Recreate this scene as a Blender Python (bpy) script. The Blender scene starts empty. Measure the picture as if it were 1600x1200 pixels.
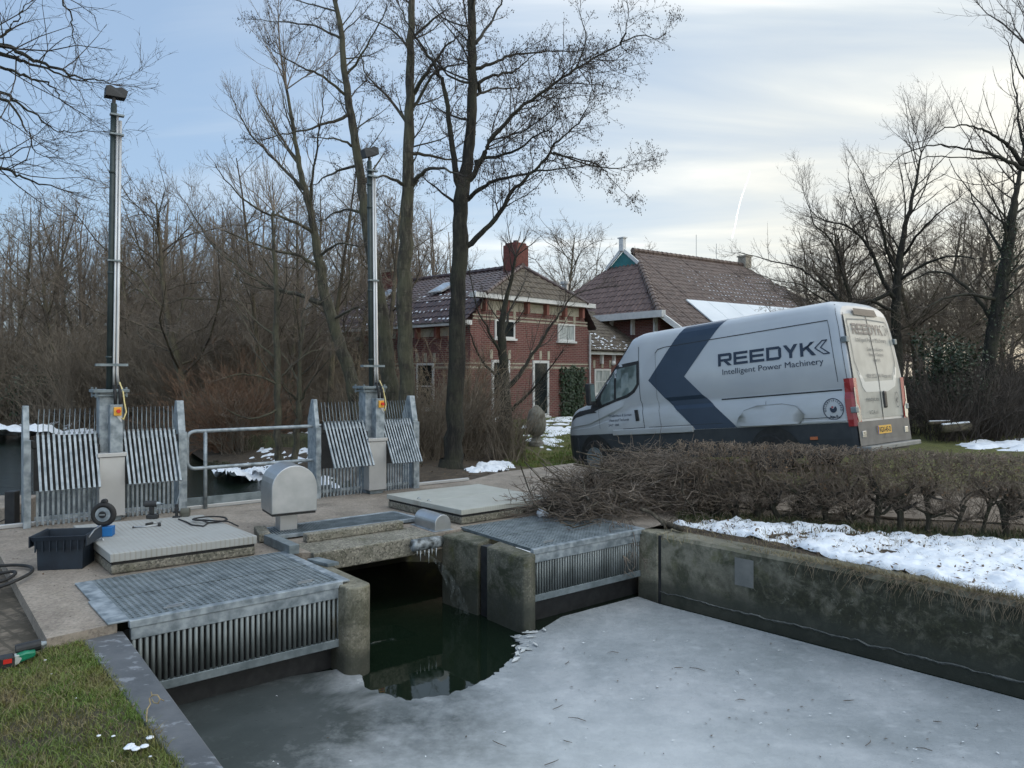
import bpy, bmesh, math, random
import numpy as np
from mathutils import Vector, Matrix, geometry
random.seed(11); RNG = np.random.default_rng(5)
S = bpy.context.scene
COL = S.collection
H, F, HOR = 1.75, 1180.0, 580.0          # eye height, focal length and horizon of the photograph (1600 px wide)
V = Vector
def g(px, py, z=0.0):                     # photo pixel -> point of the level z
    Y = (H - z) * F / (py - HOR); return V(((px - 800) / F * Y, Y, z))
def at(px, py, Y):                        # photo pixel -> point at distance Y
    return V(((px - 800) / F * Y, Y, H + (HOR - py) / F * Y))
def lin(c):
    return tuple(((v/255)/12.92 if v/255 <= .04045 else ((v/255+.055)/1.055)**2.4) for v in c)
# ---------------------------------------------------------------- tags
def tag(o, label=None, cat=None, group=None, kind=None):
    if label: o['label'] = label
    if cat: o['category'] = cat
    if group: o['group'] = group
    if kind: o['kind'] = kind
    return o
def empty(name, loc=(0, 0, 0), rz=0, label=None, cat=None, group=None):
    o = bpy.data.objects.new(name, None); COL.objects.link(o)
    o.location = loc; o.rotation_euler = (0, 0, rz); o.empty_display_size = .1
    return tag(o, label, cat, group)
def link(name, me, mat, parent=None, smooth=False, bevel=0):
    if mat is not None:
        for m in (mat if isinstance(mat, (list, tuple)) else [mat]): me.materials.append(m)
    if smooth: me.polygons.foreach_set('use_smooth', np.ones(len(me.polygons), dtype=bool))
    o = bpy.data.objects.new(name, me); COL.objects.link(o)
    if parent is not None: o.parent = parent
    if bevel:
        b = o.modifiers.new('edge', 'BEVEL'); b.width = bevel; b.segments = 2; b.limit_method = 'ANGLE'; b.angle_limit = .6
    return o
def arr_mesh(name, co, quads):
    me = bpy.data.meshes.new(name); k = quads.shape[1]
    me.vertices.add(len(co)); me.vertices.foreach_set('co', np.asarray(co, dtype=np.float32).ravel())
    me.loops.add(quads.size); me.loops.foreach_set('vertex_index', np.asarray(quads, dtype=np.int32).ravel())
    me.polygons.add(len(quads)); me.polygons.foreach_set('loop_start', np.arange(0, quads.size, k, dtype=np.int32))
    me.update(calc_edges=True); return me
class MB:                                  # collects shapes into one mesh
    def __init__(s): s.v = []; s.f = []
    def add(s, vs, fs):
        n = len(s.v); s.v += [tuple(v) for v in vs]; s.f += [tuple(i + n for i in f) for f in fs]; return s
    def frame(s, o, a, b, c):              # parallelepiped from a corner and three edges
        o, a, b, c = V(o), V(a), V(b), V(c)
        if a.cross(b).dot(c) < 0: a, b = b, a
        return s.add([o, o+a, o+a+b, o+b, o+c, o+a+c, o+a+b+c, o+b+c],
                     [(0, 3, 2, 1), (4, 5, 6, 7), (0, 1, 5, 4), (1, 2, 6, 5), (2, 3, 7, 6), (3, 0, 4, 7)])
    def box(s, x0, x1, y0, y1, z0, z1):
        return s.frame((x0, y0, z0), (x1-x0, 0, 0), (0, y1-y0, 0), (0, 0, z1-z0))
    def bar(s, p, q, w, h, up=(0, 0, 1)):  # bar of section w x h from p to q
        p, q = V(p), V(q); d = q - p; a = d.cross(V(up))
        if a.length < 1e-6: a = d.cross(V((1, 0, 0)))
        a.normalize(); b = a.cross(d).normalized()
        return s.frame(p - a*w/2 - b*h/2, a*w, b*h, d)
    def prism(s, pts, ext):
        pts = [V(p) for p in pts]; e = V(ext); n = len(pts)
        nrm = V((0, 0, 0))
        for i in range(n): nrm += pts[i].cross(pts[(i+1) % n])
        if nrm.dot(e) < 0: pts = pts[::-1]
        return s.add(pts + [p + e for p in pts], [tuple(range(n-1, -1, -1)), tuple(range(n, 2*n))] + [(i, (i+1) % n, n+(i+1) % n, n+i) for i in range(n)])
    def poly(s, pts): return s.add(pts, [tuple(range(len(pts)))])
    def tube(s, pts, r, k=8, closed=False, caps=True):
        pts = [V(p) for p in pts]; n = len(pts); rr = r if isinstance(r, (list, tuple)) else [r]*n
        vs = []; prev = None
        for i, p in enumerate(pts):
            t = (pts[(i+1) % n] - pts[i-1]) if closed else (pts[min(i+1, n-1)] - pts[max(i-1, 0)])
            t.normalize()
            if prev is None:
                a = t.cross(V((0, 0, 1)));
                if a.length < 1e-3: a = t.cross(V((1, 0, 0)))
            else: a = prev - t*prev.dot(t)
            a.normalize(); prev = a; b = t.cross(a)
            vs += [p + (a*math.cos(2*math.pi*j/k) + b*math.sin(2*math.pi*j/k))*rr[i] for j in range(k)]
        fs = [(i*k+j, i*k+(j+1) % k, (i+1)*k+(j+1) % k, (i+1)*k+j) for i in range(n-1) for j in range(k)]
        if closed: fs += [((n-1)*k+j, (n-1)*k+(j+1) % k, (j+1) % k, j) for j in range(k)]
        elif caps: fs += [tuple(range(k-1, -1, -1)), tuple((n-1)*k+j for j in range(k))]
        return s.add(vs, fs)
    def cyl(s, p, q, r, k=12, r2=None): return s.tube([p, q], [r, r if r2 is None else r2], k)
    def lathe(s, prof, k=16, o=(0, 0, 0)):
        o = V(o); vs = [o + V((r*math.cos(2*math.pi*j/k), r*math.sin(2*math.pi*j/k), z)) for r, z in prof for j in range(k)]
        n = len(prof)
        return s.add(vs, [(i*k+j, i*k+(j+1) % k, (i+1)*k+(j+1) % k, (i+1)*k+j) for i in range(n-1) for j in range(k)] + [tuple(range(k-1, -1, -1)), tuple((n-1)*k+j for j in range(k))])
    def xf(s, m, start=0):
        for i in range(start, len(s.v)): s.v[i] = tuple(m @ V(s.v[i]))
        return s
    def build(s, name, mat, parent=None, smooth=False, bevel=0):
        me = bpy.data.meshes.new(name); me.from_pydata(s.v, [], s.f); me.update()
        return link(name, me, mat, parent, smooth, bevel)
class Tubes:                               # thousands of tapered twigs as one mesh
    def __init__(s): s.g = {}
    def add(s, pts, rad, k=3): s.g.setdefault((len(pts), k), []).append((pts, rad))
    def count(s): return sum(len(v) for v in s.g.values())
    def arrays(s):
        cos, qs, off = [], [], 0
        for (n, k), L in s.g.items():
            P = np.array([[(p[0], p[1], p[2]) for p in a[0]] for a in L], dtype=np.float64); R = np.array([a[1] for a in L], dtype=np.float64)
            T = np.gradient(P, axis=1); T /= np.linalg.norm(T, axis=2, keepdims=True) + 1e-9
            ref = np.where(np.abs(T[..., 2:3]) > .9, np.array([1., .1, 0]), np.array([.1, .05, 1.]))
            A = np.cross(T, ref); A /= np.linalg.norm(A, axis=2, keepdims=True) + 1e-9; B = np.cross(T, A)
            th = np.arange(k)*2*np.pi/k
            ring = P[:, :, None, :] + R[:, :, None, None]*(A[:, :, None, :]*np.cos(th)[None, None, :, None] + B[:, :, None, :]*np.sin(th)[None, None, :, None])
            m = len(L); cos.append(ring.reshape(-1, 3))
            base = (np.arange(m)*n*k)[:, None, None] + (np.arange(n-1)*k)[None, :, None]; j = np.arange(k)[None, None, :]; j2 = (j+1) % k
            q = np.stack([base+j, base+j2, base+k+j2, base+k+j], axis=-1).reshape(-1, 4) + off
            qs.append(q); off += m*n*k
        return np.concatenate(cos), np.concatenate(qs)
    def build(s, name, mat, parent=None, smooth=True):
        co, q = s.arrays(); return link(name, arr_mesh(name, co, q), mat, parent, smooth)
def copy_tree(o, parent=None):
    c = o.copy(); COL.objects.link(c)
    if parent is not None: c.parent = parent
    for ch in list(o.children): copy_tree(ch, c)
    return c
# ---------------------------------------------------------------- noise
_perm = RNG.random((256, 256))
def vnoise(x, y):
    x = np.asarray(x, float); y = np.asarray(y, float)
    xi = np.floor(x).astype(int); yi = np.floor(y).astype(int); fx = x-xi; fy = y-yi
    fx = fx*fx*(3-2*fx); fy = fy*fy*(3-2*fy)
    def p(i, j): return _perm[i & 255, j & 255]
    return (p(xi, yi)*(1-fx)+p(xi+1, yi)*fx)*(1-fy)+(p(xi, yi+1)*(1-fx)+p(xi+1, yi+1)*fx)*fy
def fbm(x, y, o=4):
    s = 0; a = .5; f = 1.
    for _ in range(o): s = s + a*vnoise(np.asarray(x)*f+17.3*_, np.asarray(y)*f+9.1*_); a *= .5; f *= 2.03
    return s
# ---------------------------------------------------------------- materials
MATS = {}
def nodes(name):
    m = bpy.data.materials.new(name); m.use_nodes = True; nt = m.node_tree; b = nt.nodes['Principled BSDF']
    MATS[name] = m; return m, nt, b
def nd(nt, t, **kw):
    n = nt.nodes.new(t)
    for k, v in kw.items(): setattr(n, k, v)
    return n
def ramp(nt, fac, stops):
    r = nd(nt, 'ShaderNodeValToRGB'); e = r.color_ramp.elements
    while len(e) < len(stops): e.new(.5)
    for i, (p, c) in enumerate(stops):
        e[i].position = p; e[i].color = (*c[:3], 1) if not isinstance(c, (int, float)) else (c, c, c, 1)
    nt.links.new(fac, r.inputs[0]); return r.outputs[0]
def noise(nt, vec, scale, detail=5, rough=.55, dist=0.):
    n = nd(nt, 'ShaderNodeTexNoise'); n.inputs['Scale'].default_value = scale; n.inputs['Detail'].default_value = detail
    n.inputs['Roughness'].default_value = rough; n.inputs['Distortion'].default_value = dist
    nt.links.new(vec, n.inputs['Vector']); return n.outputs[0]
def mix(nt, fac, a, b, mode='MIX'):
    n = nd(nt, 'ShaderNodeMix', data_type='RGBA', blend_type=mode)
    for i, x in ((0, fac), (6, a), (7, b)):
        if isinstance(x, (int, float)): n.inputs[i].default_value = x
        elif isinstance(x, tuple): n.inputs[i].default_value = (*x[:3], 1)
        else: nt.links.new(x, n.inputs[i])
    return n.outputs[2]
def math_(nt, op, a, b=None, clamp=False):
    n = nd(nt, 'ShaderNodeMath', operation=op, use_clamp=clamp)
    for i, x in ((0, a), (1, b)):
        if x is None: continue
        if isinstance(x, (int, float)): n.inputs[i].default_value = x
        else: nt.links.new(x, n.inputs[i])
    return n.outputs[0]
def coords(nt, world=False):
    if world: return nd(nt, 'ShaderNodeNewGeometry').outputs['Position']
    return nd(nt, 'ShaderNodeTexCoord').outputs['Object']
def bump(nt, b, h, strength=.3, dist=.01):
    n = nd(nt, 'ShaderNodeBump'); n.inputs['Strength'].default_value = strength; n.inputs['Distance'].default_value = dist
    nt.links.new(h, n.inputs['Height']); nt.links.new(n.outputs[0], b.inputs['Normal'])
def mapping(nt, vec, scale, rot=(0, 0, 0)):
    m = nd(nt, 'ShaderNodeMapping'); m.inputs['Scale'].default_value = scale; m.inputs['Rotation'].default_value = rot
    nt.links.new(vec, m.inputs[0]); return m.outputs[0]
def M(name, c1, c2=None, scale=6, rough=.7, metal=0., bmp=0., bscale=60, bdist=.004, world=False, spec=.5, lo=.35, hi=.65, stretch=None, c3=None, r2=None, coat=0.):
    if name in MATS: return MATS[name]
    m, nt, b = nodes(name); vec = coords(nt, world)
    if stretch: vec = mapping(nt, vec, stretch)
    b.inputs['Roughness'].default_value = rough; b.inputs['Metallic'].default_value = metal
    b.inputs['Specular IOR Level'].default_value = spec; b.inputs['Coat Weight'].default_value = coat
    if c2 is None: b.inputs['Base Color'].default_value = (*c1, 1)
    else:
        n = noise(nt, vec, scale); st = [(lo, c1), (hi, c2)] + ([(min(hi+.12, 1), c3)] if c3 else [])
        nt.links.new(ramp(nt, n, st), b.inputs['Base Color'])
        if r2 is not None: nt.links.new(ramp(nt, n, [(lo, rough), (hi, r2)]), b.inputs['Roughness'])
    if bmp: bump(nt, b, noise(nt, vec, bscale, 6), bmp, bdist)
    return m
def concrete(name, c1, c2, moss=0., wet=None, pebble=0., grow=False):
    """weathered concrete: blotches, pores, exposed pebbles, algae and a wet band near the water line"""
    m, nt, b = nodes(name); P = coords(nt, True); b.inputs['Roughness'].default_value = .85
    col = ramp(nt, noise(nt, P, 2.2, 8, .65), [(.3, c1), (.7, c2)])
    col = mix(nt, math_(nt, 'MULTIPLY', ramp(nt, noise(nt, P, 30, 6, .7), [(.4, 0.), (.75, 1.)]), .45), col, tuple(x*.45 for x in c1))
    col = mix(nt, math_(nt, 'MULTIPLY', ramp(nt, noise(nt, P, .9, 7, .62, .8), [(.46, 0.), (.62, 1.)]), .42), col, tuple(x*.42 for x in c1))
    if pebble:
        v = nd(nt, 'ShaderNodeTexVoronoi'); v.inputs['Scale'].default_value = 65; nt.links.new(P, v.inputs['Vector'])
        hs = nd(nt, 'ShaderNodeSeparateColor'); nt.links.new(v.outputs['Color'], hs.inputs[0])
        col = mix(nt, math_(nt, 'MULTIPLY', ramp(nt, hs.outputs[0], [(.2, 1.), (.35, 0.)]), pebble), col, (.03, .028, .025))
        col = mix(nt, math_(nt, 'MULTIPLY', ramp(nt, hs.outputs[1], [(.75, 0.), (.9, 1.)]), pebble*.7), col, (.5, .46, .38))
    if moss:
        col = mix(nt, math_(nt, 'MULTIPLY', ramp(nt, noise(nt, P, 3.1, 9, .7, .4), [(.47, 0.), (.6, 1.)]), moss), col, (.018, .024, .008))
        col = mix(nt, math_(nt, 'MULTIPLY', ramp(nt, noise(nt, P, 5.3, 6, .6), [(.55, 0.), (.7, 1.)]), moss*.7), col, (.075, .08, .02))
    if grow:                                # thick moss on the downstream stretch, lichen crusts and root stains
        sx_ = nd(nt, 'ShaderNodeSeparateXYZ'); nt.links.new(P, sx_.inputs[0])
        gx = ramp(nt, math_(nt, 'ADD', math_(nt, 'MULTIPLY', sx_.outputs[0], .12), math_(nt, 'MULTIPLY', noise(nt, P, 4, 6, .65), .22)), [(.33, 0.), (.42, 1.)])
        gx = math_(nt, 'MULTIPLY', gx, ramp(nt, noise(nt, P, 7, 9, .75, .5), [(.36, .35), (.52, 1.)]))
        mossc = ramp(nt, noise(nt, P, 22, 8, .75), [(.35, (.008, .009, .005)), (.55, (.022, .024, .011)), (.75, (.06, .05, .03))])
        gn = nd(nt, 'ShaderNodeSeparateXYZ'); nt.links.new(nd(nt, 'ShaderNodeNewGeometry').outputs['Normal'], gn.inputs[0])
        gx = math_(nt, 'MULTIPLY', gx, ramp(nt, gn.outputs[2], [(.3, 1.), (.7, .25)]))
        col = mix(nt, math_(nt, 'MULTIPLY', gx, .93), col, mossc)
        col = mix(nt, math_(nt, 'MULTIPLY', ramp(nt, noise(nt, P, 13, 9, .75, 1.), [(.585, 0.), (.65, 1.)]), .5), col, (.2, .2, .16))
    if wet is not None:
        z = nd(nt, 'ShaderNodeSeparateXYZ'); nt.links.new(P, z.inputs[0])
        zz = math_(nt, 'ADD', z.outputs[2], math_(nt, 'MULTIPLY', noise(nt, P, 4, 5), .16))
        f = ramp(nt, math_(nt, 'SUBTRACT', zz, wet), [(.0, 1.), (.12, 0.)])
        col = mix(nt, math_(nt, 'MULTIPLY', f, .8), col, (.032, .036, .028))
    nt.links.new(col, b.inputs['Base Color'])
    h = math_(nt, 'ADD', noise(nt, P, 90, 4, .7), math_(nt, 'MULTIPLY', noise(nt, P, 14, 5), 1.5))
    bump(nt, b, h, .5, .006); return m
CONC = concrete('pale_concrete', (.2, .18, .14), (.33, .3, .24), moss=.25, pebble=.5)
CONC_WALL = concrete('canal_wall_concrete', (.14, .135, .105), (.28, .26, .2), moss=.75, wet=-.46, grow=True)
CONC_PIER = concrete('pier_concrete', (.17, .16, .12), (.31, .29, .22), moss=.55, wet=-.5, pebble=.25)
CONC_PIER2 = concrete('mossy_pier_concrete', (.10, .1, .075), (.21, .2, .155), moss=.85, wet=-.42, pebble=.2)
CONC_BEAM = concrete('beam_concrete', (.17, .16, .125), (.30, .28, .235), moss=.35, pebble=.55)
DECK = concrete('deck_concrete', (.24, .20, .165), (.40, .345, .29), moss=.12, pebble=.25)
GALV = M('galvanised_steel', (.17, .205, .23), (.40, .445, .48), scale=11, rough=.5, metal=.5, bmp=.08, bscale=35, r2=.62)
GALV_D = M('dull_galvanised_steel', (.13, .16, .175), (.25, .29, .31), scale=7, rough=.55, metal=.45, bmp=.1, bscale=30)
GALV_R = M('rack_bar_steel', (.10, .115, .115), (.23, .255, .255), scale=6, rough=.55, metal=.4, stretch=(1, 1, .35), c3=(.17, .15, .11))
STAIN = M('brushed_stainless_steel', (.40, .42, .435), (.5, .515, .53), scale=5, rough=.36, metal=.85, bmp=.05, bscale=20)
STAIN2 = M('stainless_sheet', (.47, .475, .48), (.55, .555, .56), scale=3, rough=.42, metal=.6)
BLACK = M('black_plastic', (.012, .013, .015), (.025, .026, .028), scale=12, rough=.55, bmp=.1, bscale=200)
RUBBER = M('black_rubber', (.01, .01, .01), (.02, .02, .021), scale=20, rough=.7)
DARKGREEN = M('dark_grey_green_paint', (.018, .03, .03), (.035, .05, .05), scale=8, rough=.5)
YELLOW = M('yellow_plastic', (.7, .33, .03), (.78, .4, .05), scale=8, rough=.5)
RED = M('red_plastic', (.5, .02, .015), (.6, .03, .02), scale=8, rough=.4)
SNOW = M('snow', (.70, .74, .80), (.82, .85, .89), scale=14, rough=.75, bmp=.6, bscale=45, bdist=.01, world=True)
# ================================================================= camera, light, sky
cam = bpy.data.cameras.new('camera'); co = bpy.data.objects.new('camera', cam); COL.objects.link(co); S.camera = co
co.location = (0, 0, H); co.rotation_euler = (math.pi/2, 0, 0)
cam.sensor_width = 36; cam.lens = F/1600*36; cam.shift_y = -(600-HOR)/1600; cam.clip_end = 9000; cam.clip_start = .05
SUN_AZ, SUN_EL = math.radians(53), math.radians(11)
sun = bpy.data.lights.new('sun', 'SUN'); so = bpy.data.objects.new('sun', sun); COL.objects.link(so)
sun.energy = .75; sun.angle = math.radians(16); sun.color = (1, .86, .68)
sd = V((math.sin(SUN_AZ)*math.cos(SUN_EL), math.cos(SUN_AZ)*math.cos(SUN_EL), math.sin(SUN_EL)))
so.rotation_euler = sd.to_track_quat('Z', 'Y').to_euler()
W = bpy.data.worlds.new('World'); S.world = W; W.use_nodes = True; nt = W.node_tree; nt.nodes.clear()
sky = nd(nt, 'ShaderNodeTexSky', sky_type='NISHITA'); sky.sun_disc = False; sky.sun_elevation = SUN_EL; sky.sun_rotation = SUN_AZ
sky.air_density = 1.0; sky.dust_density = .6; sky.ozone_density = 2.0
bg = nd(nt, 'ShaderNodeBackground'); bg.inputs[1].default_value = .13; nt.links.new(sky.outputs[0], bg.inputs[0])
dirv = nd(nt, 'ShaderNodeTexCoord').outputs['Generated']
sep = nd(nt, 'ShaderNodeSeparateXYZ'); nt.links.new(dirv, sep.inputs[0])
zz = math_(nt, 'ADD', math_(nt, 'MAXIMUM', sep.outputs[2], 0.), .16)
cx = math_(nt, 'DIVIDE', sep.outputs[0], zz); cy = math_(nt, 'DIVIDE', sep.outputs[1], zz)
cmb = nd(nt, 'ShaderNodeCombineXYZ'); nt.links.new(cx, cmb.inputs[0]); nt.links.new(cy, cmb.inputs[1])
streak = noise(nt, mapping(nt, cmb.outputs[0], (.5, 1.9, 1), (0, 0, math.radians(-8))), 1.0, 7, .52, .6)
soft = noise(nt, mapping(nt, cmb.outputs[0], (.16, .35, 1)), 1.0, 3, .5, .2)
# veil of high cloud: none over the left, thick to the right
side = ramp(nt, math_(nt, 'ADD', math_(nt, 'MULTIPLY', sep.outputs[0], .7), .5), [(.2, -.30), (.5, .48), (.72, .92)])
amt = math_(nt, 'ADD', side, math_(nt, 'MULTIPLY', math_(nt, 'SUBTRACT', streak, .5), 1.1))
amt = math_(nt, 'ADD', amt, math_(nt, 'MULTIPLY', math_(nt, 'SUBTRACT', soft, .5), .9), True)
cloudcol = ramp(nt, streak, [(.3, (.36, .43, .51)), (.5, (.54, .59, .62)), (.72, (.88, .88, .85))])
lift = math_(nt, 'ADD', ramp(nt, sep.outputs[2], [(.46, 0.), (.8, 1.)]), math_(nt, 'MULTIPLY', ramp(nt, math_(nt, 'MULTIPLY', sep.outputs[1], -1.), [(.05, 0.), (.5, 1.)]), .8)); lift = math_(nt, 'ADD', math_(nt, 'MULTIPLY', lift, 1.15), 1.); cloudcol = mix(nt, 1., cloudcol, lift, 'MULTIPLY')  # sky overhead and behind the camera brightened, added as unseen fill for the ground
low = ramp(nt, sep.outputs[2], [(.05, 1.), (.42, 0.)])
sunny = ramp(nt, math_(nt, 'ADD', math_(nt, 'MULTIPLY', sep.outputs[0], .5), .5), [(.45, 0.), (.78, 1.)])
warm = math_(nt, 'MULTIPLY', math_(nt, 'MULTIPLY', low, sunny), .85)
cloudcol = mix(nt, warm, cloudcol, (.88, .80, .61))
bg2 = nd(nt, 'ShaderNodeBackground'); nt.links.new(cloudcol, bg2.inputs[0]); bg2.inputs[1].default_value = 1.0
# thin pale veil everywhere
bg3 = nd(nt, 'ShaderNodeBackground'); bg3.inputs[0].default_value = (.37, .50, .70, 1); bg3.inputs[1].default_value = 1.0
m1 = nd(nt, 'ShaderNodeMixShader'); m1.inputs[0].default_value = .55
nt.links.new(bg.outputs[0], m1.inputs[1]); nt.links.new(bg3.outputs[0], m1.inputs[2])
m2 = nd(nt, 'ShaderNodeMixShader'); nt.links.new(amt, m2.inputs[0]); nt.links.new(m1.outputs[0], m2.inputs[1]); nt.links.new(bg2.outputs[0], m2.inputs[2])
out = nd(nt, 'ShaderNodeOutputWorld'); nt.links.new(m2.outputs[0], out.inputs[0])
S.view_settings.view_transform = 'Standard'; S.view_settings.look = 'None'; S.view_settings.gamma = 1; S.view_settings.exposure = .52
S.render.engine = 'CYCLES'; S.cycles.use_adaptive_sampling = True; S.cycles.adaptive_threshold = .035; S.cycles.adaptive_min_samples = 48; S.cycles.max_bounces = 6; S.cycles.diffuse_bounces = 3; S.cycles.glossy_bounces = 3; S.cycles.transparent_max_bounces = 6
S.cycles.caustics_reflective = False; S.cycles.caustics_refractive = False
# ================================================================= terrain
UV_ = V((.79, .61, 0)).normalized(); VV_ = V((-.64, .77, 0)).normalized()      # across the weir, upstream
WZ, UZ = -.72, -.35                                                             # water levels below and above the weir
RAIL0, RAIL1 = g(0, 827), g(740, 750)
RD = (RAIL1-RAIL0).normalized(); RN = V((-RD.y, RD.x, 0))                       # along the kerb rail, and upstream of it
SHORE = [V(p) for p in ((-60, 33, 0), (-30, 28, 0), (-16.8, 24.8, 0), (-13, 23.4, 0), (-9.6, 20.6, 0), (-7.9, 18.6, 0), (-6.9, 16.9, 0), (-5.9, 15.9, 0), (-4.86, 15.1, 0), (-3.8, 14.3, 0), (-2.85, 13.2, 0), (-2.1, 12.4, 0))]
def segdist(x, y, a, b):
    ax, ay, bx, by = a[0], a[1], b[0], b[1]; t = ((x-ax)*(bx-ax)+(y-ay)*(by-ay))/((bx-ax)**2+(by-ay)**2); t = max(0, min(1, t))
    return math.hypot(x-ax-t*(bx-ax), y-ay-t*(by-ay))
def sm(a, b, x): t = max(0, min(1, (x-a)/(b-a))); return t*t*(3-2*t)
def zbase(x, y):
    z = -.03 - .33*math.exp(-((x-1.2)**2+(y-17)**2)/9) + .14*sm(20, 25, y) + .12*math.exp(-((x-5.6)**2+(y-11.5)**2)/8)
    return z
def zfunc(x, y):
    d = min(segdist(x, y, SHORE[i], SHORE[i+1]) for i in range(len(SHORE)-1))
    z = zbase(x, y); w = sm(0, 1.6, d)
    z = (UZ+.1)*(1-w) + z*w
    if x < -2: z += .18*w*sm(0, 4, d)*sm(-2, -5, x)
    return z + (float(fbm(x*1.3, y*1.3))-.47)*.10*w
def patch(name, poly, res, zf, mat, holes=(), kind='structure', jitter=.3, skirt=None, label=None):
    """triangulated sheet over a polygon, with optional holes"""
    pts = []; edges = []
    def ring(P):
        n0 = len(pts); loop = []
        for i in range(len(P)):
            a, b = V(P[i]).to_2d(), V(P[(i+1) % len(P)]).to_2d(); n = max(1, int((b-a).length/res))
            for k in range(n): loop.append(a.lerp(b, k/n))
        pts.extend(loop); m = len(loop); edges.extend((n0+i, n0+(i+1) % m) for i in range(m)); return list(range(n0, n0+m))
    outer = ring(poly); hs = [ring(h) for h in holes]
    def inside(x, y, P):
        c = False; j = len(P)-1
        for i in range(len(P)):
            xi, yi, xj, yj = P[i][0], P[i][1], P[j][0], P[j][1]
            if (yi > y) != (yj > y) and x < (xj-xi)*(y-yi)/(yj-yi)+xi: c = not c
            j = i
        return c
    xs = [p[0] for p in poly]; ys = [p[1] for p in poly]
    x = min(xs)
    while x < max(xs):
        y = min(ys)
        while y < max(ys):
            q = (x+random.uniform(-jitter, jitter)*res, y+random.uniform(-jitter, jitter)*res)
            if inside(*q, poly) and not any(inside(*q, h) for h in holes): pts.append(V(q))
            y += res
        x += res
    r = geometry.delaunay_2d_cdt(pts, edges, [], 0, 1e-5)
    vs, fs = r[0], r[2]; out = []
    for f in fs:
        cx = sum(vs[i].x for i in f)/len(f); cy = sum(vs[i].y for i in f)/len(f)
        if inside(cx, cy, poly) and not any(inside(cx, cy, h) for h in holes): out.append(tuple(f))
    mb = MB(); mb.add([(v.x, v.y, zf(v.x, v.y)) for v in vs], out)
    if skirt:
        for P, d in [(poly, skirt[0])]+[(h, skirt[1]) for h in holes]:
            for i in range(len(P)):
                a, b = P[i], P[(i+1) % len(P)]; za, zb = zf(a[0], a[1]), zf(b[0], b[1])
                mb.poly([(a[0], a[1], za), (b[0], b[1], zb), (b[0], b[1], zb-d), (a[0], a[1], za-d)])
        if len(skirt) > 2:
            mb.add([(v.x, v.y, zf(v.x, v.y)-skirt[0]) for v in vs], [f[::-1] for f in out])
    o = mb.build(name, mat); tag(o, kind=kind)
    bm = bmesh.new(); bm.from_mesh(o.data); bmesh.ops.recalc_face_normals(bm, faces=bm.faces) if skirt and len(skirt) > 2 else None; bm.to_mesh(o.data); bm.free()
    return o
# ground material: leaf litter, earth, winter grass by place
m, nt, b = nodes('winter_ground'); P = coords(nt, True); b.inputs['Roughness'].default_value = .95
earth = ramp(nt, noise(nt, P, 6, 9, .7), [(.3, (.035, .026, .018)), (.55, (.075, .055, .036)), (.75, (.13, .095, .06))])
grassc = ramp(nt, noise(nt, P, 9, 8, .7), [(.3, (.05, .055, .015)), (.55, (.10, .105, .022)), (.8, (.17, .16, .05))])
sp = nd(nt, 'ShaderNodeSeparateXYZ'); nt.links.new(P, sp.inputs[0])
fx = math_(nt, 'MULTIPLY', ramp(nt, math_(nt, 'ADD', math_(nt, 'MULTIPLY', sp.outputs[0], .05), .5), [(.49, 0.), (.54, 1.)]), ramp(nt, math_(nt, 'MULTIPLY', sp.outputs[1], .01), [(.105, 0.), (.118, 1.)]))
fx = math_(nt, 'MULTIPLY', fx, ramp(nt, math_(nt, 'MULTIPLY', sp.outputs[1], .01), [(.30, 1.), (.34, 0.)]))
gm = math_(nt, 'MULTIPLY', fx, ramp(nt, noise(nt, P, .9, 6), [(.3, .55), (.5, 1.)]))
col = mix(nt, gm, earth, grassc)
nt.links.new(col, b.inputs['Base Color']); bump(nt, b, noise(nt, P, 30, 8, .75), .9, .03)
GROUND = m
WALLR = [V((1.40, 8.36, 0)), V((1.62, 8.07, 0)), V((3.89, 5.74, 0)), V((9.9, -.45, 0)), V((13, -3.7, 0))]
back = V((.2, .2, 0))
far = [WALLR[0]+back, WALLR[2]+back, WALLR[4]+back, V((90, -4, 0)), V((90, 160, 0)), V((-120, 160, 0)), V((-120, 40, 0))] + SHORE + [V((-1.3, 11.45, 0)), V((-.9, 10.9, 0)), V((.95, 9.75, 0)), V((1.3, 9.2, 0))]
near = [p for p in far]
# near part fine, distant part coarse: one sheet, two resolutions
Yc = 30
nearP = [WALLR[0]+back, WALLR[2]+back, WALLR[4]+back, V((22, -4, 0)), V((22, Yc, 0)), V((-24, Yc, 0)), V((-24, 26.8, 0))] + SHORE[2:] + far[-4:]
farP = [V((22, Yc, 0)), V((22, -4, 0)), V((120, -4, 0)), V((120, 400, 0)), V((-200, 400, 0)), V((-200, 60, 0)), V((-60, 33, 0)), V((-30, 28, 0)), V((-24, 26.8, 0)), V((-24, Yc, 0))]
g1 = patch('ground', nearP, .42, zfunc, GROUND)
g2 = patch('ground', farP, 9, lambda x, y: zfunc(x, y) if y < 34 and abs(x) < 26 else .15 + (.18 if x < -5 else 0) - (.45 if y < 36 and x < -25 else 0), GROUND)
bmx = bmesh.new(); bmx.from_mesh(g1.data); bmx.from_mesh(g2.data); bmx.to_mesh(g1.data); bmx.free(); bpy.data.objects.remove(g2)
g1.data.polygons.foreach_set('use_smooth', np.ones(len(g1.data.polygons), dtype=bool))
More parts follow.
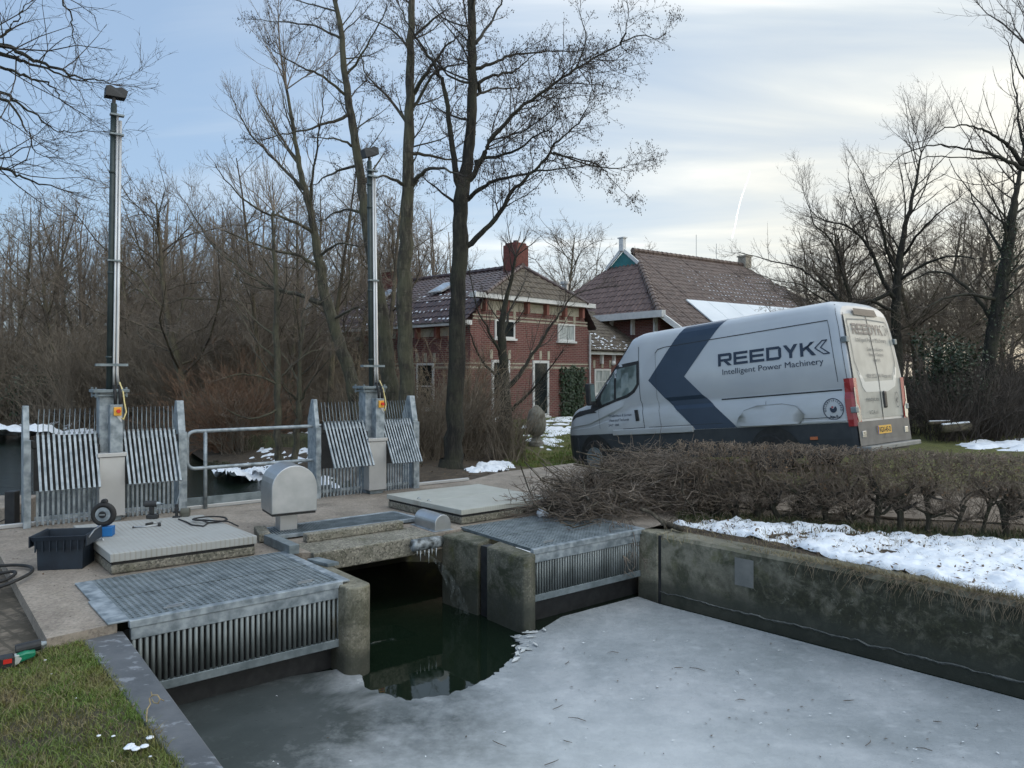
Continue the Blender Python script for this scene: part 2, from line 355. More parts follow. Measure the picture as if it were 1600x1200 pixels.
# ---------------------------------------------------------------- water and ice
m, nt, b = nodes('dark_canal_water'); P = coords(nt, True)
b.inputs['Base Color'].default_value = (.006, .012, .007, 1); b.inputs['Roughness'].default_value = .03; b.inputs['IOR'].default_value = 1.33
bump(nt, b, noise(nt, mapping(nt, P, (1, 1, 1)), 3.2, 3, .5), .06, .02); WATER = m
m, nt, b = nodes('rippled_canal_water'); P = coords(nt, True)
b.inputs['Base Color'].default_value = (.010, .016, .011, 1); b.inputs['Roughness'].default_value = .12; b.inputs['IOR'].default_value = 1.33
bump(nt, b, noise(nt, mapping(nt, P, (.9, 3.6, 1)), 3.5, 5, .6), .6, .05); WATER_UP = m
LCAP0, LCAP1 = V((-2.72, 5.30, 0)), V((-1.32, 3.46, 0)); LD = (LCAP1-LCAP0).normalized()
LW = [LCAP0 - LD*2.4, LCAP1 + LD*6]
def sheet(name, pts, z, mat, kind='structure'):
    mb = MB(); mb.poly([(p[0], p[1], z) for p in pts]); o = mb.build(name, mat); 
    return tag(o, kind=kind)
sheet('canal_water', [LW[0], LW[1]-V((.3, .3, 0)), V((13, -4, 0)), V((3.95, 5.75, 0)), V((1.7, 8.1, 0)), V((1.5, 9.6, 0)), V((-2.6, 10.0, 0))], WZ-.02, WATER)
sheet('upstream_water', [RAIL0-RD*14-RN*.0, RAIL0, RAIL1-RD*.9+RN*.05, V((-1.2, 12.2, 0)), V((-2, 14, 0)), V((-4, 17, 0)), V((-8, 24, 0)), V((-20, 30, 0)), V((-62, 38, 0)), V((-62, 8, 0))], UZ, WATER_UP)
# ice: pale sheet with a torn edge round the open pool below the weir
m, nt, b = nodes('canal_ice'); P = coords(nt, True)
n1 = noise(nt, P, 1.1, 7, .62, .3); n2 = noise(nt, P, 7, 8, .7); n3 = noise(nt, mapping(nt, P, (1, 3, 1), (0, 0, .7)), 16, 5, .7)
base = ramp(nt, n1, [(.3, (.215, .24, .255)), (.5, (.295, .32, .34)), (.68, (.41, .43, .45))])
base = mix(nt, math_(nt, 'MULTIPLY', ramp(nt, n2, [(.56, 0.), (.68, 1.)]), .35), base, (.55, .58, .60))
base = mix(nt, math_(nt, 'MULTIPLY', ramp(nt, n3, [(.63, 0.), (.70, 1.)]), .55), base, (.06, .065, .06))
d0 = nd(nt, 'ShaderNodeVectorMath', operation='DISTANCE'); nt.links.new(P, d0.inputs[0]); d0.inputs[1].default_value = (-1.9, 5.1, WZ)
thin = ramp(nt, math_(nt, 'ADD', math_(nt, 'MULTIPLY', d0.outputs['Value'], .25), math_(nt, 'MULTIPLY', math_(nt, 'SUBTRACT', n1, .5), .8)), [(.24, 1.), (.52, 0.)])  # thin ice, plus the rack's dark reflection painted into the colour
base = mix(nt, math_(nt, 'MULTIPLY', thin, .84), base, (.022, .03, .028))
d1 = nd(nt, 'ShaderNodeVectorMath', operation='DISTANCE'); nt.links.new(P, d1.inputs[0]); d1.inputs[1].default_value = (.55, 3.6, WZ)
frost = ramp(nt, math_(nt, 'ADD', math_(nt, 'MULTIPLY', d1.outputs['Value'], .25), math_(nt, 'MULTIPLY', math_(nt, 'SUBTRACT', n2, .5), .6)), [(.2, 1.), (.6, 0.)])
base = mix(nt, math_(nt, 'MULTIPLY', frost, .55), base, (.60, .63, .64))
nt.links.new(base, b.inputs['Base Color']); b.inputs['IOR'].default_value = 1.31
rg_ = ramp(nt, n2, [(.3, .14), (.7, .42)]); nt.links.new(mix(nt, thin, rg_, (.1, .1, .1)), b.inputs['Roughness'])
bump(nt, b, math_(nt, 'ADD', n2, math_(nt, 'MULTIPLY', noise(nt, P, 45, 5, .7), .35)), .22, .012); ICE = m
pool_px = [(560, 1052), (574, 1072), (592, 1082), (618, 1090), (640, 1093), (668, 1090), (700, 1085), (728, 1076), (752, 1066), (768, 1056), (782, 1046), (790, 1034), (802, 1028), (810, 1018), (806, 1010), (818, 1006), (803, 1000), (806, 992), (822, 994), (830, 984), (842, 986)]
pool = []
for i, p in enumerate(pool_px):
    a = g(*p, WZ); nx = g(*pool_px[min(i+1, len(pool_px)-1)], WZ)
    for k in range(4 if i < len(pool_px)-1 else 1):
        q = a.lerp(nx, k/4); pool.append(V((q.x+random.uniform(-.018, .018), q.y+random.uniform(-.025, .025), 0)))
iceP = [LCAP0 - LD*.2 + V((-.05, .2, 0)), LW[1]-V((.25, .25, 0)), V((13, -4, 0)), V((3.86, 5.66, 0)), V((1.58, 8.0, 0)), V((1.38, 8.28, 0)), V((.5, 7.6, 0))] + pool[::-1] + [V((-1.35, 6.3, 0))]
ice = patch('ice', iceP, .12, lambda x, y: WZ+(float(fbm(x*2.5, y*2.5))-.5)*.006, ICE, skirt=(.014, 0))
# floating leaves, twigs and ice chips frozen on the sheet
tb = MB(); chips = MB()
for _ in range(240):
    p = g(random.uniform(420, 1600), random.uniform(1000, 1200), WZ) if random.random() < .7 else g(random.uniform(850, 1600), random.uniform(930, 1180), WZ)
    pv = p - WALLR[2]; nn = V((.715, .70, 0))
    if pv.dot(nn) > -.25 or p.y < 2.2 or p.y > 7.3: continue
    if (p-V((-.75, 6.1, WZ))).length < 1.1: continue
    a = random.uniform(0, 6.28); l = random.uniform(.004, .016); d = V((math.cos(a), math.sin(a), 0)); e = V((-d.y, d.x, 0))
    (tb if random.random() < .55 else chips).add([p+V((0, 0, .009))-d*l, p+e*l*.5+V((0, 0, .012)), p+d*l+V((0, 0, .010)), p-e*l*.45+V((0, 0, .011))], [(0, 3, 2, 1)])
for _ in range(26):
    p = g(random.uniform(600, 1560), random.uniform(1000, 1195), WZ)
    if (p-V((-.75, 6.1, WZ))).length < 1.1 or p.y > 6.6 or (p-WALLR[2]).dot(V((.715, .70, 0))) > -.3: continue
    a = random.uniform(0, 6.28); l = random.uniform(.02, .07); d = V((math.cos(a), math.sin(a), 0))
    tb.tube([p-d*l+V((0, 0, .012)), p+V((d.y*.01, -d.x*.01, .016)), p+d*l+V((0, 0, .012))], [.0025, .003, .0015], 4)
ed_ = MB()                                           # torn plates along the right edge of the pool
for i, p in enumerate(pool[48::2]):
    for _ in range(random.choice([0, 1, 1, 2])):
        c = p+V((random.uniform(-.02, .10), random.uniform(-.10, .03), 0)); l = random.uniform(.015, .085); a = random.uniform(0, 3.1); d = V((math.cos(a), math.sin(a), 0)); e = V((-d.y, d.x, 0)); t_ = random.uniform(-.15, .25)
        q = [c-d*l, c-e*l*.3-d*l*.2, c+d*l*.9, c+e*l*.35+d*l*.1]; q = [v+V((0, 0, WZ+.008+t_*(v-c).dot(e)+random.uniform(0, .006))) for v in q]; ed_.prism(q, (0, 0, .006))
eo = ed_.build('ice_plates', M('white_ice_plate', (.42, .45, .46), (.66, .68, .69), scale=12, rough=.3)); tag(eo, kind='stuff')
o = tb.build('fallen_leaves', M('dead_leaf', (.03, .022, .015), (.09, .06, .035), scale=30, rough=.8)); tag(o, kind='stuff')
o = chips.build('ice_chips', M('white_ice_chip', (.6, .63, .66), (.75, .77, .79), rough=.3)); tag(o, kind='stuff')
# ================================================================= weir structure
deckP = [g(73, 998), g(183, 974), g(126, 912), g(145, 909), g(431, 866), g(508, 862), g(638, 840), g(690, 833), g(720, 826), V((.64, 9.41, 0)), V((1.40, 8.42, 0)), V((1.75, 8.35, 0)), V((2.3, 9.3, 0)), V((2.6, 11.4, 0)), V((1.2, 14.4, 0)), V((-.2, 13.1, 0)), RAIL1+RN*.05, RAIL0+RN*.05, RAIL0-RD*.5, g(0, 868)+V((-.75, .95, 0)), g(0, 868)]
GR = [g(424, 838, .05), g(655, 809, .05), g(614, 799, .05), g(408, 826, .05)]
for p in GR: p.z = 0                     # pit of the walk-over grating
holeP = [GR[0].lerp(GR[1], .06)+VV_*.03, GR[1], GR[2], GR[3].lerp(GR[2], .05)]
deck = patch('deck', deckP, .5, lambda x, y: 0.0, DECK, holes=[holeP], skirt=(.17, .165, 1))
tag(deck, kind='structure')
# paving at the left of the deck
m, nt, b = nodes('worn_brick_paving'); P = coords(nt, True)
br = nd(nt, 'ShaderNodeTexBrick'); nt.links.new(mapping(nt, P, (1, 1, 1), (0, 0, .7)), br.inputs['Vector'])
br.inputs['Scale'].default_value = 1; br.inputs['Brick Width'].default_value = .2; br.inputs['Row Height'].default_value = .1; br.inputs['Mortar Size'].default_value = .012
br.inputs['Color1'].default_value = (.16, .13, .10, 1); br.inputs['Color2'].default_value = (.22, .18, .14, 1); br.inputs['Mortar'].default_value = (.09, .075, .055, 1)
dirt = ramp(nt, noise(nt, P, 5, 9, .7), [(.36, .1), (.56, .95)])
nt.links.new(mix(nt, dirt, br.outputs[0], (.05, .042, .03)), b.inputs['Base Color']); b.inputs['Roughness'].default_value = .95
bump(nt, b, math_(nt, 'ADD', br.outputs[1], math_(nt, 'MULTIPLY', noise(nt, P, 40, 7), -1.2)), .5, -.004); PAVE = m
patch('brick_paving', [g(73, 998)+V((.03, -.03, 0)), g(0, 868)+V((.05, 0, 0)), V((-6.0, 8.6, 0)), V((-9, 8, 0)), V((-9, 3.0, 0)), V((-3.8, 3.9, 0))], .4, lambda x, y: -.10+(float(fbm(x*2, y*2))-.5)*.03, PAVE)
# grass bank where the photographer stands
m, nt, b = nodes('bank_soil'); P = coords(nt, True); b.inputs['Roughness'].default_value = .95
c_ = ramp(nt, noise(nt, P, 5, 9, .7), [(.35, (.04, .034, .022)), (.6, (.085, .072, .045))])
c_ = mix(nt, ramp(nt, noise(nt, P, 3, 7, .65), [(.5, 0.), (.62, .9)]), c_, (.07, .085, .02))
nt.links.new(c_, b.inputs['Base Color']); bump(nt, b, noise(nt, P, 50, 8, .75), .9, .02); SOIL = m
def zbank(x, y): return -.085+(float(fbm(x*2.2, y*2.2))-.5)*.07
capL = [V((-3.04, 5.24, 0)), V((-1.52, 3.46, 0)), V((2.6, -1.6, 0))]
bankP = [capL[0], capL[1], V((.25, 1.2, 0)), V((2.6, -1.6, 0)), V((-9, -1.6, 0)), V((-9, 3.1, 0)), V((-3.9, 4.1, 0)), g(60, 1003)]
patch('grass_bank', bankP, .16, zbank, SOIL)
# kerb rail along the upstream edge
mb = MB(); mb.frame(RAIL0-RD*.5-RN*.03+V((0, 0, .003)), RD*((RAIL1-RAIL0).length+.4), RN*.055, V((0, 0, .045)))
o = mb.build('kerb_rail', STAIN2, bevel=.006); tag(o, 'long low galvanised edge rail along the back of the deck, under both rakes', 'rail')
mb = MB(); mb.frame(RAIL0-RD*9-RN*.25+V((0, 0, -1.6)), RD*((RAIL1-RAIL0).length+8.6), RN*.28, V((0, 0, 1.42)))
o = mb.build('quay_wall', CONC_WALL); tag(o, 'dark concrete quay wall below the deck edge on the upstream side', 'wall')
mb = MB(); a_ = g(0, 794, .02); mb.frame(a_+V((-2.2, -.2, -.4)), V((2.33, .25, 0)), V((-.3, 1.0, 0)), V((0, 0, .40)))
o = mb.build('landing_slab', DECK, bevel=.02); tag(o, 'low concrete landing slab at the water beyond the left end of the rail', 'slab')
mb = MB(); mb.bar(g(22, 822)+RN*.3+V((0, 0, -.5)), g(22, 822)+RN*.3+V((0, 0, .36)), .1, .12)
o = mb.build('mooring_post', BLACK, bevel=.01); tag(o, 'short black post in the water left of the first rake', 'post')
# canal walls
mb = MB()
fr = [V((1.60, 8.10, 0)), V((3.89, 5.74, 0)), V((9.9, -.45, 0)), V((13.2, -3.9, 0))]; n_ = V((.715, .70, 0))
N = 60
for i in range(len(fr)-1):
    mb.prism([fr[i], fr[i+1], fr[i+1]+n_*.30, fr[i]+n_*.30], (0, 0, -1.7)) if i else None
# first stretch subdivided so that the top can be worn
vs = []; fs = []
for i in range(N+1):
    p = fr[0].lerp(fr[1], i/N); w = (float(fbm(i*.35, 3.3))-.5)*.03*(i/N+.15); zt = -.004+w*.5-.02*(i/N)
    vs += [p+V((0, 0, -1.7)), p+n_*(w*.4)+V((0, 0, zt-.03)), p+n_*.03+V((0, 0, zt)), p+n_*.30+V((0, 0, zt)), p+n_*.30+V((0, 0, -1.7))]
for i in range(N):
    for k in range(4): fs.append((i*5+k, (i+1)*5+k, (i+1)*5+k+1, i*5+k+1)[::-1])
mb.add(vs, fs); fs = [(0, 1, 2, 3, 4)]; mb.add(vs[:5], fs)
o = mb.build('canal_wall', CONC_WALL); tag(o, 'long mossy concrete canal wall on the right bank below the snow', 'wall')
p0_ = fr[0].lerp(fr[1], .265)-n_*.006; q_ = (fr[1]-fr[0]).normalized()
mp = MB(); mp.frame(p0_+V((0, 0, -.36)), q_*.2, n_*.004, V((0, 0, .27))); mp.build('repair_patch', M('grey_mortar', (.12, .125, .12), (.18, .18, .17), rough=.9, bmp=.2), o)
# ledge of old ice clinging to the wall above the water
lg = MB(); L0 = []
for i in range(121):
    p = fr[0].lerp(fr[1], i/120*1.12); L0.append(p-n_*(.008+.045*float(fbm(i*.45, 7.7))**1.5)+V((0, 0, WZ+.085+.05*float(fbm(i*.33, 1.7, 5)))))
for i in range(120):
    lg.add([L0[i]+n_*.05, L0[i+1]+n_*.05, L0[i+1], L0[i], L0[i]+V((0, 0, -.022))+n_*.03, L0[i+1]+V((0, 0, -.022))+n_*.03], [(0, 1, 2, 3), (3, 2, 5, 4)])
lo_ = lg.build('ice_ledge', M('grey_ice', (.11, .12, .115), (.2, .21, .205), scale=14, rough=.5)); tag(lo_, 'thin grey ledge of old ice clinging along the foot of the right canal wall', 'ice ledge')
mb = MB(); e0 = V((1.39, 8.34, 0)); e1 = V((1.565, 8.125, 0)); nn_ = V((.77, .63, 0))
mb.prism([e0, e1, e1+nn_*.5, e0+nn_*.5], (0, 0, -1.7))
o = mb.build('wall_pillar', CONC_PIER, bevel=.015); tag(o, 'short concrete pillar between the right trash rack and the long canal wall', 'pillar')
mb = MB(); mb.frame(V((1.575, 8.13, -1.6)), V((.035, -.04, 0)), V((.1, .1, 0)), V((0, 0, 1.58)))
o = mb.build('slot_channel', BLACK); tag(o, 'dark vertical slot at the start of the long right canal wall', 'slot')
mb = MB(); mb.prism([LCAP0-LD*.75, LCAP1+LD*6, LCAP1+LD*6+V((-.2, -.16, 0)), LCAP0-LD*.75+V((-.26, -.2, 0))], (0, 0, -1.6))
mb.xf(Matrix.Translation((-.05, -.03, -.13)))
lw = mb.build('quay_wall', CONC_PIER); tag(lw, 'left canal wall below the bluestone capping', 'wall')
m, nt, b = nodes('bluestone'); P = coords(nt, True); b.inputs['Roughness'].default_value = .6
c_ = ramp(nt, noise(nt, P, 3, 8, .65), [(.3, (.065, .072, .08)), (.7, (.125, .132, .142))])
c_ = mix(nt, math_(nt, 'MULTIPLY', ramp(nt, noise(nt, mapping(nt, P, (1, 1.6, 1)), 9, 5, .6), [(.58, 0.), (.64, 1.)]), .6), c_, (.28, .30, .33))
nt.links.new(c_, b.inputs['Base Color']); bump(nt, b, noise(nt, P, 25, 6), .35, .006)
mb = MB(); mb.prism([V((-2.72, 5.28, -.065)), V((-1.32, 3.46, -.065)), V((2.9, -1.9, -.065)), V((2.6, -1.95, -.065)), V((-1.52, 3.46, -.065)), V((-3.04, 5.26, -.065))], (0, 0, -.07))
mb.build('capstone', m, lw, bevel=.008)
# piers, beam wall, sill
PL0 = g(556, 911); wv = .115
mb = MB(); ring = []
for a in range(17): 
    t = math.pi*a/16; ring.append(PL0 + UV_*math.cos(t)*wv - VV_*math.sin(t)*.10)
mb.prism([ring[0]+VV_*1.0]+ring+[ring[-1]+VV_*1.0], (0, 0, -1.7)); mb.xf(Matrix.Translation((0, 0, -.012)))
o = mb.build('pier', CONC_PIER, bevel=.012); tag(o, 'round nosed concrete pier right of the front trash rack', 'pier')
mb = MB(); mb.prism([g(690, 834), g(747, 848.5), g(768, 839), g(722, 827)], (0, 0, -1.7)); mb.xf(Matrix.Translation((0, 0, -.012)))
pr = mb.build('pier', CONC_PIER2, bevel=.02); tag(pr, 'mossy concrete pier behind the dark slot, under the small steel cover', 'pier')
mb = MB(); mb.prism([g(760, 852), g(806, 866), g(818, 869), g(829, 869), g(837, 863), g(781, 843)], (0, 0, -1.7)); mb.xf(Matrix.Translation((0, 0, -.012)))
pr2 = mb.build('pier', CONC_PIER2, bevel=.02); tag(pr2, 'mossy concrete pier in front of the dark slot, touching the right trash rack', 'pier')
a_, b_ = g(747, 848.5), g(760, 852); e_ = V((.08, .06, 0))
mb = MB(); mb.prism([a_+e_*.35, b_+e_*.35, b_+e_*1.6, a_+e_*1.6], (0, 0, -1.6)); mb.xf(Matrix.Translation((0, 0, -.03))); o = mb.build('slot_channel', BLACK); tag(o, 'dark steel slot between the two mossy piers left of the right trash rack', 'slot')
# back wall and side walls of the dark basin below the deck
INS = concrete('basin_shade_concrete', (.018, .019, .017), (.035, .036, .03), moss=.7)  # near-black tone puts the shade under the deck into the concrete
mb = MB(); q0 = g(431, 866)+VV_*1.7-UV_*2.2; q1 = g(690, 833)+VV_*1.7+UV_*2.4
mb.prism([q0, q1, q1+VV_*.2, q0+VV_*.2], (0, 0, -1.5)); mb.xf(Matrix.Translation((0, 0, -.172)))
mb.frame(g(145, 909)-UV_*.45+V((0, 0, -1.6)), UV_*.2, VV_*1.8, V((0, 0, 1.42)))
o = mb.build('basin_wall', INS); tag(o, 'shade-dark concrete back wall of the basin under the deck', 'wall')
mb = MB(); mb.frame(g(480, 849)+V((0, 0, .004)), g(631, 827)-g(480, 849), VV_*.11, V((0, 0, .085)))
o = mb.build('concrete_kerb', CONC_BEAM, bevel=.012); tag(o, 'rough concrete kerb along the front of the walk-over grating', 'kerb')
mb = MB(); mb.frame(g(508, 862)-UV_*.12-VV_*.012+V((0, 0, -.185)), (g(690, 833)-g(508, 862))*1.0+UV_*.05, VV_*.5, V((0, 0, .188)))
o = mb.build('weir_beam', CONC_BEAM, bevel=.012); tag(o, 'exposed aggregate concrete beam bridging the dark weir opening', 'beam')
mb = MB(); mb.frame(g(412, 850)+V((0, 0, .003)), g(452, 868)-g(412, 850), UV_*.1, V((0, 0, .09)))
o = mb.build('steel_channel', GALV_D, bevel=.004); tag(o, 'short galvanised steel channel right of the left hatch, ending at the front rack', 'channel')
mb = MB(); mb.frame(g(480, 878, -.01), g(512, 886, -.01)-g(480, 878, -.01), UV_*.11, V((0, 0, .03)))
o = mb.build('steel_plate', GALV_D, bevel=.003); tag(o, 'small flat steel plate behind the round nosed pier', 'plate')
# ================================================================= trash racks
def rack(FL, FR, BR, BL, nb, label, hbot, flash=True):
    t = empty('trash_rack', FL, 0, label, 'trash rack', 'trash racks hanging in front of the weir')
    u = (FR-FL); w = u.length; u = u.normalized(); v = ((BL-FL)+(BR-FR))*.5; dl = v.length; v = v.normalized()
    z = V((0, 0, 1)); O = V((0, 0, .012))
    mb = MB()                                            # grating: bearing bars and cross bars
    n = int(w/.046)
    for i in range(n+1):
        mb.frame(O+u*(w*i/n-.012 if i else 0)-z*.03, u*.021, v*dl, z*.03)
    k = int(dl/.044)
    for j in range(k+1):
        mb.frame(O+v*(dl*j/k)-z*.026, u*w, v*.019, z*.0258)
    mb.frame(O+v*(dl*.5)-z*.02, u*w, v*.012, z*.0245)
    mb.build('grating', GALV_D, t)
    fm = MB(); fm.frame(O-v*.055-z*.05+u*-.01, u*(w+.02), v*.055, z*.052); fm.frame(O-v*.045-z*.135+u*-.0, u*w, v*.04, z*.082)
    fm.build('front_channel', GALV, t, bevel=.004)
    ES = [(O+u*(w-.002)-v*.05-z*.012, u*.075, v*(dl+.05), z*.016)] + ([(O-u*.14-z*.008-v*.02, u*.14, v*dl*.52, z*.012), (O-u*.12-z*.008+v*dl*.505, u*.12, v*dl*.5, z*.012)] if flash else [])
    for e_ in ES: sm_ = MB(); sm_.frame(*e_); sm_.build('edge_strip', GALV, t, bevel=.003)
    for fx in (.16, .80):
        for q in (0, .05): cl = MB(); cl.frame(O+u*(w*fx+q*.6)+v*(.10+q*.7)+z*.001, u*.13, v*.018, z*.006); cl.build('clip', STAIN, t)
    bars = MB(); zb = hbot; 
    for i in range(nb):
        p = u*(w*(i+.5)/nb)-v*.03
        bars.cyl(O+p-z*.13, O+p+z*(zb+.05), w/nb*.34, 8)
    bars.build('bar_screen', GALV_R, t, smooth=True)
    bt = MB(); bt.frame(O-v*.05+z*(zb-.015), u*w, v*.04, z*.065); bt.build('bottom_bar', GALV_D, t, bevel=.004)
    bk = MB()                                            # black sheet added to stand for the shade behind the bars
    bk.frame(O+v*.09+z*(-1.2)-u*.01, u*(w+.12), v*.02, z*1.1); bk.build('shade_sheet', BLACK, t)
    return t
rack(V((-2.68, 5.29, 0)), V((-1.44, 6.28, 0)), g(431, 866), g(148, 909), 38, 'front trash rack with grey bars and grating top, left of the round nosed pier', -.52)
rack(V((.187, 7.40, 0)), V((1.385, 8.34, 0)), V((.64, 9.38, 0)), g(720, 826), 44, 'far trash rack half under the pile of twigs, right of the mossy pier', -.50, False)
# ================================================================= raking machines at the rail
CB = BLACK
def rake(base, label, lamp_tilt, wl, wr, mast_top, lean=0.):
    t = empty('trash_rake', base, math.atan2(RD.y, RD.x), label, 'trash rake', 'trash rakes with tall masts')   # local x along the rail, y upstream
    def post(x0, x1, y0, y1, h, taper):
        mb = MB(); mb.prism([(x0, y0, -.45), (x0, y1, -.45), (x0, y1, h*.8), (x0, y1-(y1-y0)*.45, h), (x0, y0+(y1-y0)*.3, h), (x0, y0, h*.74)], (x1-x0, 0, 0))
        # flange lips that make it a channel
        mb.box(x0-.0, x1+.012, y0-.03, y0-.001, -.02, h*.72)
        mb.build('side_post', GALV, t, bevel=.004)
    post(-wl-.06, -wl, .02, .30, 1.36, 0); post(wr, wr+.085, .02, .34, 1.38, 0)
    for s, w in ((-1, wl), (1, wr)):
        n = 12; x0, x1 = (-w+.05, -.13) if s < 0 else (.13, w-.03)
        bars = MB(); tines = MB(); rods = MB()
        for i in range(n):
            x = x0+(x1-x0)*(i+.5)/n; bw = (x1-x0)/n*.46
            bars.box(x-bw/2, x+bw/2, .06, .085, -.4, .60)
            tines.prism([(x-bw/2, .02, 1.03), (x-bw/2, .035, 1.05), (x-bw/2, -.32, .43), (x-bw/2, -.345, .445)], (bw, 0, 0))
            tines.prism([(x-bw/2, .02, 1.05), (x-bw/2, .05, 1.05), (x-bw/2, .05, .94), (x-bw/2, .035, .94)], (bw, 0, 0))
            rods.tube([(x, .05, .95), (x+.01, .12, 1.12), (x+.03, .22, 1.31)], [.008, .006, .004], 5)
        bars.box(x0, x1, .07, .10, .06, .10)
        pk = MB(); pk.box(x0-.01, x1+.01, .052, .058, .40, 1.02); pk.build('tine_shade_sheet', BLACK, t)  # black sheet added as the shade seen between the tines
        bars.build('bar_screen', GALV_D if s > 9 else GALV, t); tines.build('tine_fan', GALV, t); rods.build('rod_row', GALV_D, t, smooth=True)
        bm_ = MB(); bm_.box(x0-.03, x1+.03, .04, .13, .88, .97); bm_.box(x0, x1, .10, .13, .02, .5) if s > 9 else None
        bm_.box(-.17 if s < 0 else .11, -.11 if s < 0 else .17, -.06, .1, .80, .90)
        bm_.build('pivot_beam', BLACK, t, bevel=.01)
    col = MB(); col.box(-.11, .13, .02, .24, 0, 1.50); col.prism([(-.02, .02, .76), (-.02, -.13, .80), (-.02, -.13, 1.36), (-.02, .02, 1.36)], (.135, 0, 0))
    col.build('column', GALV, t, bevel=.006)
    fl = MB(); fl.box(-.18, .20, -.05, .3, 1.50, 1.535); fl.box(-.155, .175, -.03, .27, 1.455, 1.475)
    for a in (-.15, .17):
        for c in (-.02, .26): fl.cyl((a, c, 1.44), (a, c, 1.56), .014, 6)
    fl.build('flange', GALV_D, t, bevel=.003)
    br = MB(); br.box(-.155, .15, -.17, .02, .755, .80); br.build('bracket', STAIN2, t, bevel=.004)
    pn = MB(); pn.box(-.135, .135, -.15, .03, .06, .75); pn.build('cover_panel', STAIN2, t, bevel=.006)
    ft = MB(); ft.box(-.10, .10, -.11, .02, .002, .058); ft.build('foot', GALV_D, t, bevel=.004)
    es = MB(); es.box(.015, .095, -.165, -.13, 1.23, 1.33); e = es.build('switch_box', YELLOW, t, bevel=.006)
    bt = MB(); bt.cyl((.06, -.2, 1.285), (.06, -.164, 1.285), .022, 12); bt.build('stop_button', RED, e, smooth=False)
    lb = MB(); lb.prism([(.04, -.135, 1.235), (.10, -.135, 1.24), (.10, -.135, 1.15)], (0, .004, 0)); lb.build('tag', STAIN2, e)
    # mast
    zt = mast_top; tp = V((lean, 0, zt))
    def along(z, dx, dy=0): return V((dx+lean*(z-1.53)/(zt-1.53), dy, z))
    ms = MB(); ms.tube([along(1.53, 0, .06), along(zt, 0, .06)], .034, 12)
    for z in (1.9, 2.9, 4.1, zt-.35): ms.cyl(along(z, 0, .06), along(z+.03, 0, .06), .041, 12)
    mast = ms.build('mast', DARKGREEN, t, smooth=True)
    pp = MB(); pp.tube([along(1.56, .045, .03), along(1.75, .04, .02), along(zt-.12, .034, .02)], .014, 10); pp.build('pipe', STAIN2, mast, smooth=True)
    pp = MB(); pp.tube([along(1.56, .095, .03), along(1.72, .075, .02), along(zt-.2, .068, .03)], .018, 10); pp.build('pipe', STAIN2, mast, smooth=True)
    for z in (3.05, 4.55, zt-.15): cl = MB(); cl.frame(along(z, -.045, -.01), V((.15, 0, 0)), V((0, .07, 0)), V((0, 0, .02))); cl.build('clamp', GALV_D, mast)
    cl = MB(); cl.frame(along(1.81, -.15, -.0), V((.34, 0, 0)), V((0, .1, 0)), V((0, 0, .03))); cl.build('clamp', GALV_D, mast)
    hs = MB(); hs.tube([(.045, -.0, 1.58), (.04, -.09, 1.48), (.04, -.10, 1.36)], .018, 8); hs.tube([(.095, -.0, 1.58), (.095, -.09, 1.48), (.09, -.10, 1.36)], .018, 8)
    hs.build('hose', RUBBER, t, smooth=True)
    cbp = [(.10, .0, 1.62), (.13, -.05, 1.5), (.135, -.1, 1.38), (.155, -.1, 1.27), (.12, -.12, 1.18), (.10, -.14, 1.2)]
    cb = MB(); cb.tube(cbp, .009, 6); cb.build('yellow_cable', M('cream_cable', (.62, .52, .22), (.7, .6, .3), rough=.5), t, smooth=True)
    # floodlight head
    hd = MB(); hd.cyl((lean, .06, zt), (lean, .06, zt+.08), .022, 8)
    st = len(hd.v)
    hd.prism([(-.12, -.07, -.05), (.10, -.07, -.06), (.13, -.06, .03), (.07, -.06, .07), (0, -.05, .055), (-.05, -.05, .085), (-.10, -.06, .07)], (0, .14, 0))
    for i in range(5): hd.box(-.09+i*.045, -.08+i*.045, .065, .09, -.03, .05)
    hd.xf(Matrix.Translation((lean+.02, .08, zt+.13)) @ Matrix.Rotation(lamp_tilt, 4, 'Y'), st)
    hd.build('floodlight', BLACK, mast, bevel=.012)
    return t
rake(g(172, 812), 'left trash rake machine with a tall mast beside the dark crate', math.radians(-4), .80, .76, 4.93, lean=.05)
rake(g(583, 770), 'right trash rake machine with a tall mast beside the big alder', math.radians(-24), .80, .66, 4.78, lean=-.03)
# ================================================================= handrail
t = empty('handrail', g(325, 797)+RN*.12, math.atan2(RD.y, RD.x), 'galvanised tube handrail with rounded ends between the two rakes', 'handrail')
hr = MB(); X0, X1, zt, zb, r = -.22, 1.70, .99, .52, .09
loop = []
for cx, cz, a0 in ((X1-r, zt-r, 0), (X0+r, zt-r, 90), (X0+r, zb+r, 180), (X1-r, zb+r, 270)):
    for k in range(6):
        a = math.radians(a0+k*18); loop.append((cx+r*math.cos(a), 0, cz+r*math.sin(a)))
hr.tube(loop, .024, 10, closed=True); hr.build('rail', GALV, t, smooth=True)
for x in (0,):
    ps = MB(); ps.cyl((x, 0, 0), (x, 0, zt-.01), .023, 10); ps.build('post', GALV, t, smooth=True)
tp_ = MB(); tp_.box(-.24, 1.72, .03, .04, -.02, .15); tp_.build('toe_board', GALV_D, t, bevel=.002)
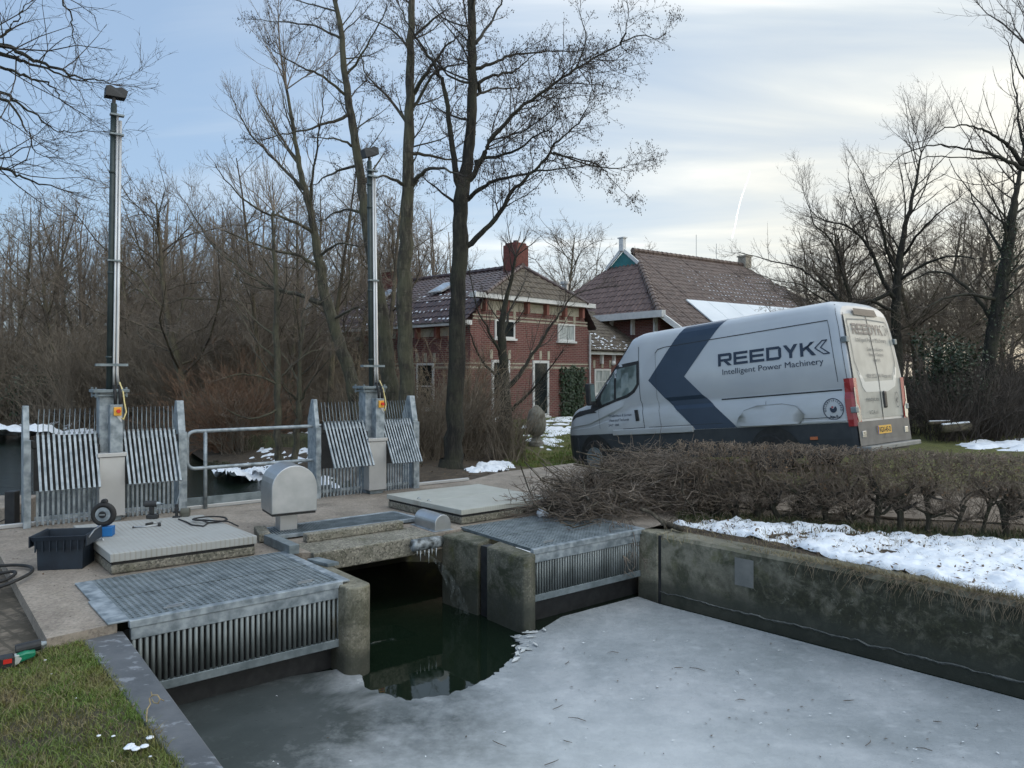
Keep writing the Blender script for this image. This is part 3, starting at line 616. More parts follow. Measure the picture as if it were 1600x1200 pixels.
# ================================================================= hatches
ALU = M('ribbed_pale_panel', (.46, .47, .46), (.56, .57, .56), scale=4, rough=.55, metal=.1, bmp=.05)
def grooved(name, slab_a, c_hi, c_lo, freq, rot):
    m, nt, b = nodes(name); P = coords(nt, True); b.inputs['Roughness'].default_value = .6
    w = nd(nt, 'ShaderNodeTexWave', wave_type='BANDS', bands_direction='X'); w.inputs['Scale'].default_value = freq; w.inputs['Distortion'].default_value = 0.
    nt.links.new(mapping(nt, P, (1, 1, 1), (0, 0, rot)), w.inputs[0])
    c = ramp(nt, noise(nt, P, 5, 8, .7), [(.3, c_lo), (.7, c_hi)])
    dirt = math_(nt, 'MULTIPLY', ramp(nt, w.outputs[1], [(.05, 1.), (.4, 0.)]), ramp(nt, noise(nt, P, 1.7, 6), [(.4, .08), (.65, .5)]))
    nt.links.new(mix(nt, dirt, c, (.20, .165, .12)), b.inputs['Base Color']); bump(nt, b, w.outputs[1], .12, .003); return m
HL = grooved('left_hatch_panel', 0, (.37, .375, .365), (.31, .315, .30), 7.5, math.radians(-38))
HR = grooved('right_hatch_panel', 0, (.42, .425, .39), (.35, .355, .32), 9.0, math.radians(-38))
def hatch(px, z, th, mat, label, seam, baseh):
    A, B, C_, D = [g(*p, z) for p in px]                 # front left, front right, back right, back left
    t = empty('hatch', A.copy().to_2d().to_3d(), 0, label, 'hatch', 'raised hatch covers on the deck')
    o = V((A.x, A.y, 0)); A, B, C_, D = A-o, B-o, C_-o, D-o; c = (A+B+C_+D)/4
    s1, s2 = A.lerp(D, seam), B.lerp(C_, seam); gap = (D-A).normalized()*.006
    for q in ([A, B, s2-gap*.5, s1-gap*.5], [s1+gap*.5, s2+gap*.5, C_, D]):
        mb = MB(); mb.prism([p-V((0, 0, th)) for p in q], (0, 0, th)); mb.build('panel', mat, t, bevel=.006)
    bs = MB(); bs.prism([V((p.x, p.y, .004)).lerp(V((c.x, c.y, .004)), .018) for p in (A, B, C_, D)], (0, 0, z-th-.03)); bs.build('concrete_base', CONC_BEAM, t, bevel=.015)
    pl = MB(); pl.prism([V((p.x, p.y, z-th-.028)).lerp(V((c.x, c.y, z-th-.028)), .03) for p in (A, B, C_, D)], (0, 0, .026)); pl.build('seal', RUBBER, t)
    hd = MB()
    for f in (.86, 1.12):
        p = A.lerp(D, seam*f)+V((0, 0, .004))+(B-A).normalized()*.07; e = (D-A).normalized()
        hd.tube([p, p+V((0, 0, .016))+e*.015, p+V((0, 0, .016))+e*.05, p+e*.065], .005, 6)
    hd.build('lifting_handle', STAIN, t)
    return t
hatch([(172, 866), (402, 837), (316, 804), (114, 821)], .185, .075, HL, 'wide pale hatch cover with tools lying on it, beside the dark crate', .44, 0)
hatch([(721, 797), (862, 777), (748, 756), (604, 772)], .175, .06, HR, 'pale hatch cover with fine ribbed edges, partly under the pile of twigs', .52, 0)
ht_ = MB(); 
for k in range(3):
    p = g(134+k*9, 846+k*8, .06); ht_.tube([p, p-UV_*.08, p-UV_*.08-VV_*.0+V((0, 0, -.03)), p+V((0, 0, -.03))], .008, 6)
o = ht_.build('step_irons', STAIN); tag(o, 'three small bent bars on the left side of the tool covered hatch', 'bars')
# ================================================================= walk-over grating
t = empty('floor_grating', GR[0], 0, 'long narrow framed floor grating beside the post of the steel housing', 'grating')
a, b_, c, d = [p-GR[0] for p in GR]; z1 = V((0, 0, .035)); zt_ = V((0, 0, 1))
fm = MB()
for p, q in ((a, b_), (b_, c), (c, d), (d, a)): fm.bar(p+z1, q+z1, .05, .035)
fm.build('frame', GALV, t, bevel=.003)
gm_ = MB(); n = 58
for i in range(1, n): gm_.bar(a.lerp(b_, i/n)+z1, d.lerp(c, i/n)+z1, .012, .03)
for i in range(1, 12): gm_.bar(a.lerp(d, i/12)+z1-zt_*.002, b_.lerp(c, i/12)+z1-zt_*.002, .009, .022)
gm_.build('bar_grid', GALV_D, t)
sk = MB()
for f in (0.02, .9): sk.frame(a.lerp(b_, f)+V((0, 0, .004)), (b_-a)*.08, (d-a)*.06, V((0, 0, .012)))
for f in (0.02, .45, .9): sk.frame(d.lerp(c, f)+V((0, 0, .004)), (b_-a)*.08, (a-d)*.06, V((0, 0, .012)))
sk.build('support', GALV_D, t)
mb = MB(); mb.bar(GR[3]+V((.02, -.05, .05))-UV_*.02, GR[0]-UV_*.05+V((0, -.05, .05)), .12, .09)
o = mb.build('timber_block', CONC_BEAM, bevel=.012); tag(o, 'grey weathered block at the left end of the long narrow floor grating', 'block')
# ================================================================= stainless housings
def dome(mb, w, dpt, h, hb, n=14):                      # arch profile in local x-z, extruded along y
    pts = [(w/2, 0, hb), (w/2, 0, hb+h-w/2)] if h > w/2 else [(w/2, 0, hb)]
    r = min(w/2, h)
    for k in range(n+1):
        a_ = math.pi*k/n; pts.append((w/2*math.cos(a_), 0, hb+h-r+r*math.sin(a_)))
    pts += [(-w/2, 0, hb)]
    mb.prism(pts, (0, dpt, 0))
ang = math.atan2(UV_.y, UV_.x)
t = empty('control_housing', g(448, 833), ang-.10, 'stainless steel housing with rounded top standing on a square post', 'housing')
mb = MB(); dome(mb, .48, .46, .50, .25); mb.xf(Matrix.Translation((.03, -.20, 0))); hb = mb.build('hood', STAIN, t, bevel=.008)
mb = MB(); mb.box(-.20, .26, -.18, .24, .225, .25); mb.build('base_plate', BLACK, t)
mb = MB(); mb.box(-.09, .10, -.06, .13, .002, .226); mb.build('post', STAIN2, t, bevel=.01)
t = empty('motor_cover', g(692, 829), ang-.02, 'small low stainless steel cover with rounded top between the two ribbed areas', 'cover')
mb = MB(); dome(mb, .20, .46, .17, .004); mb.build('hood', STAIN, t, bevel=.006)
mb = MB(); mb.box(-.13, .115, -.03, .5, 0.001, .006); mb.build('base_plate', GALV, t)
# outlet pipe with ice and the jet of water
t = empty('outlet_pipe', g(638, 851, -.05)-VV_*.07, 0, 'short icy drain pipe sticking out at the corner of the weir beam', 'pipe')
D_ = UV_.copy(); mb = MB(); mb.tube([D_*0.0, D_*.01, D_*.15, D_*.31, D_*.36], [.05, .062, .064, .062, .05], 18); mb.build('pipe', M('frosted_pipe', (.03, .035, .035), (.30, .33, .35), scale=9, rough=.35, lo=.42, hi=.6, c3=(.55, .58, .6), bmp=.3), t, smooth=True)
ic = MB()
for q, h in ((.05, .05), (.09, .11), (.14, .06), (.19, .15), (.23, .07), (.28, .10)): ic.cyl(D_*q-VV_*.02-V((0, 0, .055)), D_*q-VV_*.02-V((0, 0, .055+h)), .009, 6, .001)
ic.build('icicles', M('clear_grey_ice', (.42, .46, .48), (.62, .66, .68), scale=18, rough=.25, bmp=.4, bscale=40), t, smooth=True)
m, nt, b = nodes('falling_water'); b.inputs['Base Color'].default_value = (.55, .62, .62, 1); b.inputs['Roughness'].default_value = .1
tr = nd(nt, 'ShaderNodeBsdfTransparent'); mx = nd(nt, 'ShaderNodeMixShader')
nt.links.new(ramp(nt, noise(nt, mapping(nt, coords(nt), (9, 9, 1.2)), 3, 6, .7), [(.4, .0), (.8, .15)]), mx.inputs[0])
nt.links.new(tr.outputs[0], mx.inputs[1]); nt.links.new(b.outputs[0], mx.inputs[2]); nt.links.new(mx.outputs[0], nt.nodes['Material Output'].inputs[0])
j0 = g(662, 866, -.14); j1 = g(724, 958, WZ); mb = MB(); vs = []; NJ = 22
for i in range(NJ+1):
    f = i/NJ; x = j0.lerp(j1, f**.75); x.z = j0.z+(j1.z-j0.z)*f**1.6
    for k in range(7): vs.append(x+V(((k-3)*.012*(.4+1.9*f)+random.uniform(-.004, .004), random.uniform(-.02, .02), -(abs(k-3)*.012*f))))
mb.add(vs, [(i*7+k, i*7+k+1, (i+1)*7+k+1, (i+1)*7+k) for i in range(NJ) for k in range(6)])
o = mb.build('water_jet', m, smooth=True); tag(o, 'thin jet of water falling from the icy drain pipe into the dark pool', 'water jet')
mb = MB()
for i in range(0): mb.lathe([(.012, 0), (.026, .006), (.022, .02), (.006, .035)], 8, j1+V((random.uniform(-.06, .08), random.uniform(-.05, .05), -.01)))
# ================================================================= tools on and near the hatch
t = empty('storage_crate', g(104, 884), 0, 'dark blue plastic stacking crate standing on the deck', 'crate'); t.scale = (1.06, 1.06, 1.12)
cr = MB(); h = .27
def shell(mb, bx, by, tx, ty, z0, z1, th):
    for i in range(4):
        c = [(-1, -1), (1, -1), (1, 1), (-1, 1)]; p, q = c[i], c[(i+1) % 4]
        A0, B0 = V((p[0]*bx, p[1]*by, z0)), V((q[0]*bx, q[1]*by, z0)); A1, B1 = V((p[0]*tx, p[1]*ty, z1)), V((q[0]*tx, q[1]*ty, z1))
        inn = V((-(p[0]+q[0])/2, -(p[1]+q[1])/2, 0))*th; mb.add([A0, B0, B1, A1, A0+inn, B0+inn, B1+inn, A1+inn], [(0, 1, 2, 3), (5, 4, 7, 6), (3, 2, 6, 7), (0, 4, 5, 1)])
NAVY = M('dark_blue_plastic', (.008, .014, .024), (.014, .024, .038), scale=10, rough=.5)
shell(cr, .19, .135, .195, .14, 0, .17, .006); shell(cr, .205, .15, .22, .165, .17, h, .008); cr.poly([(-.19, -.135, .004), (.19, -.135, .004), (.19, .135, .004), (-.19, .135, .004)])
rz_ = Matrix.Rotation(.18, 4, 'Z'); rz_ = rz_ @ Matrix.Scale(.9, 4, (1, 0, 0)); cr.xf(rz_); cr.build('body', NAVY, t, bevel=.003)
rm = MB(); 
shell(rm, .222, .167, .235, .178, h-.035, h, .006); rm.box(-.245, -.235, -.18, .18, h-.08, h+.004); rm.box(.235, .245, -.18, .18, h-.08, h+.004)
for k in range(7): rm.box(-.2+k*.06, -.19+k*.06, -.172, -.158, .15, h-.035)
rm.xf(rz_); rm.build('rim', NAVY, t)
hd = MB(); hd.box(.236, .244, -.12, .12, h-.01, h+.0); hd.tube([(.25, -.15, h-.02), (.25, -.02, h+.015), (.25, .13, h+.02)], .006, 6); hd.xf(rz_); hd.build('handle', STAIN, t)
pz = .187
t = empty('box', g(164, 837, pz), .25, 'small bright blue box with the black wheel on top, on the pale hatch', 'box')
mb = MB(); mb.box(-.075, .075, -.055, .055, 0, .085); mb.build('carton', M('bright_blue_card', (.008, .12, .36), (.012, .15, .42), rough=.6), t, bevel=.004)
mb = MB(); mb.box(-.076, .076, -.056, .056, .07, .0865); mb.build('lid', M('bright_blue_card', (.01, .1, .3)), t, bevel=.003)
t = empty('flange_wheel', g(162, 837, pz)+V((0, 0, .088)), .12, 'black round wheel with a silver hub standing on the blue box', 'wheel')
mb = MB(); ring = [(0, 0, 0)]
rr_ = [(.09+.026*math.cos(a_), .028*math.sin(a_)) for a_ in [math.pi*2*k/10 for k in range(10)]]
vs = []; 
for j in range(28):
    a_ = 2*math.pi*j/28
    for rad, y in rr_: vs.append((rad*math.cos(a_), y, .116+rad*math.sin(a_)))
mb.add(vs, [(j*10+k, ((j+1) % 28)*10+k, ((j+1) % 28)*10+(k+1) % 10, j*10+(k+1) % 10) for j in range(28) for k in range(10)]); mb.build('tyre', RUBBER, t, smooth=True)
mb = MB(); mb.cyl((0, -.022, .116), (0, .022, .116), .068, 24); mb.cyl((0, -.03, .116), (0, -.02, .116), .045, 18); hub = mb.build('hub', GALV, t)
mb = MB(); mb.cyl((0, -.034, .116), (0, -.029, .116), .034, 16); mb.build('hub_hole', BLACK, hub)
mb = MB(); mb.box(-.025, .025, -.037, -.033, .11, .122); mb.build('hub_bar', STAIN, hub)
mb = MB(); mb.cyl((.005, -.02, .235), (.005, .03, .235), .027, 12); mb.box(-.012, .02, -.02, .02, .21, .24); mb.build('valve_knob', BLACK, t, bevel=.004)
t = empty('cordless_drill', g(238, 810, pz), .2, 'black cordless drill standing on its battery on the pale hatch', 'drill')
mb = MB(); mb.box(-.055, .06, -.035, .035, 0, .045); mb.build('battery', BLACK, t, bevel=.008)
mb = MB(); mb.prism([(-.025, -.02, .045), (.02, -.02, .045), (.012, -.02, .13), (-.03, -.02, .13)], (0, .04, 0)); mb.build('grip', BLACK, t, bevel=.008)
mb = MB(); mb.cyl((-.075, 0, .155), (.045, 0, .155), .034, 14); mb.build('motor_body', BLACK, t, smooth=False, bevel=.006)
mb = MB(); mb.cyl((.045, 0, .155), (.085, 0, .155), .022, 12, .014); mb.cyl((.085, 0, .155), (.125, 0, .153), .005, 6); mb.build('chuck', GALV, t)
t = empty('magnetic_pump', g(276, 808, pz), .3, 'small black hand pump with a slim grey wand, near the cable coil', 'pump')
mb = MB(); mb.box(-.04, .04, -.03, .03, 0, .012); mb.cyl((0, 0, .012), (0, 0, .14), .016, 10); mb.box(-.02, .02, -.02, .02, .07, .10); mb.cyl((-.035, 0, .055), (.035, 0, .055), .012, 8); mb.build('body', BLACK, t, bevel=.003)
mb = MB(); mb.tube([(0, 0, .14), (.02, .0, .22), (.06, 0, .36)], [.006, .005, .004], 6); mb.build('wand', GALV, t)
t = empty('gauge_block', g(283, 807, pz)+V((.03, .02, 0)), .1, 'little grey olive valve block beside the hand pump', 'valve block')
mb = MB(); mb.cyl((-.04, 0, .045), (.05, .01, .045), .042, 12); mb.box(-.03, .05, -.03, .03, 0, .03); mb.build('block', M('olive_grey_paint', (.07, .07, .055), (.11, .11, .09), rough=.6), t, bevel=.003)
mb = MB(); mb.cyl((-.052, 0, .045), (-.04, 0, .045), .03, 12); mb.build('face_plate', GALV, t)
def rod_tool(name, p, q, r, label, cat, head):
    t = empty(name, p, math.atan2((q-p).y, (q-p).x), label, cat); L_ = (q-p).length
    mb = MB(); mb.cyl((0, 0, r), (L_, 0, r), r, 8); mb.build('shaft', STAIN, t, smooth=True)
    mb = MB(); head(mb, L_); mb.build('head', BLACK, t, bevel=.002)
rod_tool('socket_wrench', g(208, 825, pz), g(249, 822, pz), .006, 'long thin socket wrench lying on the pale hatch below the drill', 'wrench', lambda mb, L_: (mb.cyl((L_, 0, 0), (L_, 0, .03), .016, 10), mb.cyl((0, -.02, .008), (0, .02, .008), .008, 6)))
rod_tool('screwdriver', g(252, 816, pz), g(232, 820, pz), .005, 'short silver screwdriver with a dark handle on the hatch, beside the socket wrench', 'screwdriver', lambda mb, L_: mb.cyl((L_-.05, 0, .011), (L_+.03, 0, .011), .012, 8))
# cables and hoses
def coil(name, pts, r, mat, label, cat):
    mb = MB(); mb.tube(pts, r, 8); o = mb.build(name, mat, smooth=True); return tag(o, label, cat)
c0 = g(329, 814, pz); pts = [g(279, 811, pz+.008), g(290, 815, pz+.008), g(300, 820, pz+.008), g(318, 822, pz+.008)]
for k in range(40):
    a_ = -1.4+k*.45; rad = .135+.008*math.sin(k*1.3); pts.append(c0+V((rad*1.25*math.cos(a_), rad*math.sin(a_), .008+.0035*(k % 14)/2)))
pts += [g(357, 815, pz+.02), g(372, 822, pz+.006)]
coil('cable', pts, .0075, RUBBER, 'thin black cable coiled on the right end of the pale hatch', 'cable')
pts = [g(-60, 935, -.06)]
for px, py, z in ((0, 917, .0), (25, 907, .03), (45, 897, .035), (51, 890, .03), (45, 885, .025), (25, 883, .02), (0, 884, .02), (-40, 888, .0)): pts.append(g(px, py, z+.012))
pts += [g(-60, 905, 0), g(-20, 915, .0), g(0, 909, .02), (g(15, 903, .03)), g(24, 896, .04), g(20, 893, .04), g(0, 896, .03), g(-40, 903, -.02)]
sp_ = []
for i in range(len(pts)-1):
    for k in range(5):
        f = k/5; p0, p1, p2, p3 = pts[max(i-1, 0)], pts[i], pts[i+1], pts[min(i+2, len(pts)-1)]
        sp_.append(.5*((2*p1)+(p2-p0)*f+(2*p0-5*p1+4*p2-p3)*f*f+(3*p1-p0-3*p2+p3)*f**3))
coil('hose', sp_, .014, RUBBER, 'thick black hose looped over the left edge of the deck', 'hose')
for a_, b__, r, lab in (((0, 815), (36, 801), .006, 'thin dark cable lying on the landing slab left of the rake'),):
    coil('cable', [g(*a_, .03), g((a_[0]+b__[0])/2, (a_[1]+b__[1])/2-1, .03), g(*b__, .02)], r, RUBBER, lab, 'cable')
# power tool in the grass
p = g(17, 1042, -.085); t = empty('power_tool', p, .62, 'green and black cordless power tool with a red and black battery lying in the grass', 'power tool'); t.scale = (.82, .82, .82)
GREEN = M('green_plastic', (.008, .16, .085), (.015, .22, .12), scale=20, rough=.35); GREYL = M('pale_grey_plastic', (.35, .38, .36), (.45, .47, .45), rough=.4)
mb = MB(); mb.box(-.075, .02, -.05, .05, .004, .09); bt_ = mb.build('battery', BLACK, t, bevel=.01)
mb = MB(); mb.box(-.05, .005, -.0515, -.05, .045, .078); mb.build('red_label', RED, bt_)
mb = MB(); mb.prism([(.02, -.035, .012), (.07, -.03, .03), (.155, -.03, .05), (.16, -.03, .095), (.09, -.03, .10), (.02, -.035, .085)], (0, .065, 0)); mb.build('handle', GREEN, t, bevel=.014)
mb = MB(); mb.prism([(.022, -.037, .012), (.05, -.032, .022), (.075, -.032, .062), (.05, -.032, .09), (.022, -.037, .087)], (0, .07, 0)); mb.build('grip_trim', GREYL, t, bevel=.006)
mb = MB(); mb.cyl((.03, .06, .10), (.20, .05, .115), .042, 14); mb.build('motor_body', BLACK, t, bevel=.008)
mb = MB(); mb.cyl((.2, .05, .115), (.235, .048, .118), .024, 12, .016); mb.build('chuck', GALV, t)
# dry tendril on the capstone
rp = [g(229, 1128, -.05)]
for px, py, z in ((229, 1118, -.04), (230, 1108, -.03), (235, 1100, -.01), (233, 1092, .0), (238, 1086, .02), (246, 1086, .02), (250, 1092, .0), (247, 1099, -.02), (240, 1098, -.04), (237, 1092, -.03)): rp.append(g(px, py, z))
mb = MB(); mb.tube(rp, .0035, 6); mb.tube([g(238, 1088, .0), g(236, 1081, .01)], .003, 5); mb.tube([g(250, 1092, 0), g(256, 1095, -.03)], .003, 5)
o = mb.build('dry_tendril', M('dry_straw', (.22, .17, .09), (.34, .27, .15), scale=60, rough=.8), smooth=True); tag(o, 'curled dry plant tendril lying on the bluestone capping', 'plant stem')
# ================================================================= houses
m, nt, b = nodes('red_brick'); O_ = coords(nt); s_ = nd(nt, 'ShaderNodeSeparateXYZ'); nt.links.new(O_, s_.inputs[0])
cv = nd(nt, 'ShaderNodeCombineXYZ'); nt.links.new(math_(nt, 'ADD', s_.outputs[0], s_.outputs[1]), cv.inputs[0]); nt.links.new(s_.outputs[2], cv.inputs[1])
br = nd(nt, 'ShaderNodeTexBrick'); nt.links.new(cv.outputs[0], br.inputs['Vector']); br.inputs['Scale'].default_value = 1
br.inputs['Brick Width'].default_value = .22; br.inputs['Row Height'].default_value = .065; br.inputs['Mortar Size'].default_value = .008; br.inputs['Bias'].default_value = -.1
br.inputs['Color1'].default_value = (.125, .04, .036, 1); br.inputs['Color2'].default_value = (.195, .065, .056, 1); br.inputs['Mortar'].default_value = (.23, .185, .165, 1)
c_ = mix(nt, math_(nt, 'MULTIPLY', ramp(nt, noise(nt, O_, 1.6, 8, .65), [(.4, 0.), (.7, 1.)]), .35), br.outputs[0], (.12, .05, .04))
nt.links.new(c_, b.inputs['Base Color']); b.inputs['Roughness'].default_value = .85; bump(nt, b, br.outputs[1], -.5, .008); BRICK = m
WHITE = M('white_painted_wood', (.56, .57, .57), (.68, .68, .67), scale=5, rough=.5)
CREAM = M('cream_plaster', (.33, .30, .235), (.45, .415, .33), scale=7, rough=.8)
TILE_D = M('dark_glazed_roof_tile', (.035, .022, .025), (.075, .045, .045), scale=3, rough=.4, c3=(.05, .05, .04))
TILE_G = M('weathered_roof_tile', (.085, .06, .05), (.16, .115, .095), scale=4, rough=.65, c3=(.13, .13, .08))
TILE_M = M('mossy_roof_tile', (.075, .058, .044), (.135, .11, .08), scale=5, rough=.75, c3=(.14, .13, .08))
TEAL = M('teal_painted_boards', (.02, .14, .15), (.03, .18, .19), scale=4, rough=.5)
GLASSD = M('dark_window_glass', (.012, .016, .018), (.03, .035, .036), scale=1.5, rough=.06, spec=.6)
CURTAIN = M('pale_net_curtain', (.25, .28, .28), (.5, .53, .53), scale=12, rough=.5, stretch=(1, 1, .2))
def tile_roof(mb, poly, eave, tw=.22, tl=.30, h=.035, thick=.02):
    """pantiles as a rippled, stepped sheet clipped to a convex roof plane; eave = direction along the eave"""
    poly = [V(p) for p in poly]; e = V(eave).normalized(); n = V((0, 0, 0))
    for i in range(len(poly)): n += poly[i].cross(poly[(i+1) % len(poly)])
    n.normalize(); n = n if n.z > 0 else -n
    up = n.cross(e).normalized(); up = up if up.z > 0 else -up; o = poly[0]
    us = [(p-o).dot(e) for p in poly]; vs_ = [(p-o).dot(up) for p in poly]
    u0, u1, v0, v1 = min(us), max(us), min(vs_), max(vs_); nu = int((u1-u0)/tw*6)+2; nv = int((v1-v0)/tl)+2
    vs = []; fs = []
    for j in range(nv):
        for step in (0, 1):
            v = v0+(j+step)*tl
            for i in range(nu):
                u = u0+i*tw/6; ph = (u/tw) % 1.0
                w = h*(.5+.5*math.sin(2*math.pi*ph)) if ph < .75 else h*.5*(1-math.sin(2*math.pi*(ph-.75)))*.6
                vs.append(o+e*u+up*v+n*(w+(thick if step == 0 else 0.0)+random.uniform(-.002, .002)))
    for j in range(nv):
        for i in range(nu-1):
            a = (2*j)*nu+i; fs.append((a, a+1, a+nu+1, a+nu))
            if j < nv-1: c = (2*j+1)*nu+i; fs.append((c, c+1, c+nu+1, c+nu))
    bm = bmesh.new(); bv = [bm.verts.new(v) for v in vs]
    for f in fs: bm.faces.new([bv[i] for i in f])
    c = sum(poly, V((0, 0, 0)))/len(poly)
    for i in range(len(poly)):
        p, q = poly[i], poly[(i+1) % len(poly)]; nn = (q-p).cross(n).normalized()
        if (c-p).dot(nn) > 0: nn = -nn
        bmesh.ops.bisect_plane(bm, geom=bm.verts[:]+bm.edges[:]+bm.faces[:], plane_co=p+nn*.02, plane_no=nn, clear_outer=True)
    bm.verts.index_update(); mb.add([v.co.copy() for v in bm.verts], [tuple(v.index for v in f.verts) for f in bm.faces]); bm.free()
    mb.poly([p-n*.02 for p in poly])
def ridge(mb, p, q, r=.11):
    p, q = V(p), V(q); n = max(2, int((q-p).length/.33))
    for i in range(n):
        a, c = p.lerp(q, i/n), p.lerp(q, (i+1.08)/n); mb.tube([a, c], [r, r*.82], 8)
def window(parent, x, z, w, h, y, glass, name='window', bars=(1, 0), arch=0., lintel=True, axis='x', sill=True, fw=.07):
    """a window on the wall plane y = const (local); frame, pane, sill"""
    def P(a, d, c): return (a, d, c) if axis == 'x' else (d, a, c)
    fr = MB()
    def bx(mb, a0, a1, d0, d1, c0, c1):
        q0, q1 = P(a0, d0, c0), P(a1, d1, c1); mb.box(min(q0[0], q1[0]), max(q0[0], q1[0]), min(q0[1], q1[1]), max(q0[1], q1[1]), c0, c1)
    d0, d1 = y-.05, y+.04
    bx(fr, x-w/2, x-w/2+fw, d0, d1, z, z+h); bx(fr, x+w/2-fw, x+w/2, d0, d1, z, z+h); bx(fr, x-w/2+fw, x+w/2-fw, d0, d1, z+h-fw, z+h); bx(fr, x-w/2+fw, x+w/2-fw, d0, d1, z, z+fw)
    for i in range(1, bars[0]): a = x-w/2+w*i/bars[0]; bx(fr, a-.02, a+.02, d0+.01, d1, z+fw, z+h-fw)
    for i in range(1, bars[1]+1 if bars[1] else 0): c = z+h*i/(bars[1]+1); bx(fr, x-w/2+fw, x+w/2-fw, d0+.014, d1-.002, c-.02, c+.02)
    f = fr.build(name, WHITE, parent)
    pn = MB(); bx(pn, x-w/2+fw*.5, x+w/2-fw*.5, y-.022, y-.012, z+fw*.5, z+h-fw*.5); pn.build('pane', glass, f)
    if sill: sl = MB(); bx(sl, x-w/2-.06, x+w/2+.06, y-.10, y+.02, z-.07, z-.003); sl.build('sill', WHITE, f)
    if lintel:
        ln = MB(); k = 5 if w > .8 else 3
        for i in range(k):
            a = x-w/2+w*i/(k-1); hh = .30 if i in (0, k//2, k-1) else .22
            if i in (0, k//2, k-1): bx(ln, a-.06, a+.06, y-.025, y+.01, z+h+.04, z+h+.04+hh)
        ln.build('lintel_stone', CREAM, f)
    return f
# ---- the brick house: local x along the front (to the right), local y along its depth (away), front wall at y = 0
HA = at(735, 655, 24.0); HZ = .12; HA.z = HZ
fa = V((.69, .724, 0)).normalized(); hz = math.atan2(fa.y, fa.x)
house = empty('brick_house', HA, hz, 'red brick farmhouse with white eaves and tiled hipped roof behind the bare trees', 'house')
Wd, Dp, ez, fz, rz_, ry = 6.1, 9.4, 3.12, 4.0, 5.35, .95
wl = MB()
wl.prism([(0, 0, -.5), (Wd, 0, -.5), (Wd, 0, ez), (Wd-.55, 0, fz), (.55, 0, fz), (0, 0, ez)], (0, .3, 0))
wl.box(0, .3, .3, Dp, -.5, ez); wl.box(Wd-.3, Wd, .3, Dp, -.5, ez); wl.box(.3, Wd-.3, Dp-.3, Dp, -.5, ez)
wall = wl.build('wall', BRICK, house)
bd = MB()
for z, hh in ((1.72, .07), (1.86, .05), (3.30, .06), (3.42, .05)):
    if z < 3: bd.box(-.012, Wd+.012, -.014, 0, z, z+hh); bd.box(-.014, 0, 0, Dp, z, z+hh)
    else: bd.box(.1, Wd-.1, -.014, 0, z, z+hh)
bd.build('stone_band', CREAM, wall)
fs_ = MB(); fs_.box(-.05, Wd+.05, -.30, -.02, fz-.02, fz+.14); fs_.box(-.32, -.02, -.1, Dp, ez-.02, ez+.13)
fs_.build('eave_board', WHITE, house)
fp = MB(); fp.box(.45, Wd-.45, -.018, 0, fz-.36, fz-.06); fp.box(-.018, 0, .3, Dp, ez-.34, ez-.05); fp.build('frieze', CREAM, house)
BRB = M('brown_red_brick', (.16, .06, .045), (.22, .08, .06))
for i in range(6): x = .55+i*(Wd-1.1)/5; fc = MB(); fc.box(x-.06, x+.06, -.2, 0, fz-.42, fz-.02); fc.build('bracket', BRB, house)
for i in range(9): y = .5+i*1.0; fc = MB(); fc.box(-.2, 0, y-.06, y+.06, ez-.4, ez-.02); fc.build('bracket', BRB, house)
rf = MB(); mid = 3.4
tile_roof(rf, [(-.35, -.1, ez+.08), (-.35, Dp, ez+.08), (.5, Dp, fz+.02), (.5, -.2, fz+.02)], (0, 1, 0))
tile_roof(rf, [(.5, -.25, fz+.02), (.5, Dp, fz+.02), (mid, Dp, rz_), (mid, ry, rz_)], (0, 1, 0))
roof = rf.build('roof', TILE_D, house)
rf = MB(); tile_roof(rf, [(.35, -.3, fz+.11), (Wd-.35, -.3, fz+.11), (mid, ry, rz_)], (1, 0, 0)); rf.build('hip_face', TILE_M, roof)
rf = MB(); tile_roof(rf, [(Wd-.5, -.25, fz+.02), (Wd-.5, Dp, fz+.02), (mid, Dp, rz_), (mid, ry, rz_)], (0, 1, 0)); tile_roof(rf, [(Wd+.35, -.1, ez+.08), (Wd+.35, Dp, ez+.08), (Wd-.5, Dp, fz+.02), (Wd-.5, -.2, fz+.02)], (0, 1, 0)); rf.build('far_slope', TILE_D, roof)
rg = MB(); ridge(rg, (mid, ry-.1, rz_+.05), (mid, Dp, rz_+.05)); ridge(rg, (.4, -.28, fz+.13), (mid, ry, rz_+.06), .09); ridge(rg, (Wd-.4, -.28, fz+.13), (mid, ry, rz_+.06), .09); rg.build('ridge_tiles', TILE_D, roof)
ch = MB(); ch.box(mid-.33, mid+.33, ry-.05, ry+.6, rz_-.5, rz_+.82); ch.box(mid-.28, mid+.28, ry+.0, ry+.55, rz_+.82, rz_+.90); c1 = ch.build('chimney', M('dark_red_brick', (.10, .032, .026), (.16, .052, .042), scale=14, rough=.85, bmp=.3, bscale=30), house, bevel=.02)
ch = MB(); ch.cyl((mid, ry+.27, rz_+.9), (mid, ry+.27, rz_+1.0), .1, 10); ch.build('chimney_pot', TILE_D, c1)
ch = MB(); ch.box(mid-.55, mid+.35, Dp-1.6, Dp-.9, rz_-.4, rz_+.45); c2 = ch.build('chimney', MATS['dark_red_brick'], house, bevel=.02)
ch = MB(); ch.box(mid-.6, mid+.4, Dp-1.65, Dp-.85, rz_+.45, rz_+.55); ch.build('chimney_cap', CREAM, c2)
ch = MB(); ch.cyl((mid-.1, Dp-1.25, rz_+.55), (mid-.1, Dp-1.25, rz_+.95), .12, 10); ch.cyl((mid-.1, Dp-1.25, rz_+1.0), (mid-.1, Dp-1.25, rz_+1.15), .16, 10, .04); ch.build('chimney_pot', CREAM, c2)
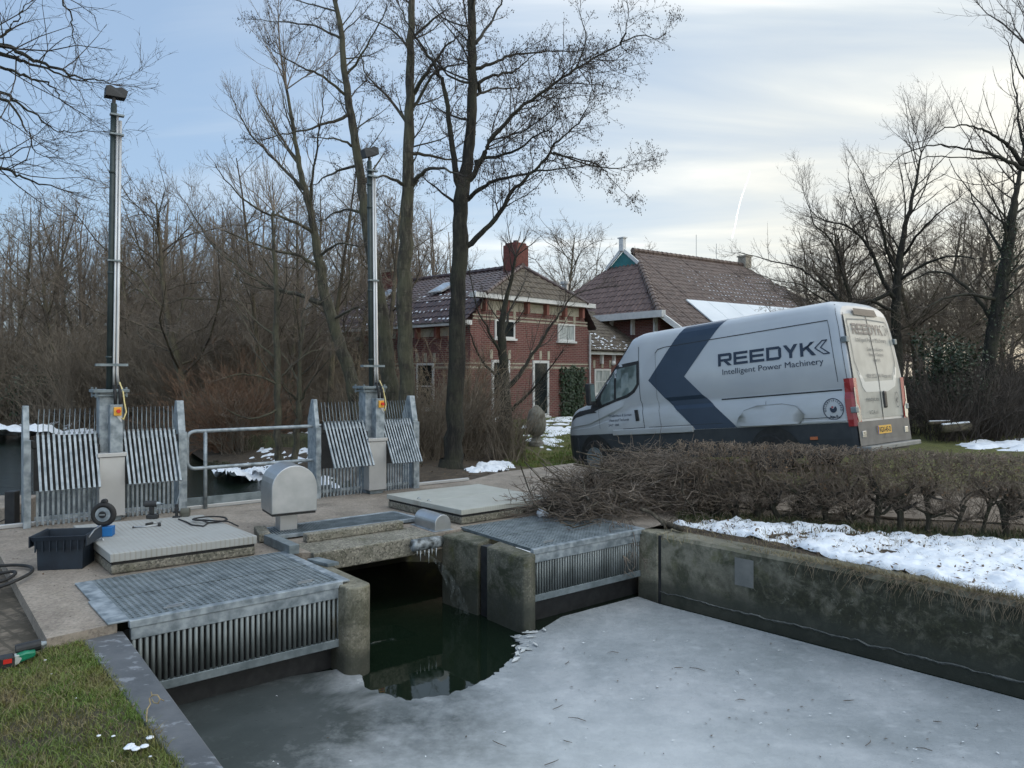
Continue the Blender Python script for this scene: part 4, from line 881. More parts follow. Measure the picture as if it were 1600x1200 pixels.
# roof windows
for y in (2.6, 5.9):
    sk = MB(); n = V((-.47, 0, .88)); o = V((1.05, y, fz+.02+.55*.53+.09)); up = V((.88, 0, .47))
    sk.frame(o, V((0, .75, 0)), up*.9, n*.05); sw = sk.build('skylight', M('grey_window_frame', (.3, .31, .32), (.4, .4, .41)), roof)
    gl = MB(); gl.frame(o+V((0, .07, 0))+up*.07+n*.051, V((0, .61, 0)), up*.76, n*.006); gl.build('pane', M('skylight_glass', (.35, .42, .5), rough=.05, metal=.3), sw)
for x in (1.55, 4.75): window(house, x, 2.72, .95, .62, 0, CURTAIN if x > 3 else GLASSD, bars=(1, 0), fw=.06)
for x in (1.35, 3.35): window(house, x, .05, .85, 1.95, 0, GLASSD, bars=(1, 0), fw=.09)
for y in (2.2, 4.7, 7.2): window(house, y, .35, .9, 1.55, 0, GLASSD, axis='y', bars=(1, 1))
dp = MB(); dp.cyl((-.09, .25, -.2), (-.09, .25, ez-.1), .045, 8); dp.cyl((Wd-.04, -.09, -.2), (Wd-.04, -.09, ez-.1), .04, 8); dp.build('downpipe', M('grey_zinc', (.4, .41, .42), (.5, .51, .52), rough=.5, metal=.3), house)
# lower wing to the right
wg = MB(); wg.box(Wd+.02, Wd+5.5, .5, .8, -.5, 2.35); wing = wg.build('side_wing', BRICK, house)
wm = MB(); wm.box(Wd, Wd+5.6, .28, .5, 2.28, 2.43); wm.build('eave_board', WHITE, wing)
for i in range(6): wb = MB(); wb.box(Wd+.55+i*.8, Wd+.62+i*.8, .36, .5, 1.92, 2.28); wb.build('bracket', WHITE, wing)
wr_ = MB(); tile_roof(wr_, [(Wd, .2, 2.42), (Wd+5.6, .2, 2.42), (Wd+5.6, 3.4, 4.3), (Wd, 3.4, 4.3)], (1, 0, 0)); wr_.build('wing_roof', TILE_M, wing)
window(wing, Wd+1.5, .72, 1.05, 1.0, .5, CURTAIN, bars=(2, 1)); window(wing, Wd+.25, .6, .36, .8, .5, GLASSD, sill=False)
gb = MB(); gb.lathe([(.01, -.1), (.08, -.06), (.1, 0), (.08, .06), (.01, .1)], 10, (Wd+2.1, .38, 1.95)); gb.build('globe_lamp', WHITE, wing, smooth=True)
# ---- the barn behind: local x along the ridge (to the right, away), local y across toward the camera (negative = away)
BA = V((5.75, 36.0, 0)); bz = math.atan2(.594, .804)
barn = empty('barn', BA, bz, 'long farm barn with weathered tiled roof, teal gable triangle and white roof panels', 'barn')
rz2, L2, ez2 = 7.45, 8.6, 4.05
# roof planes: right slope faces local -y
def R(x, y, z): return V((x, y, z))
sl = (rz2-ez2)/4.5
rs = MB(); wE = 6.9
tile_roof(rs, [R(-3.05, -4.5, ez2), R(-2.2, -wE, rz2-sl*wE), R(L2+5.0, -wE, rz2-sl*wE), R(L2+3.2, -4.5, ez2), R(L2, 0, rz2), R(0, 0, rz2), R(-.55, -.9, rz2-sl*.9)], (1, 0, 0), tw=.26, tl=.36, h=.05)
br_ = rs.build('roof', TILE_G, barn)
rs = MB(); tile_roof(rs, [R(-3.05, -4.5, ez2), R(-3.05, 4.5, ez2), R(-.55, .95, 6.72), R(-.55, -.95, 6.72)], (0, 1, 0), tw=.26, tl=.36, h=.05); rs.build('hip_face', M('brown_roof_tile', (.085, .055, .05), (.15, .10, .09), scale=4, rough=.65), br_)
rs = MB(); tile_roof(rs, [R(-3.05, 4.5, ez2), R(L2+3.2, 4.5, ez2), R(L2, 0, rz2), R(0, 0, rz2), R(-.55, .9, rz2-sl*.9)], (1, 0, 0), tw=.26, tl=.36, h=.05); rs.build('far_slope', TILE_G, br_)
rg = MB(); ridge(rg, R(0, 0, rz2+.06), R(L2, 0, rz2+.06), .14); rg.build('ridge_tiles', TILE_G, br_)
rg = MB(); ridge(rg, R(-3.1, -4.55, ez2+.1), R(-.5, -.95, 6.78), .17); rg.build('hip_tiles', TILE_G, br_)
gt = MB(); gt.prism([R(-.6, -1.0, 6.68), R(-.6, 1.0, 6.68), R(-.6, 0, 7.42)], (.08, 0, 0)); gt.build('gable', TEAL, barn)
vb = MB(); vb.bar(R(-.68, -1.12, 6.66), R(-.68, .0, 7.52), .07, .16); vb.bar(R(-.68, 1.12, 6.66), R(-.68, .0, 7.52), .07, .16); vb.build('verge_board', WHITE, barn)
fi = MB(); fi.box(-.78, -.58, -.14, .14, 7.4, 8.0); fi.box(-.82, -.54, -.2, .2, 8.0, 8.06); fi.build('finial', WHITE, barn, bevel=.01)
fi = MB(); fi.box(L2-.25, L2+.25, -.25, .25, rz2-.1, rz2+.5); fi.box(L2-.3, L2+.3, -.3, .3, rz2+.5, rz2+.58); fi.build('chimney', M('pale_brick', (.3, .27, .22), (.4, .36, .3), scale=10), barn)
an = MB(); an.cyl((4.6, 0, rz2), (4.6, 0, rz2+1.3), .015, 4); an.cyl((6.2, 0, rz2), (6.2, 0, rz2+1.0), .015, 4); an.build('antenna', GALV_D, barn)
# white roof panels set into the right slope
pnl = MB(); nrm = V((0, -sl, 1)).normalized()
for i in range(7):
    x0 = -.40+i*1.42
    q = []
    for x, y in ((x0-.02, -3.55), (x0+1.38, -3.55), (x0+1.38, -6.6), (x0-.02, -6.6)): q.append(R(x, y, rz2+sl*y)+nrm*.09)
    if i == 0: q[3] = R(-.25, -6.6, rz2-sl*6.6)+nrm*.09
    pnl.prism(q, nrm*.05)
pnl.build('roof_panels', M('white_roof_panel', (.62, .66, .7), (.72, .75, .78), scale=.6, rough=.45), barn)
bw = MB(); bw.box(-2.6, L2+2.5, -4.1, -3.8, -.5, 3.9); bw.box(-2.6, -2.3, -3.8, 4.2, -.5, 3.9); bw.box(-2.3, L2+2.5, 3.9, 4.2, -.5, 3.9); bw.box(L2+2.2, L2+2.5, -3.8, 3.9, -.5, 3.9); bw.build('wall', BRICK, barn)
ef = MB(); ef.box(-3.25, -3.02, -4.8, 4.7, ez2-.12, ez2+.16); ef.bar(R(-3.1, -4.6, ez2+.0), R(-2.3, -6.9, rz2-sl*6.9), .16, .2); ef.build('eave_board', WHITE, barn)
for i in range(7): bk = MB(); bk.box(-2.8, -2.6, -4.0+i*1.3, -3.92+i*1.3, 3.3, 4.0); bk.build('bracket', WHITE, barn)
vp = MB(); vp.cyl((-2.0, 2.6, 4.9), (-2.0, 2.6, 6.0), .16, 10); vp.cyl((-2.0, 2.6, 6.0), (-2.0, 2.6, 6.12), .24, 10); vp.build('vent_pipe', M('grey_zinc', (.4, .41, .42)), barn)
# snow lying between the tiles
def roof_snow(parent, pts, n, name='snow_patch'):
    mb = MB()
    for _ in range(n):
        p, e, u, nn = pts(); w, l = random.uniform(.03, .075), random.uniform(.025, .06)
        mb.add([p-e*w+nn*.015, p+e*w+nn*.015, p+e*w*.6+u*l+nn*.02, p-e*w*.8+u*l+nn*.02], [(0, 1, 2, 3)])
    o = mb.build(name, SNOW, parent); return o
def pts_house():
    y = random.choice([round(random.uniform(.2, 9)/.22)*.22+.08]); t_ = round(random.random()**2.6*5)/5+random.uniform(0, .03)
    x = -.3+t_*1.5; z = ez+.08+(x+.35)*1.10 if x < .5 else fz+.02+(x-.5)*.53
    u = V((.85, 0, .93 if x < .5 else .5)).normalized(); return V((x, y, z))+V((-u.z, 0, u.x))*.03, V((0, 1, 0)), u, V((-u.z, 0, u.x))
o = roof_snow(roof, pts_house, 190); tag(o, kind='stuff')
def pts_barn():
    while True:
        x = round(random.uniform(1.5, L2+2.6)/.26)*.26+.1; d = round(random.uniform(1.0, 3.5)/.29)*.29
        if x < L2+d*.7-.3 and random.random() < min(1, .25+x/10): break
    u = V((0, 1, sl)).normalized(); return V((x, -d, rz2-sl*d))+nrm*.035, V((1, 0, 0)), u, nrm
o = roof_snow(br_, pts_barn, 420); tag(o, kind='stuff')
def pts_wing():
    x = Wd+random.uniform(.3, 3.5); d = random.random()**1.5*1.2; u = V((0, .86, .5)); return V((x, .25+d, 2.45+d*.5875))+V((0, -.5, .86))*.05, V((1, 0, 0)), u, V((0, -.5, .86))
o = roof_snow(wing, pts_wing, 90); tag(o, kind='stuff')
# ivy on the front wall: many small leaves
iv = empty('ivy', HA, hz, 'dark ivy block climbing the brick house front, right of the tall windows', 'ivy')
n = 2600; lv = MB()
for _ in range(n):
    x = random.uniform(4.35, 5.75); z = random.uniform(-.05, 1.75+.08*math.sin(x*9)); y = -random.uniform(.02, .24)
    d = V((random.uniform(-1, 1), random.uniform(-.9, -.1), random.uniform(-1, .5))).normalized(); e = d.cross(V((random.uniform(-.3, .3), -1, .2))).normalized(); s = random.uniform(.035, .07); p = V((x, y, z))
    lv.add([p-e*s*.6, p+d*s*.5, p+e*s*.6, p-d*s*1.1], [(0, 1, 2, 3)])
lv.build('foliage', M('dark_ivy_leaf', (.012, .028, .014), (.04, .07, .03), scale=9, rough=.5), iv)
st = MB()
for k in range(5): x = 4.5+k*.28; st.tube([(x, -.04, -.1), (x+.05, -.05, .6), (x-.05, -.05, 1.5)], [.03, .022, .01], 6)
st.build('stem', M('ivy_stem', (.06, .045, .03)), iv)
# ================================================================= van (local: x forward from the rear doors, y left, z up from the ground)
hv = V((-.655, .756, 0)).normalized()
van = empty('panel_van', V((5.46, 11.83, .06))+V((.756, .655, 0)).normalized()*1.0, 0, 'white panel van with a dark blue chevron, parked behind the clipped hedge', 'van')
van.scale = (1, 1, 1.06)
van.rotation_euler = (0, math.radians(5.6), math.atan2(hv.y, hv.x))
def emis_free(name, c, rough=.35, metal=0., coat=0., c2=None):
    m = M(name, c, c2, scale=3, rough=rough, metal=metal, coat=coat); return m
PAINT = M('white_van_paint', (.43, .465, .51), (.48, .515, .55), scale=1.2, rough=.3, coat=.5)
CLAD = M('dark_van_cladding', (.028, .034, .042), (.04, .047, .055), scale=6, rough=.55)
NAVYP = M('navy_vinyl', (.024, .044, .078), (.029, .051, .088), scale=3, rough=.35)
INK = M('dark_blue_lettering', (.016, .03, .06), rough=.4)
GLASSV = M('van_window_glass', (.05, .075, .078), (.16, .21, .21), scale=2, rough=.04, spec=.8)  # teal tone puts the sky's reflection into the glass colour
SEAM = M('panel_gap', (.03, .035, .04), rough=.8)
CHROME = M('lamp_reflector', (.55, .56, .56), rough=.2, metal=.8)
TAIL = M('red_tail_lens', (.22, .012, .018), (.3, .02, .025), scale=8, rough=.2, coat=.6)
PROF = [(.35, .95), (.60, .985), (.84, 1.0), (1.22, 1.0), (1.28, .968), (1.39, .968), (1.45, 1.0), (1.9, .968), (2.3, .928), (2.5, .90), (2.60, .87), (2.67, .82), (2.72, .74), (2.75, .58), (2.76, .3), (2.765, 0)]
PZ = np.array([p[0] for p in PROF]); PY = np.array([p[1] for p in PROF])
ZR_S = [-.02, 0, .05, .2, 4.1, 4.35, 4.75, 5.3, 5.5, 5.62, 6.10, 6.30, 6.38]; ZR_Z = [2.62, 2.66, 2.73, 2.76, 2.76, 2.70, 2.28, 1.74, 1.56, 1.50, 1.39, 1.25, 1.02]
WS_S = [-.02, .0, .06, .2, 5.1, 5.6, 6.0, 6.2, 6.38]; WS_W = [.95, .965, .99, 1.0, 1.0, .985, .94, .86, .74]
def zr(s): return float(np.interp(s, ZR_S, ZR_Z))
def ws(s): return float(np.interp(s, WS_S, WS_W))
def zmap(z0, s): return z0 if z0 <= .84 else .84+(z0-.84)*(zr(s)-.84)/(2.765-.84)
def yside(s, z):
    z0 = z if z <= .84 else .84+(z-.84)*(2.765-.84)/max(zr(s)-.84, .05)
    return float(np.interp(z0, PZ, PY))*ws(s)
def xrear(z): return float(np.interp(z, [.3, .84, 1.5, 2.3, 2.6, 2.76], [-.02, .0, .015, .10, .16, .24]))
def SM(s): return s+float(np.interp(s, [0, .5, 2.3, 3.5, 5.4, 6.4], [0, .02, .10, .14, .2, .2]))
def sx(s, z): return SM(s) + xrear(z)*max(0, 1-s/1.2)
stations = sorted(set([0, .03, .08, .2, .6, 1.2, 2, 3, 4, 4.1, 4.2, 4.35, 4.5, 4.65, 4.75, 4.9, 5.05, 5.2, 5.3, 5.4, 5.5, 5.56, 5.62, 5.75, 5.9, 6.0, 6.1, 6.2, 6.3, 6.35, 6.38]))
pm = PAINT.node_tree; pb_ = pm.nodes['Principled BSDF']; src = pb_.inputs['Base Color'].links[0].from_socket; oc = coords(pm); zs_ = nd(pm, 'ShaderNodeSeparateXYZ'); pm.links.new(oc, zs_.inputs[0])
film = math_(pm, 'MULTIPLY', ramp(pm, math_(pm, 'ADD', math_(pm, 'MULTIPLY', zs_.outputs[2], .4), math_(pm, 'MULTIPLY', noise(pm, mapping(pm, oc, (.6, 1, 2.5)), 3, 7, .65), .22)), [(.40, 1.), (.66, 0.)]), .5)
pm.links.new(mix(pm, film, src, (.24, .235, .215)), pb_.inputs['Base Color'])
bd = MB(); cl = MB(); n = len(PROF)
def section(s, i0, i1, sgn): return [V((sx(s, zmap(PZ[i], s)), sgn*PY[i]*ws(s), zmap(PZ[i], s))) for i in range(i0, i1)]
for mbx, i0, i1 in ((bd, 2, n), (cl, 0, 3)):
    for sgn in (1, -1):
        rows = [section(s, i0, i1, sgn) for s in stations]; k = i1-i0
        fs = [(a*k+c, a*k+c+1, (a+1)*k+c+1, (a+1)*k+c) for a in range(len(rows)-1) for c in range(k-1)]
        if sgn > 0: fs = [f[::-1] for f in fs]
        mbx.add([p for r in rows for p in r], fs)
    for s, rev in ((0, False), (6.38, True)):
        L_ = section(s, i0, i1, 1)+section(s, i0, i1, -1)[::-1]
        mbx.add(L_, [tuple(range(len(L_)))[::-1] if rev else tuple(range(len(L_)))])
cl.add(section(0, 0, 1, 1)+section(6.38, 0, 1, 1)+section(6.38, 0, 1, -1)+section(0, 0, 1, -1), [(0, 1, 2, 3)])
bm = bmesh.new(); me = bpy.data.meshes.new('body'); me.from_pydata(bd.v, [], bd.f); bm.from_mesh(me); bmesh.ops.remove_doubles(bm, verts=bm.verts, dist=.002)
bmesh.ops.recalc_face_normals(bm, faces=bm.faces); bm.to_mesh(me); bm.free()
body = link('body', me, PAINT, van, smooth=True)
es_ = body.modifiers.new('crease', 'EDGE_SPLIT'); es_.split_angle = math.radians(38)
clad = cl.build('lower_cladding', CLAD, van)
# ---- flat shapes laid on the side, the rear, or any mapped surface
def slice_poly(poly, zs, extra_x=()):
    bm = bmesh.new(); vs = [bm.verts.new((p[0], p[1], 0)) for p in poly]; bm.faces.new(vs)
    for z in zs: bmesh.ops.bisect_plane(bm, geom=bm.verts[:]+bm.edges[:]+bm.faces[:], plane_co=(0, z, 0), plane_no=(0, 1, 0))
    for x in extra_x: bmesh.ops.bisect_plane(bm, geom=bm.verts[:]+bm.edges[:]+bm.faces[:], plane_co=(x, 0, 0), plane_no=(1, 0, 0))
    bmesh.ops.triangulate(bm, faces=bm.faces[:]); bm.verts.index_update()
    r = ([(v.co.x, v.co.y) for v in bm.verts], [tuple(v.index for v in f.verts) for f in bm.faces]); bm.free(); return r
def on_side(s, z, off=.006): return V((sx(s, z), yside(s, z)+off, z))
def on_rear(y, z, off=.006): return V((xrear(z)-off, y, z))
def decal(mb, poly, fn, off=.006, zs=(), xs=()):
    zz_ = list(zs) or [.84, 1.22, 1.29, 1.38, 1.45, 1.9, 2.3, 2.5, 2.56, 2.6, 2.64, 2.67, 2.7, 2.72, 2.74]
    v, f = slice_poly(poly, zz_, xs); n0 = len(mb.v); mb.add([fn(a, c, off) for a, c in v], f); return mb
def strip(mb, pts, w, fn, off=.007):                      # a line of width w through 2-D points
    for i in range(len(pts)-1):
        a, c = V(pts[i]), V(pts[i+1]); d = (c-a).normalized(); nn = V((-d.y, d.x))*w/2; d = d*w*.3
        decal(mb, [a-d+nn, c+d+nn, c+d-nn, a-d-nn], fn, off)
def text2d(txt, size, bold=0., sx_=1., align='LEFT', space=1.):
    cu = bpy.data.curves.new('txt', 'FONT'); cu.body = txt; cu.size = size; cu.offset = bold; cu.align_x = align; cu.space_character = space; cu.resolution_u = 4; cu.fill_mode = 'FRONT'
    ob = bpy.data.objects.new('txt', cu); me = bpy.data.meshes.new_from_object(ob)
    v = [(q.co.x*sx_, q.co.y) for q in me.vertices]; f = [tuple(p.vertices) for p in me.polygons]
    bpy.data.objects.remove(ob); bpy.data.curves.remove(cu); bpy.data.meshes.remove(me); return v, f
def text_on(mb, txt, x, z, size, fn, flip=-1, width=None, off=.008, **kw):
    """flip -1: reading direction runs toward smaller x (seen from the left side of the van)"""
    v, f = text2d(txt, size, **kw)
    if width:
        x0, x1 = min(q[0] for q in v), max(q[0] for q in v); k = width/(x1-x0); v = [((q[0]-x0)*k, q[1]) for q in v]
    if kw.get('align') == 'CENTER' and width: v = [(q[0]-width/2, q[1]) for q in v]
    mb.add([fn(x+flip*a, z+c, off) for a, c in v], f)
def letters_reedyk(mb, x0, z0, wtot, h, fn, flip):
    """block capitals R E E D Y K built from strokes; unit cell 1 wide, 1 high"""
    t = .24; q = .2
    def rect(a, b, c, d): return [(a, b), (c, b), (c, d), (a, d)]
    E = [rect(0, 0, q, 1), rect(q, 0, 1, t*.85), rect(q, .40, .94, .60), rect(q, 1-t*.85, 1, 1)]
    Rr = [rect(0, 0, q, .78), rect(0, .78, .88, 1), [(.88, 1), (1, .9), (1, .5), (.8, .5), (.8, .78), (.88, .78)], rect(q, .36, .93, .56), [(.93, .56), (1, .5), (.93, .36)], [(.42, .36), (.68, .36), (1.0, 0), (.72, 0)]]
    Dd = [rect(0, 0, q, 1), rect(q, 0, .85, .2), rect(q, .8, .85, 1), [(.85, 0), (1, .18), (1, .82), (.85, 1), (.85, .8), (.8, .74), (.8, .26), (.85, .2)]]
    Yy = [[(0, 1), (.25, 1), (.5, .62), (.5, .36), (.4, .36)], [(.5, .62), (.75, 1), (1, 1), (.6, .36), (.5, .36)], rect(.4, 0, .6, .36)]
    Kk = [rect(0, 0, q, 1), [(q, .62), (q, .4), (.34, .5), (.74, 1), (.99, 1), (.58, .54), (1, 0), (.74, 0), (.42, .40), (.34, .5)]]
    Kk = [rect(0, 0, q, 1), [(q, .36), (.70, 1), (.98, 1), (q, .62+.0)][::1], [(.36, .57), (.52, .70), (1, 0), (.73, 0)]]
    cells = [Rr, E, E, Dd, Yy, Kk]; n = 6; gap = .13; cw = wtot/(n+gap*(n-1))
    for i, c in enumerate(cells):
        for pl in c: decal(mb, [(x0+flip*(i*(1+gap)+a)*cw, z0+b*h) for a, b in pl], fn, .009)
# navy chevron
ch = MB(); CH = [(3.03, 2.74), (2.16, 2.74), (3.06, 1.80), (2.02, .845), (2.88, .845), (3.90, 1.80)]
decal(ch, [CH[0], CH[1], CH[2], CH[5]], on_side); decal(ch, [CH[5], CH[2], CH[3], CH[4]], on_side)
ch.add([], []); ch.build('chevron', NAVYP, body)
lt = MB(); letters_reedyk(lt, 2.32, 1.905, 1.83, .215, on_side, -1)
for d in (0., .17): pass
cvx = [(.30, 2.12), (.44, 2.12), (.585, 2.015), (.44, 1.91), (.30, 1.91), (.43, 2.015)]
CVX = [(.50-.22+.0, 2.12), (.36, 2.12), (.50, 2.015), (.36, 1.91), (.26, 1.91), (.40, 2.015)]
strip(lt, CVX+[CVX[0]], .018, on_side, .009)
text_on(lt, 'Intelligent Power Machinery', 2.24, 1.755, .135, on_side, width=1.86)
lt.build('lettering', INK, body)
dt = MB(); text_on(dt, 'Onderhoud & Service', 4.98, 1.165, .072, on_side, width=.62); text_on(dt, 'Waterstof Techniek', 4.98, 1.075, .072, on_side, width=.55); text_on(dt, '24/7  088', 4.98, .985, .06, on_side, width=.28)
dt.build('lettering', INK, body)
# round emblem on the side
em = MB(); ex, ez_ = .31, 1.055; er = .165
def ringpoly(mb, r0, r1, fn, n=40):
    for i in range(n):
        a, c = 2*math.pi*i/n, 2*math.pi*(i+1)/n
        mb.add([fn(ex+r0*math.cos(a), ez_+r0*math.sin(a), .009), fn(ex+r1*math.cos(a), ez_+r1*math.sin(a), .009), fn(ex+r1*math.cos(c), ez_+r1*math.sin(c), .009), fn(ex+r0*math.cos(c), ez_+r0*math.sin(c), .009)], [(0, 1, 2, 3)])
ringpoly(em, er-.012, er, on_side)
def arc_text(mb, txt, r, a0, a1, size, inward=False):
    for i, c in enumerate(txt):
        a = math.radians(a0+(a1-a0)*i/max(1, len(txt)-1)); v, f = text2d(c, size, bold=.001, align='CENTER')
        rot = a-math.pi/2 if not inward else a+math.pi/2
        mb.add([on_side(ex-(r*math.cos(a)+x*math.cos(rot)-y*math.sin(rot)), ez_+r*math.sin(a)+x*math.sin(rot)+y*math.cos(rot), .009) for x, y in v], f)
arc_text(em, 'GECERTIFICEERD', er-.05, 190, -10, .042); arc_text(em, 'VCA-P', er-.022, 245, 295, .055, True)
for i in range(20):
    a, c = math.radians(150+i*13.0), math.radians(150+(i+1)*13.0)
    em.add([on_side(ex, ez_, .009), on_side(ex-.055*math.cos(a), ez_+.055*math.sin(a), .009), on_side(ex-.055*math.cos(c), ez_+.055*math.sin(c), .009)], [(0, 1, 2)])
em.build('emblem', INK, body)
ed = MB(); k_ = [on_side(ex+.012+.018*math.cos(i*.628), ez_+.028+.018*math.sin(i*.628), .011) for i in range(10)]; ed.add(k_, [tuple(range(10))]); ed.build('emblem_dot', M('pink_red_ink', (.35, .08, .1), rough=.4), body)
# panel gaps and rubbing strips on the side
sm2 = MB()
strip(sm2, [(3.72, 2.30), (3.66, 2.36), (3.5, 2.385), (.22, 2.42)], .014, on_side); strip(sm2, [(.22, 2.42), (.19, 1.46)], .008, on_side)
strip(sm2, [(.06, 2.66), (4.25, 2.66)], .012, on_side)
strip(sm2, [(2.3, 1.335), (.16, 1.335)], .022, on_side)
strip(sm2, [(4.13, 2.46), (4.12, 1.6), (4.07, 1.1), (4.05, .86)], .011, on_side); strip(sm2, [(4.13, 2.46), (4.62, 2.38)], .009, on_side)
strip(sm2, [(5.25, 1.32), (5.22, .95)], .008, on_side)
strip(sm2, [(3.95, .93), (2.3, .93)], .008, on_side); strip(sm2, [(4.6, .92), (4.05, .93)], .008, on_side); strip(sm2, [(.9, .93), (.2, .93)], .009, on_side)
strip(sm2, [(1.45, 1.25), (1.45, .95)], .006, on_side); strip(sm2, [(3.72, 2.30), (3.71, 1.6), (3.66, .95)], .006, on_side); strip(sm2, [(.06, 2.6), (.05, 1.5)], .007, on_side)
sm2.build('panel_gaps', SEAM, body)
# rear wheel flare and sills
fl = MB(); FLP = [(2.05, .86), (1.98, 1.0), (1.86, 1.12), (1.6, 1.185), (1.15, 1.19), (.92, 1.14), (.78, 1.0), (.84, .90), (.90, .86)]
v, f = slice_poly(FLP, [.9, 1.0, 1.1], [1.0, 1.2, 1.4, 1.6, 1.8]); fl.add([on_side(a, c, .016+.10*math.sin(math.pi*min(1, max(0, (a-.78)/1.27)))*(1.2-c)/.34*.9) for a, c in v], f)
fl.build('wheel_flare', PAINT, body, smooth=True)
fe = MB(); strip(fe, FLP[2:7], .010, lambda a, c, o: on_side(a, c, .03)); fe.build('flare_edge_shade', M('grey_edge_shadow', (.27, .29, .31), rough=.6), body)  # grey line paints the soft shading along the flare's top edge
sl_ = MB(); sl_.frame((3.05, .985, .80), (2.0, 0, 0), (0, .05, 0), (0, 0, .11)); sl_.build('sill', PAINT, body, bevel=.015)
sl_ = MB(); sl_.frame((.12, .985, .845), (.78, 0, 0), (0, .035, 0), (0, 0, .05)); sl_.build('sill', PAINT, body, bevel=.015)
# cab glass, pillar black, mirror, handle
bk = MB(); decal(bk, [(4.135, 2.20), (4.135, 1.74), (4.25, 1.60), (4.42, 1.52), (4.75, 1.46), (5.12, 1.37), (5.50, 1.27), (5.52, 1.40), (5.30, 1.60), (4.80, 2.12), (4.74, 2.17)], on_side, .006, zs=[1.4, 1.5, 1.6, 1.7, 1.8, 1.9, 2.0, 2.1], xs=[4.3, 4.5, 4.7, 4.9, 5.1, 5.3]); bk.build('window_surround', BLACK, body)
for nm, pl in (('side_window', [(4.19, 2.13), (4.19, 1.76), (4.30, 1.645), (4.45, 1.575), (4.74, 1.515), (4.74, 2.09)]), ('quarter_window', [(4.80, 2.05), (4.80, 1.50), (5.14, 1.415), (5.20, 1.50), (5.18, 1.62)])):
    gl = MB(); decal(gl, pl, on_side, .012, zs=[1.5, 1.6, 1.7, 1.8, 1.9, 2.0], xs=[4.4, 4.6, 4.9, 5.0, 5.1]); gl.build(nm, GLASSV, body)
wsn = MB(); rows = []
for s in np.linspace(4.42, 5.46, 10):
    L_ = []
    for y0 in np.linspace(-.84, .84, 13):
        z0 = float(np.interp(-abs(y0), [-PY[i] for i in range(6, n)], [PZ[i] for i in range(6, n)])); L_.append(V((SM(s)+.012, y0*ws(s), zmap(z0, s)+.012)))
    rows.append(L_)
wsn.add([p for r in rows for p in r], [(i*13+j, i*13+j+1, (i+1)*13+j+1, (i+1)*13+j) for i in range(9) for j in range(12)]); wsn.build('windscreen', GLASSV, body, smooth=True)
mr = MB(); mr.box(5.42, 5.56, 1.06, 1.24, 1.42, 1.86); mr.bar((5.46, .98, 1.5), (5.48, 1.08, 1.55), .06, .08); mr.bar((5.46, .98, 1.4), (5.48, 1.08, 1.46), .06, .06); mi = mr.build('mirror', BLACK, van, bevel=.03)
mg = MB(); mg.box(5.412, 5.419, 1.085, 1.215, 1.5, 1.83); mg.build('mirror_glass', GLASSV, mi)
hd = MB(); hd.frame(on_side(4.17, 1.06, .0), V((.085, 0, 0)), V((0, .03, 0)), V((.02, 0, .21))); hd.build('door_handle', BLACK, body, bevel=.012)
bn = MB(); decal(bn, [(5.52, 1.36), (5.3, 1.27), (5.6, 1.26), (6.0, 1.20), (6.2, 1.12), (6.15, 1.24), (5.9, 1.33)], on_side, .007, zs=[1.1, 1.15, 1.2, 1.25, 1.3], xs=[5.4, 5.6, 5.7, 5.8, 5.9, 6.0]); bn.build('bonnet_trim', BLACK, body)
bp = MB(); bp.prism([(6.12, -.965, .30), (6.12, .965, .30), (6.42, .80, .30), (6.56, .4, .30), (6.56, -.4, .30), (6.42, -.80, .30)], (0, 0, .50)); bp.build('front_bumper', CLAD, van, bevel=.03)
for sg in (1, -1):
    hl = MB(); hl.frame(V((6.30, sg*.68, .98)), V((.17, -sg*.05, -.02)), V((-.06, sg*.17, 0)), V((-.03, 0, .17))); hl.build('headlight', CHROME, van, bevel=.02)
# wheels
for s0_ in (1.36, 5.40):
    for sg in (1, -1):
        s = s0_
        ar = MB(); pl = [(s+.47*math.cos(a), .36+.47*math.sin(a)) for a in [math.pi*k/16-.1 for k in range(18)]]
        if sg > 0:
            decal(ar, pl, on_side, .014 if s > 3 else .02, zs=[.5, .6, .7, .84], xs=[s-.3, s, s+.3]); ar.build('wheel_arch', BLACK, body)
        s = SM(s0_)+(.1 if s0_ < 3 else 0); w = MB(); y0 = sg*.80; w.cyl((s, y0, .36), (s, sg*1.035, .36), .355, 28); wh = w.build('wheel', RUBBER, van, bevel=.03)
        w = MB(); w.cyl((s, sg*1.03, .36), (s, sg*1.043, .36), .225, 24); w.cyl((s, sg*1.04, .36), (s, sg*1.06, .36), .10, 14)
        for k in range(8): a = k*.785; w.box(s+.16*math.cos(a)-.02, s+.16*math.cos(a)+.02, sg*1.043-.004, sg*1.043+.004, .36+.16*math.sin(a)-.02, .36+.16*math.sin(a)+.02)
        w.build('rim', GALV_D if s > 3 else BLACK, wh)
mk = MB(); mk.frame(on_side(.62, .60, .0), V((.12, 0, 0)), V((0, .03, 0)), V((0, 0, .045))); mk.build('side_marker', M('orange_lens', (.45, .14, .06), rough=.3), clad)
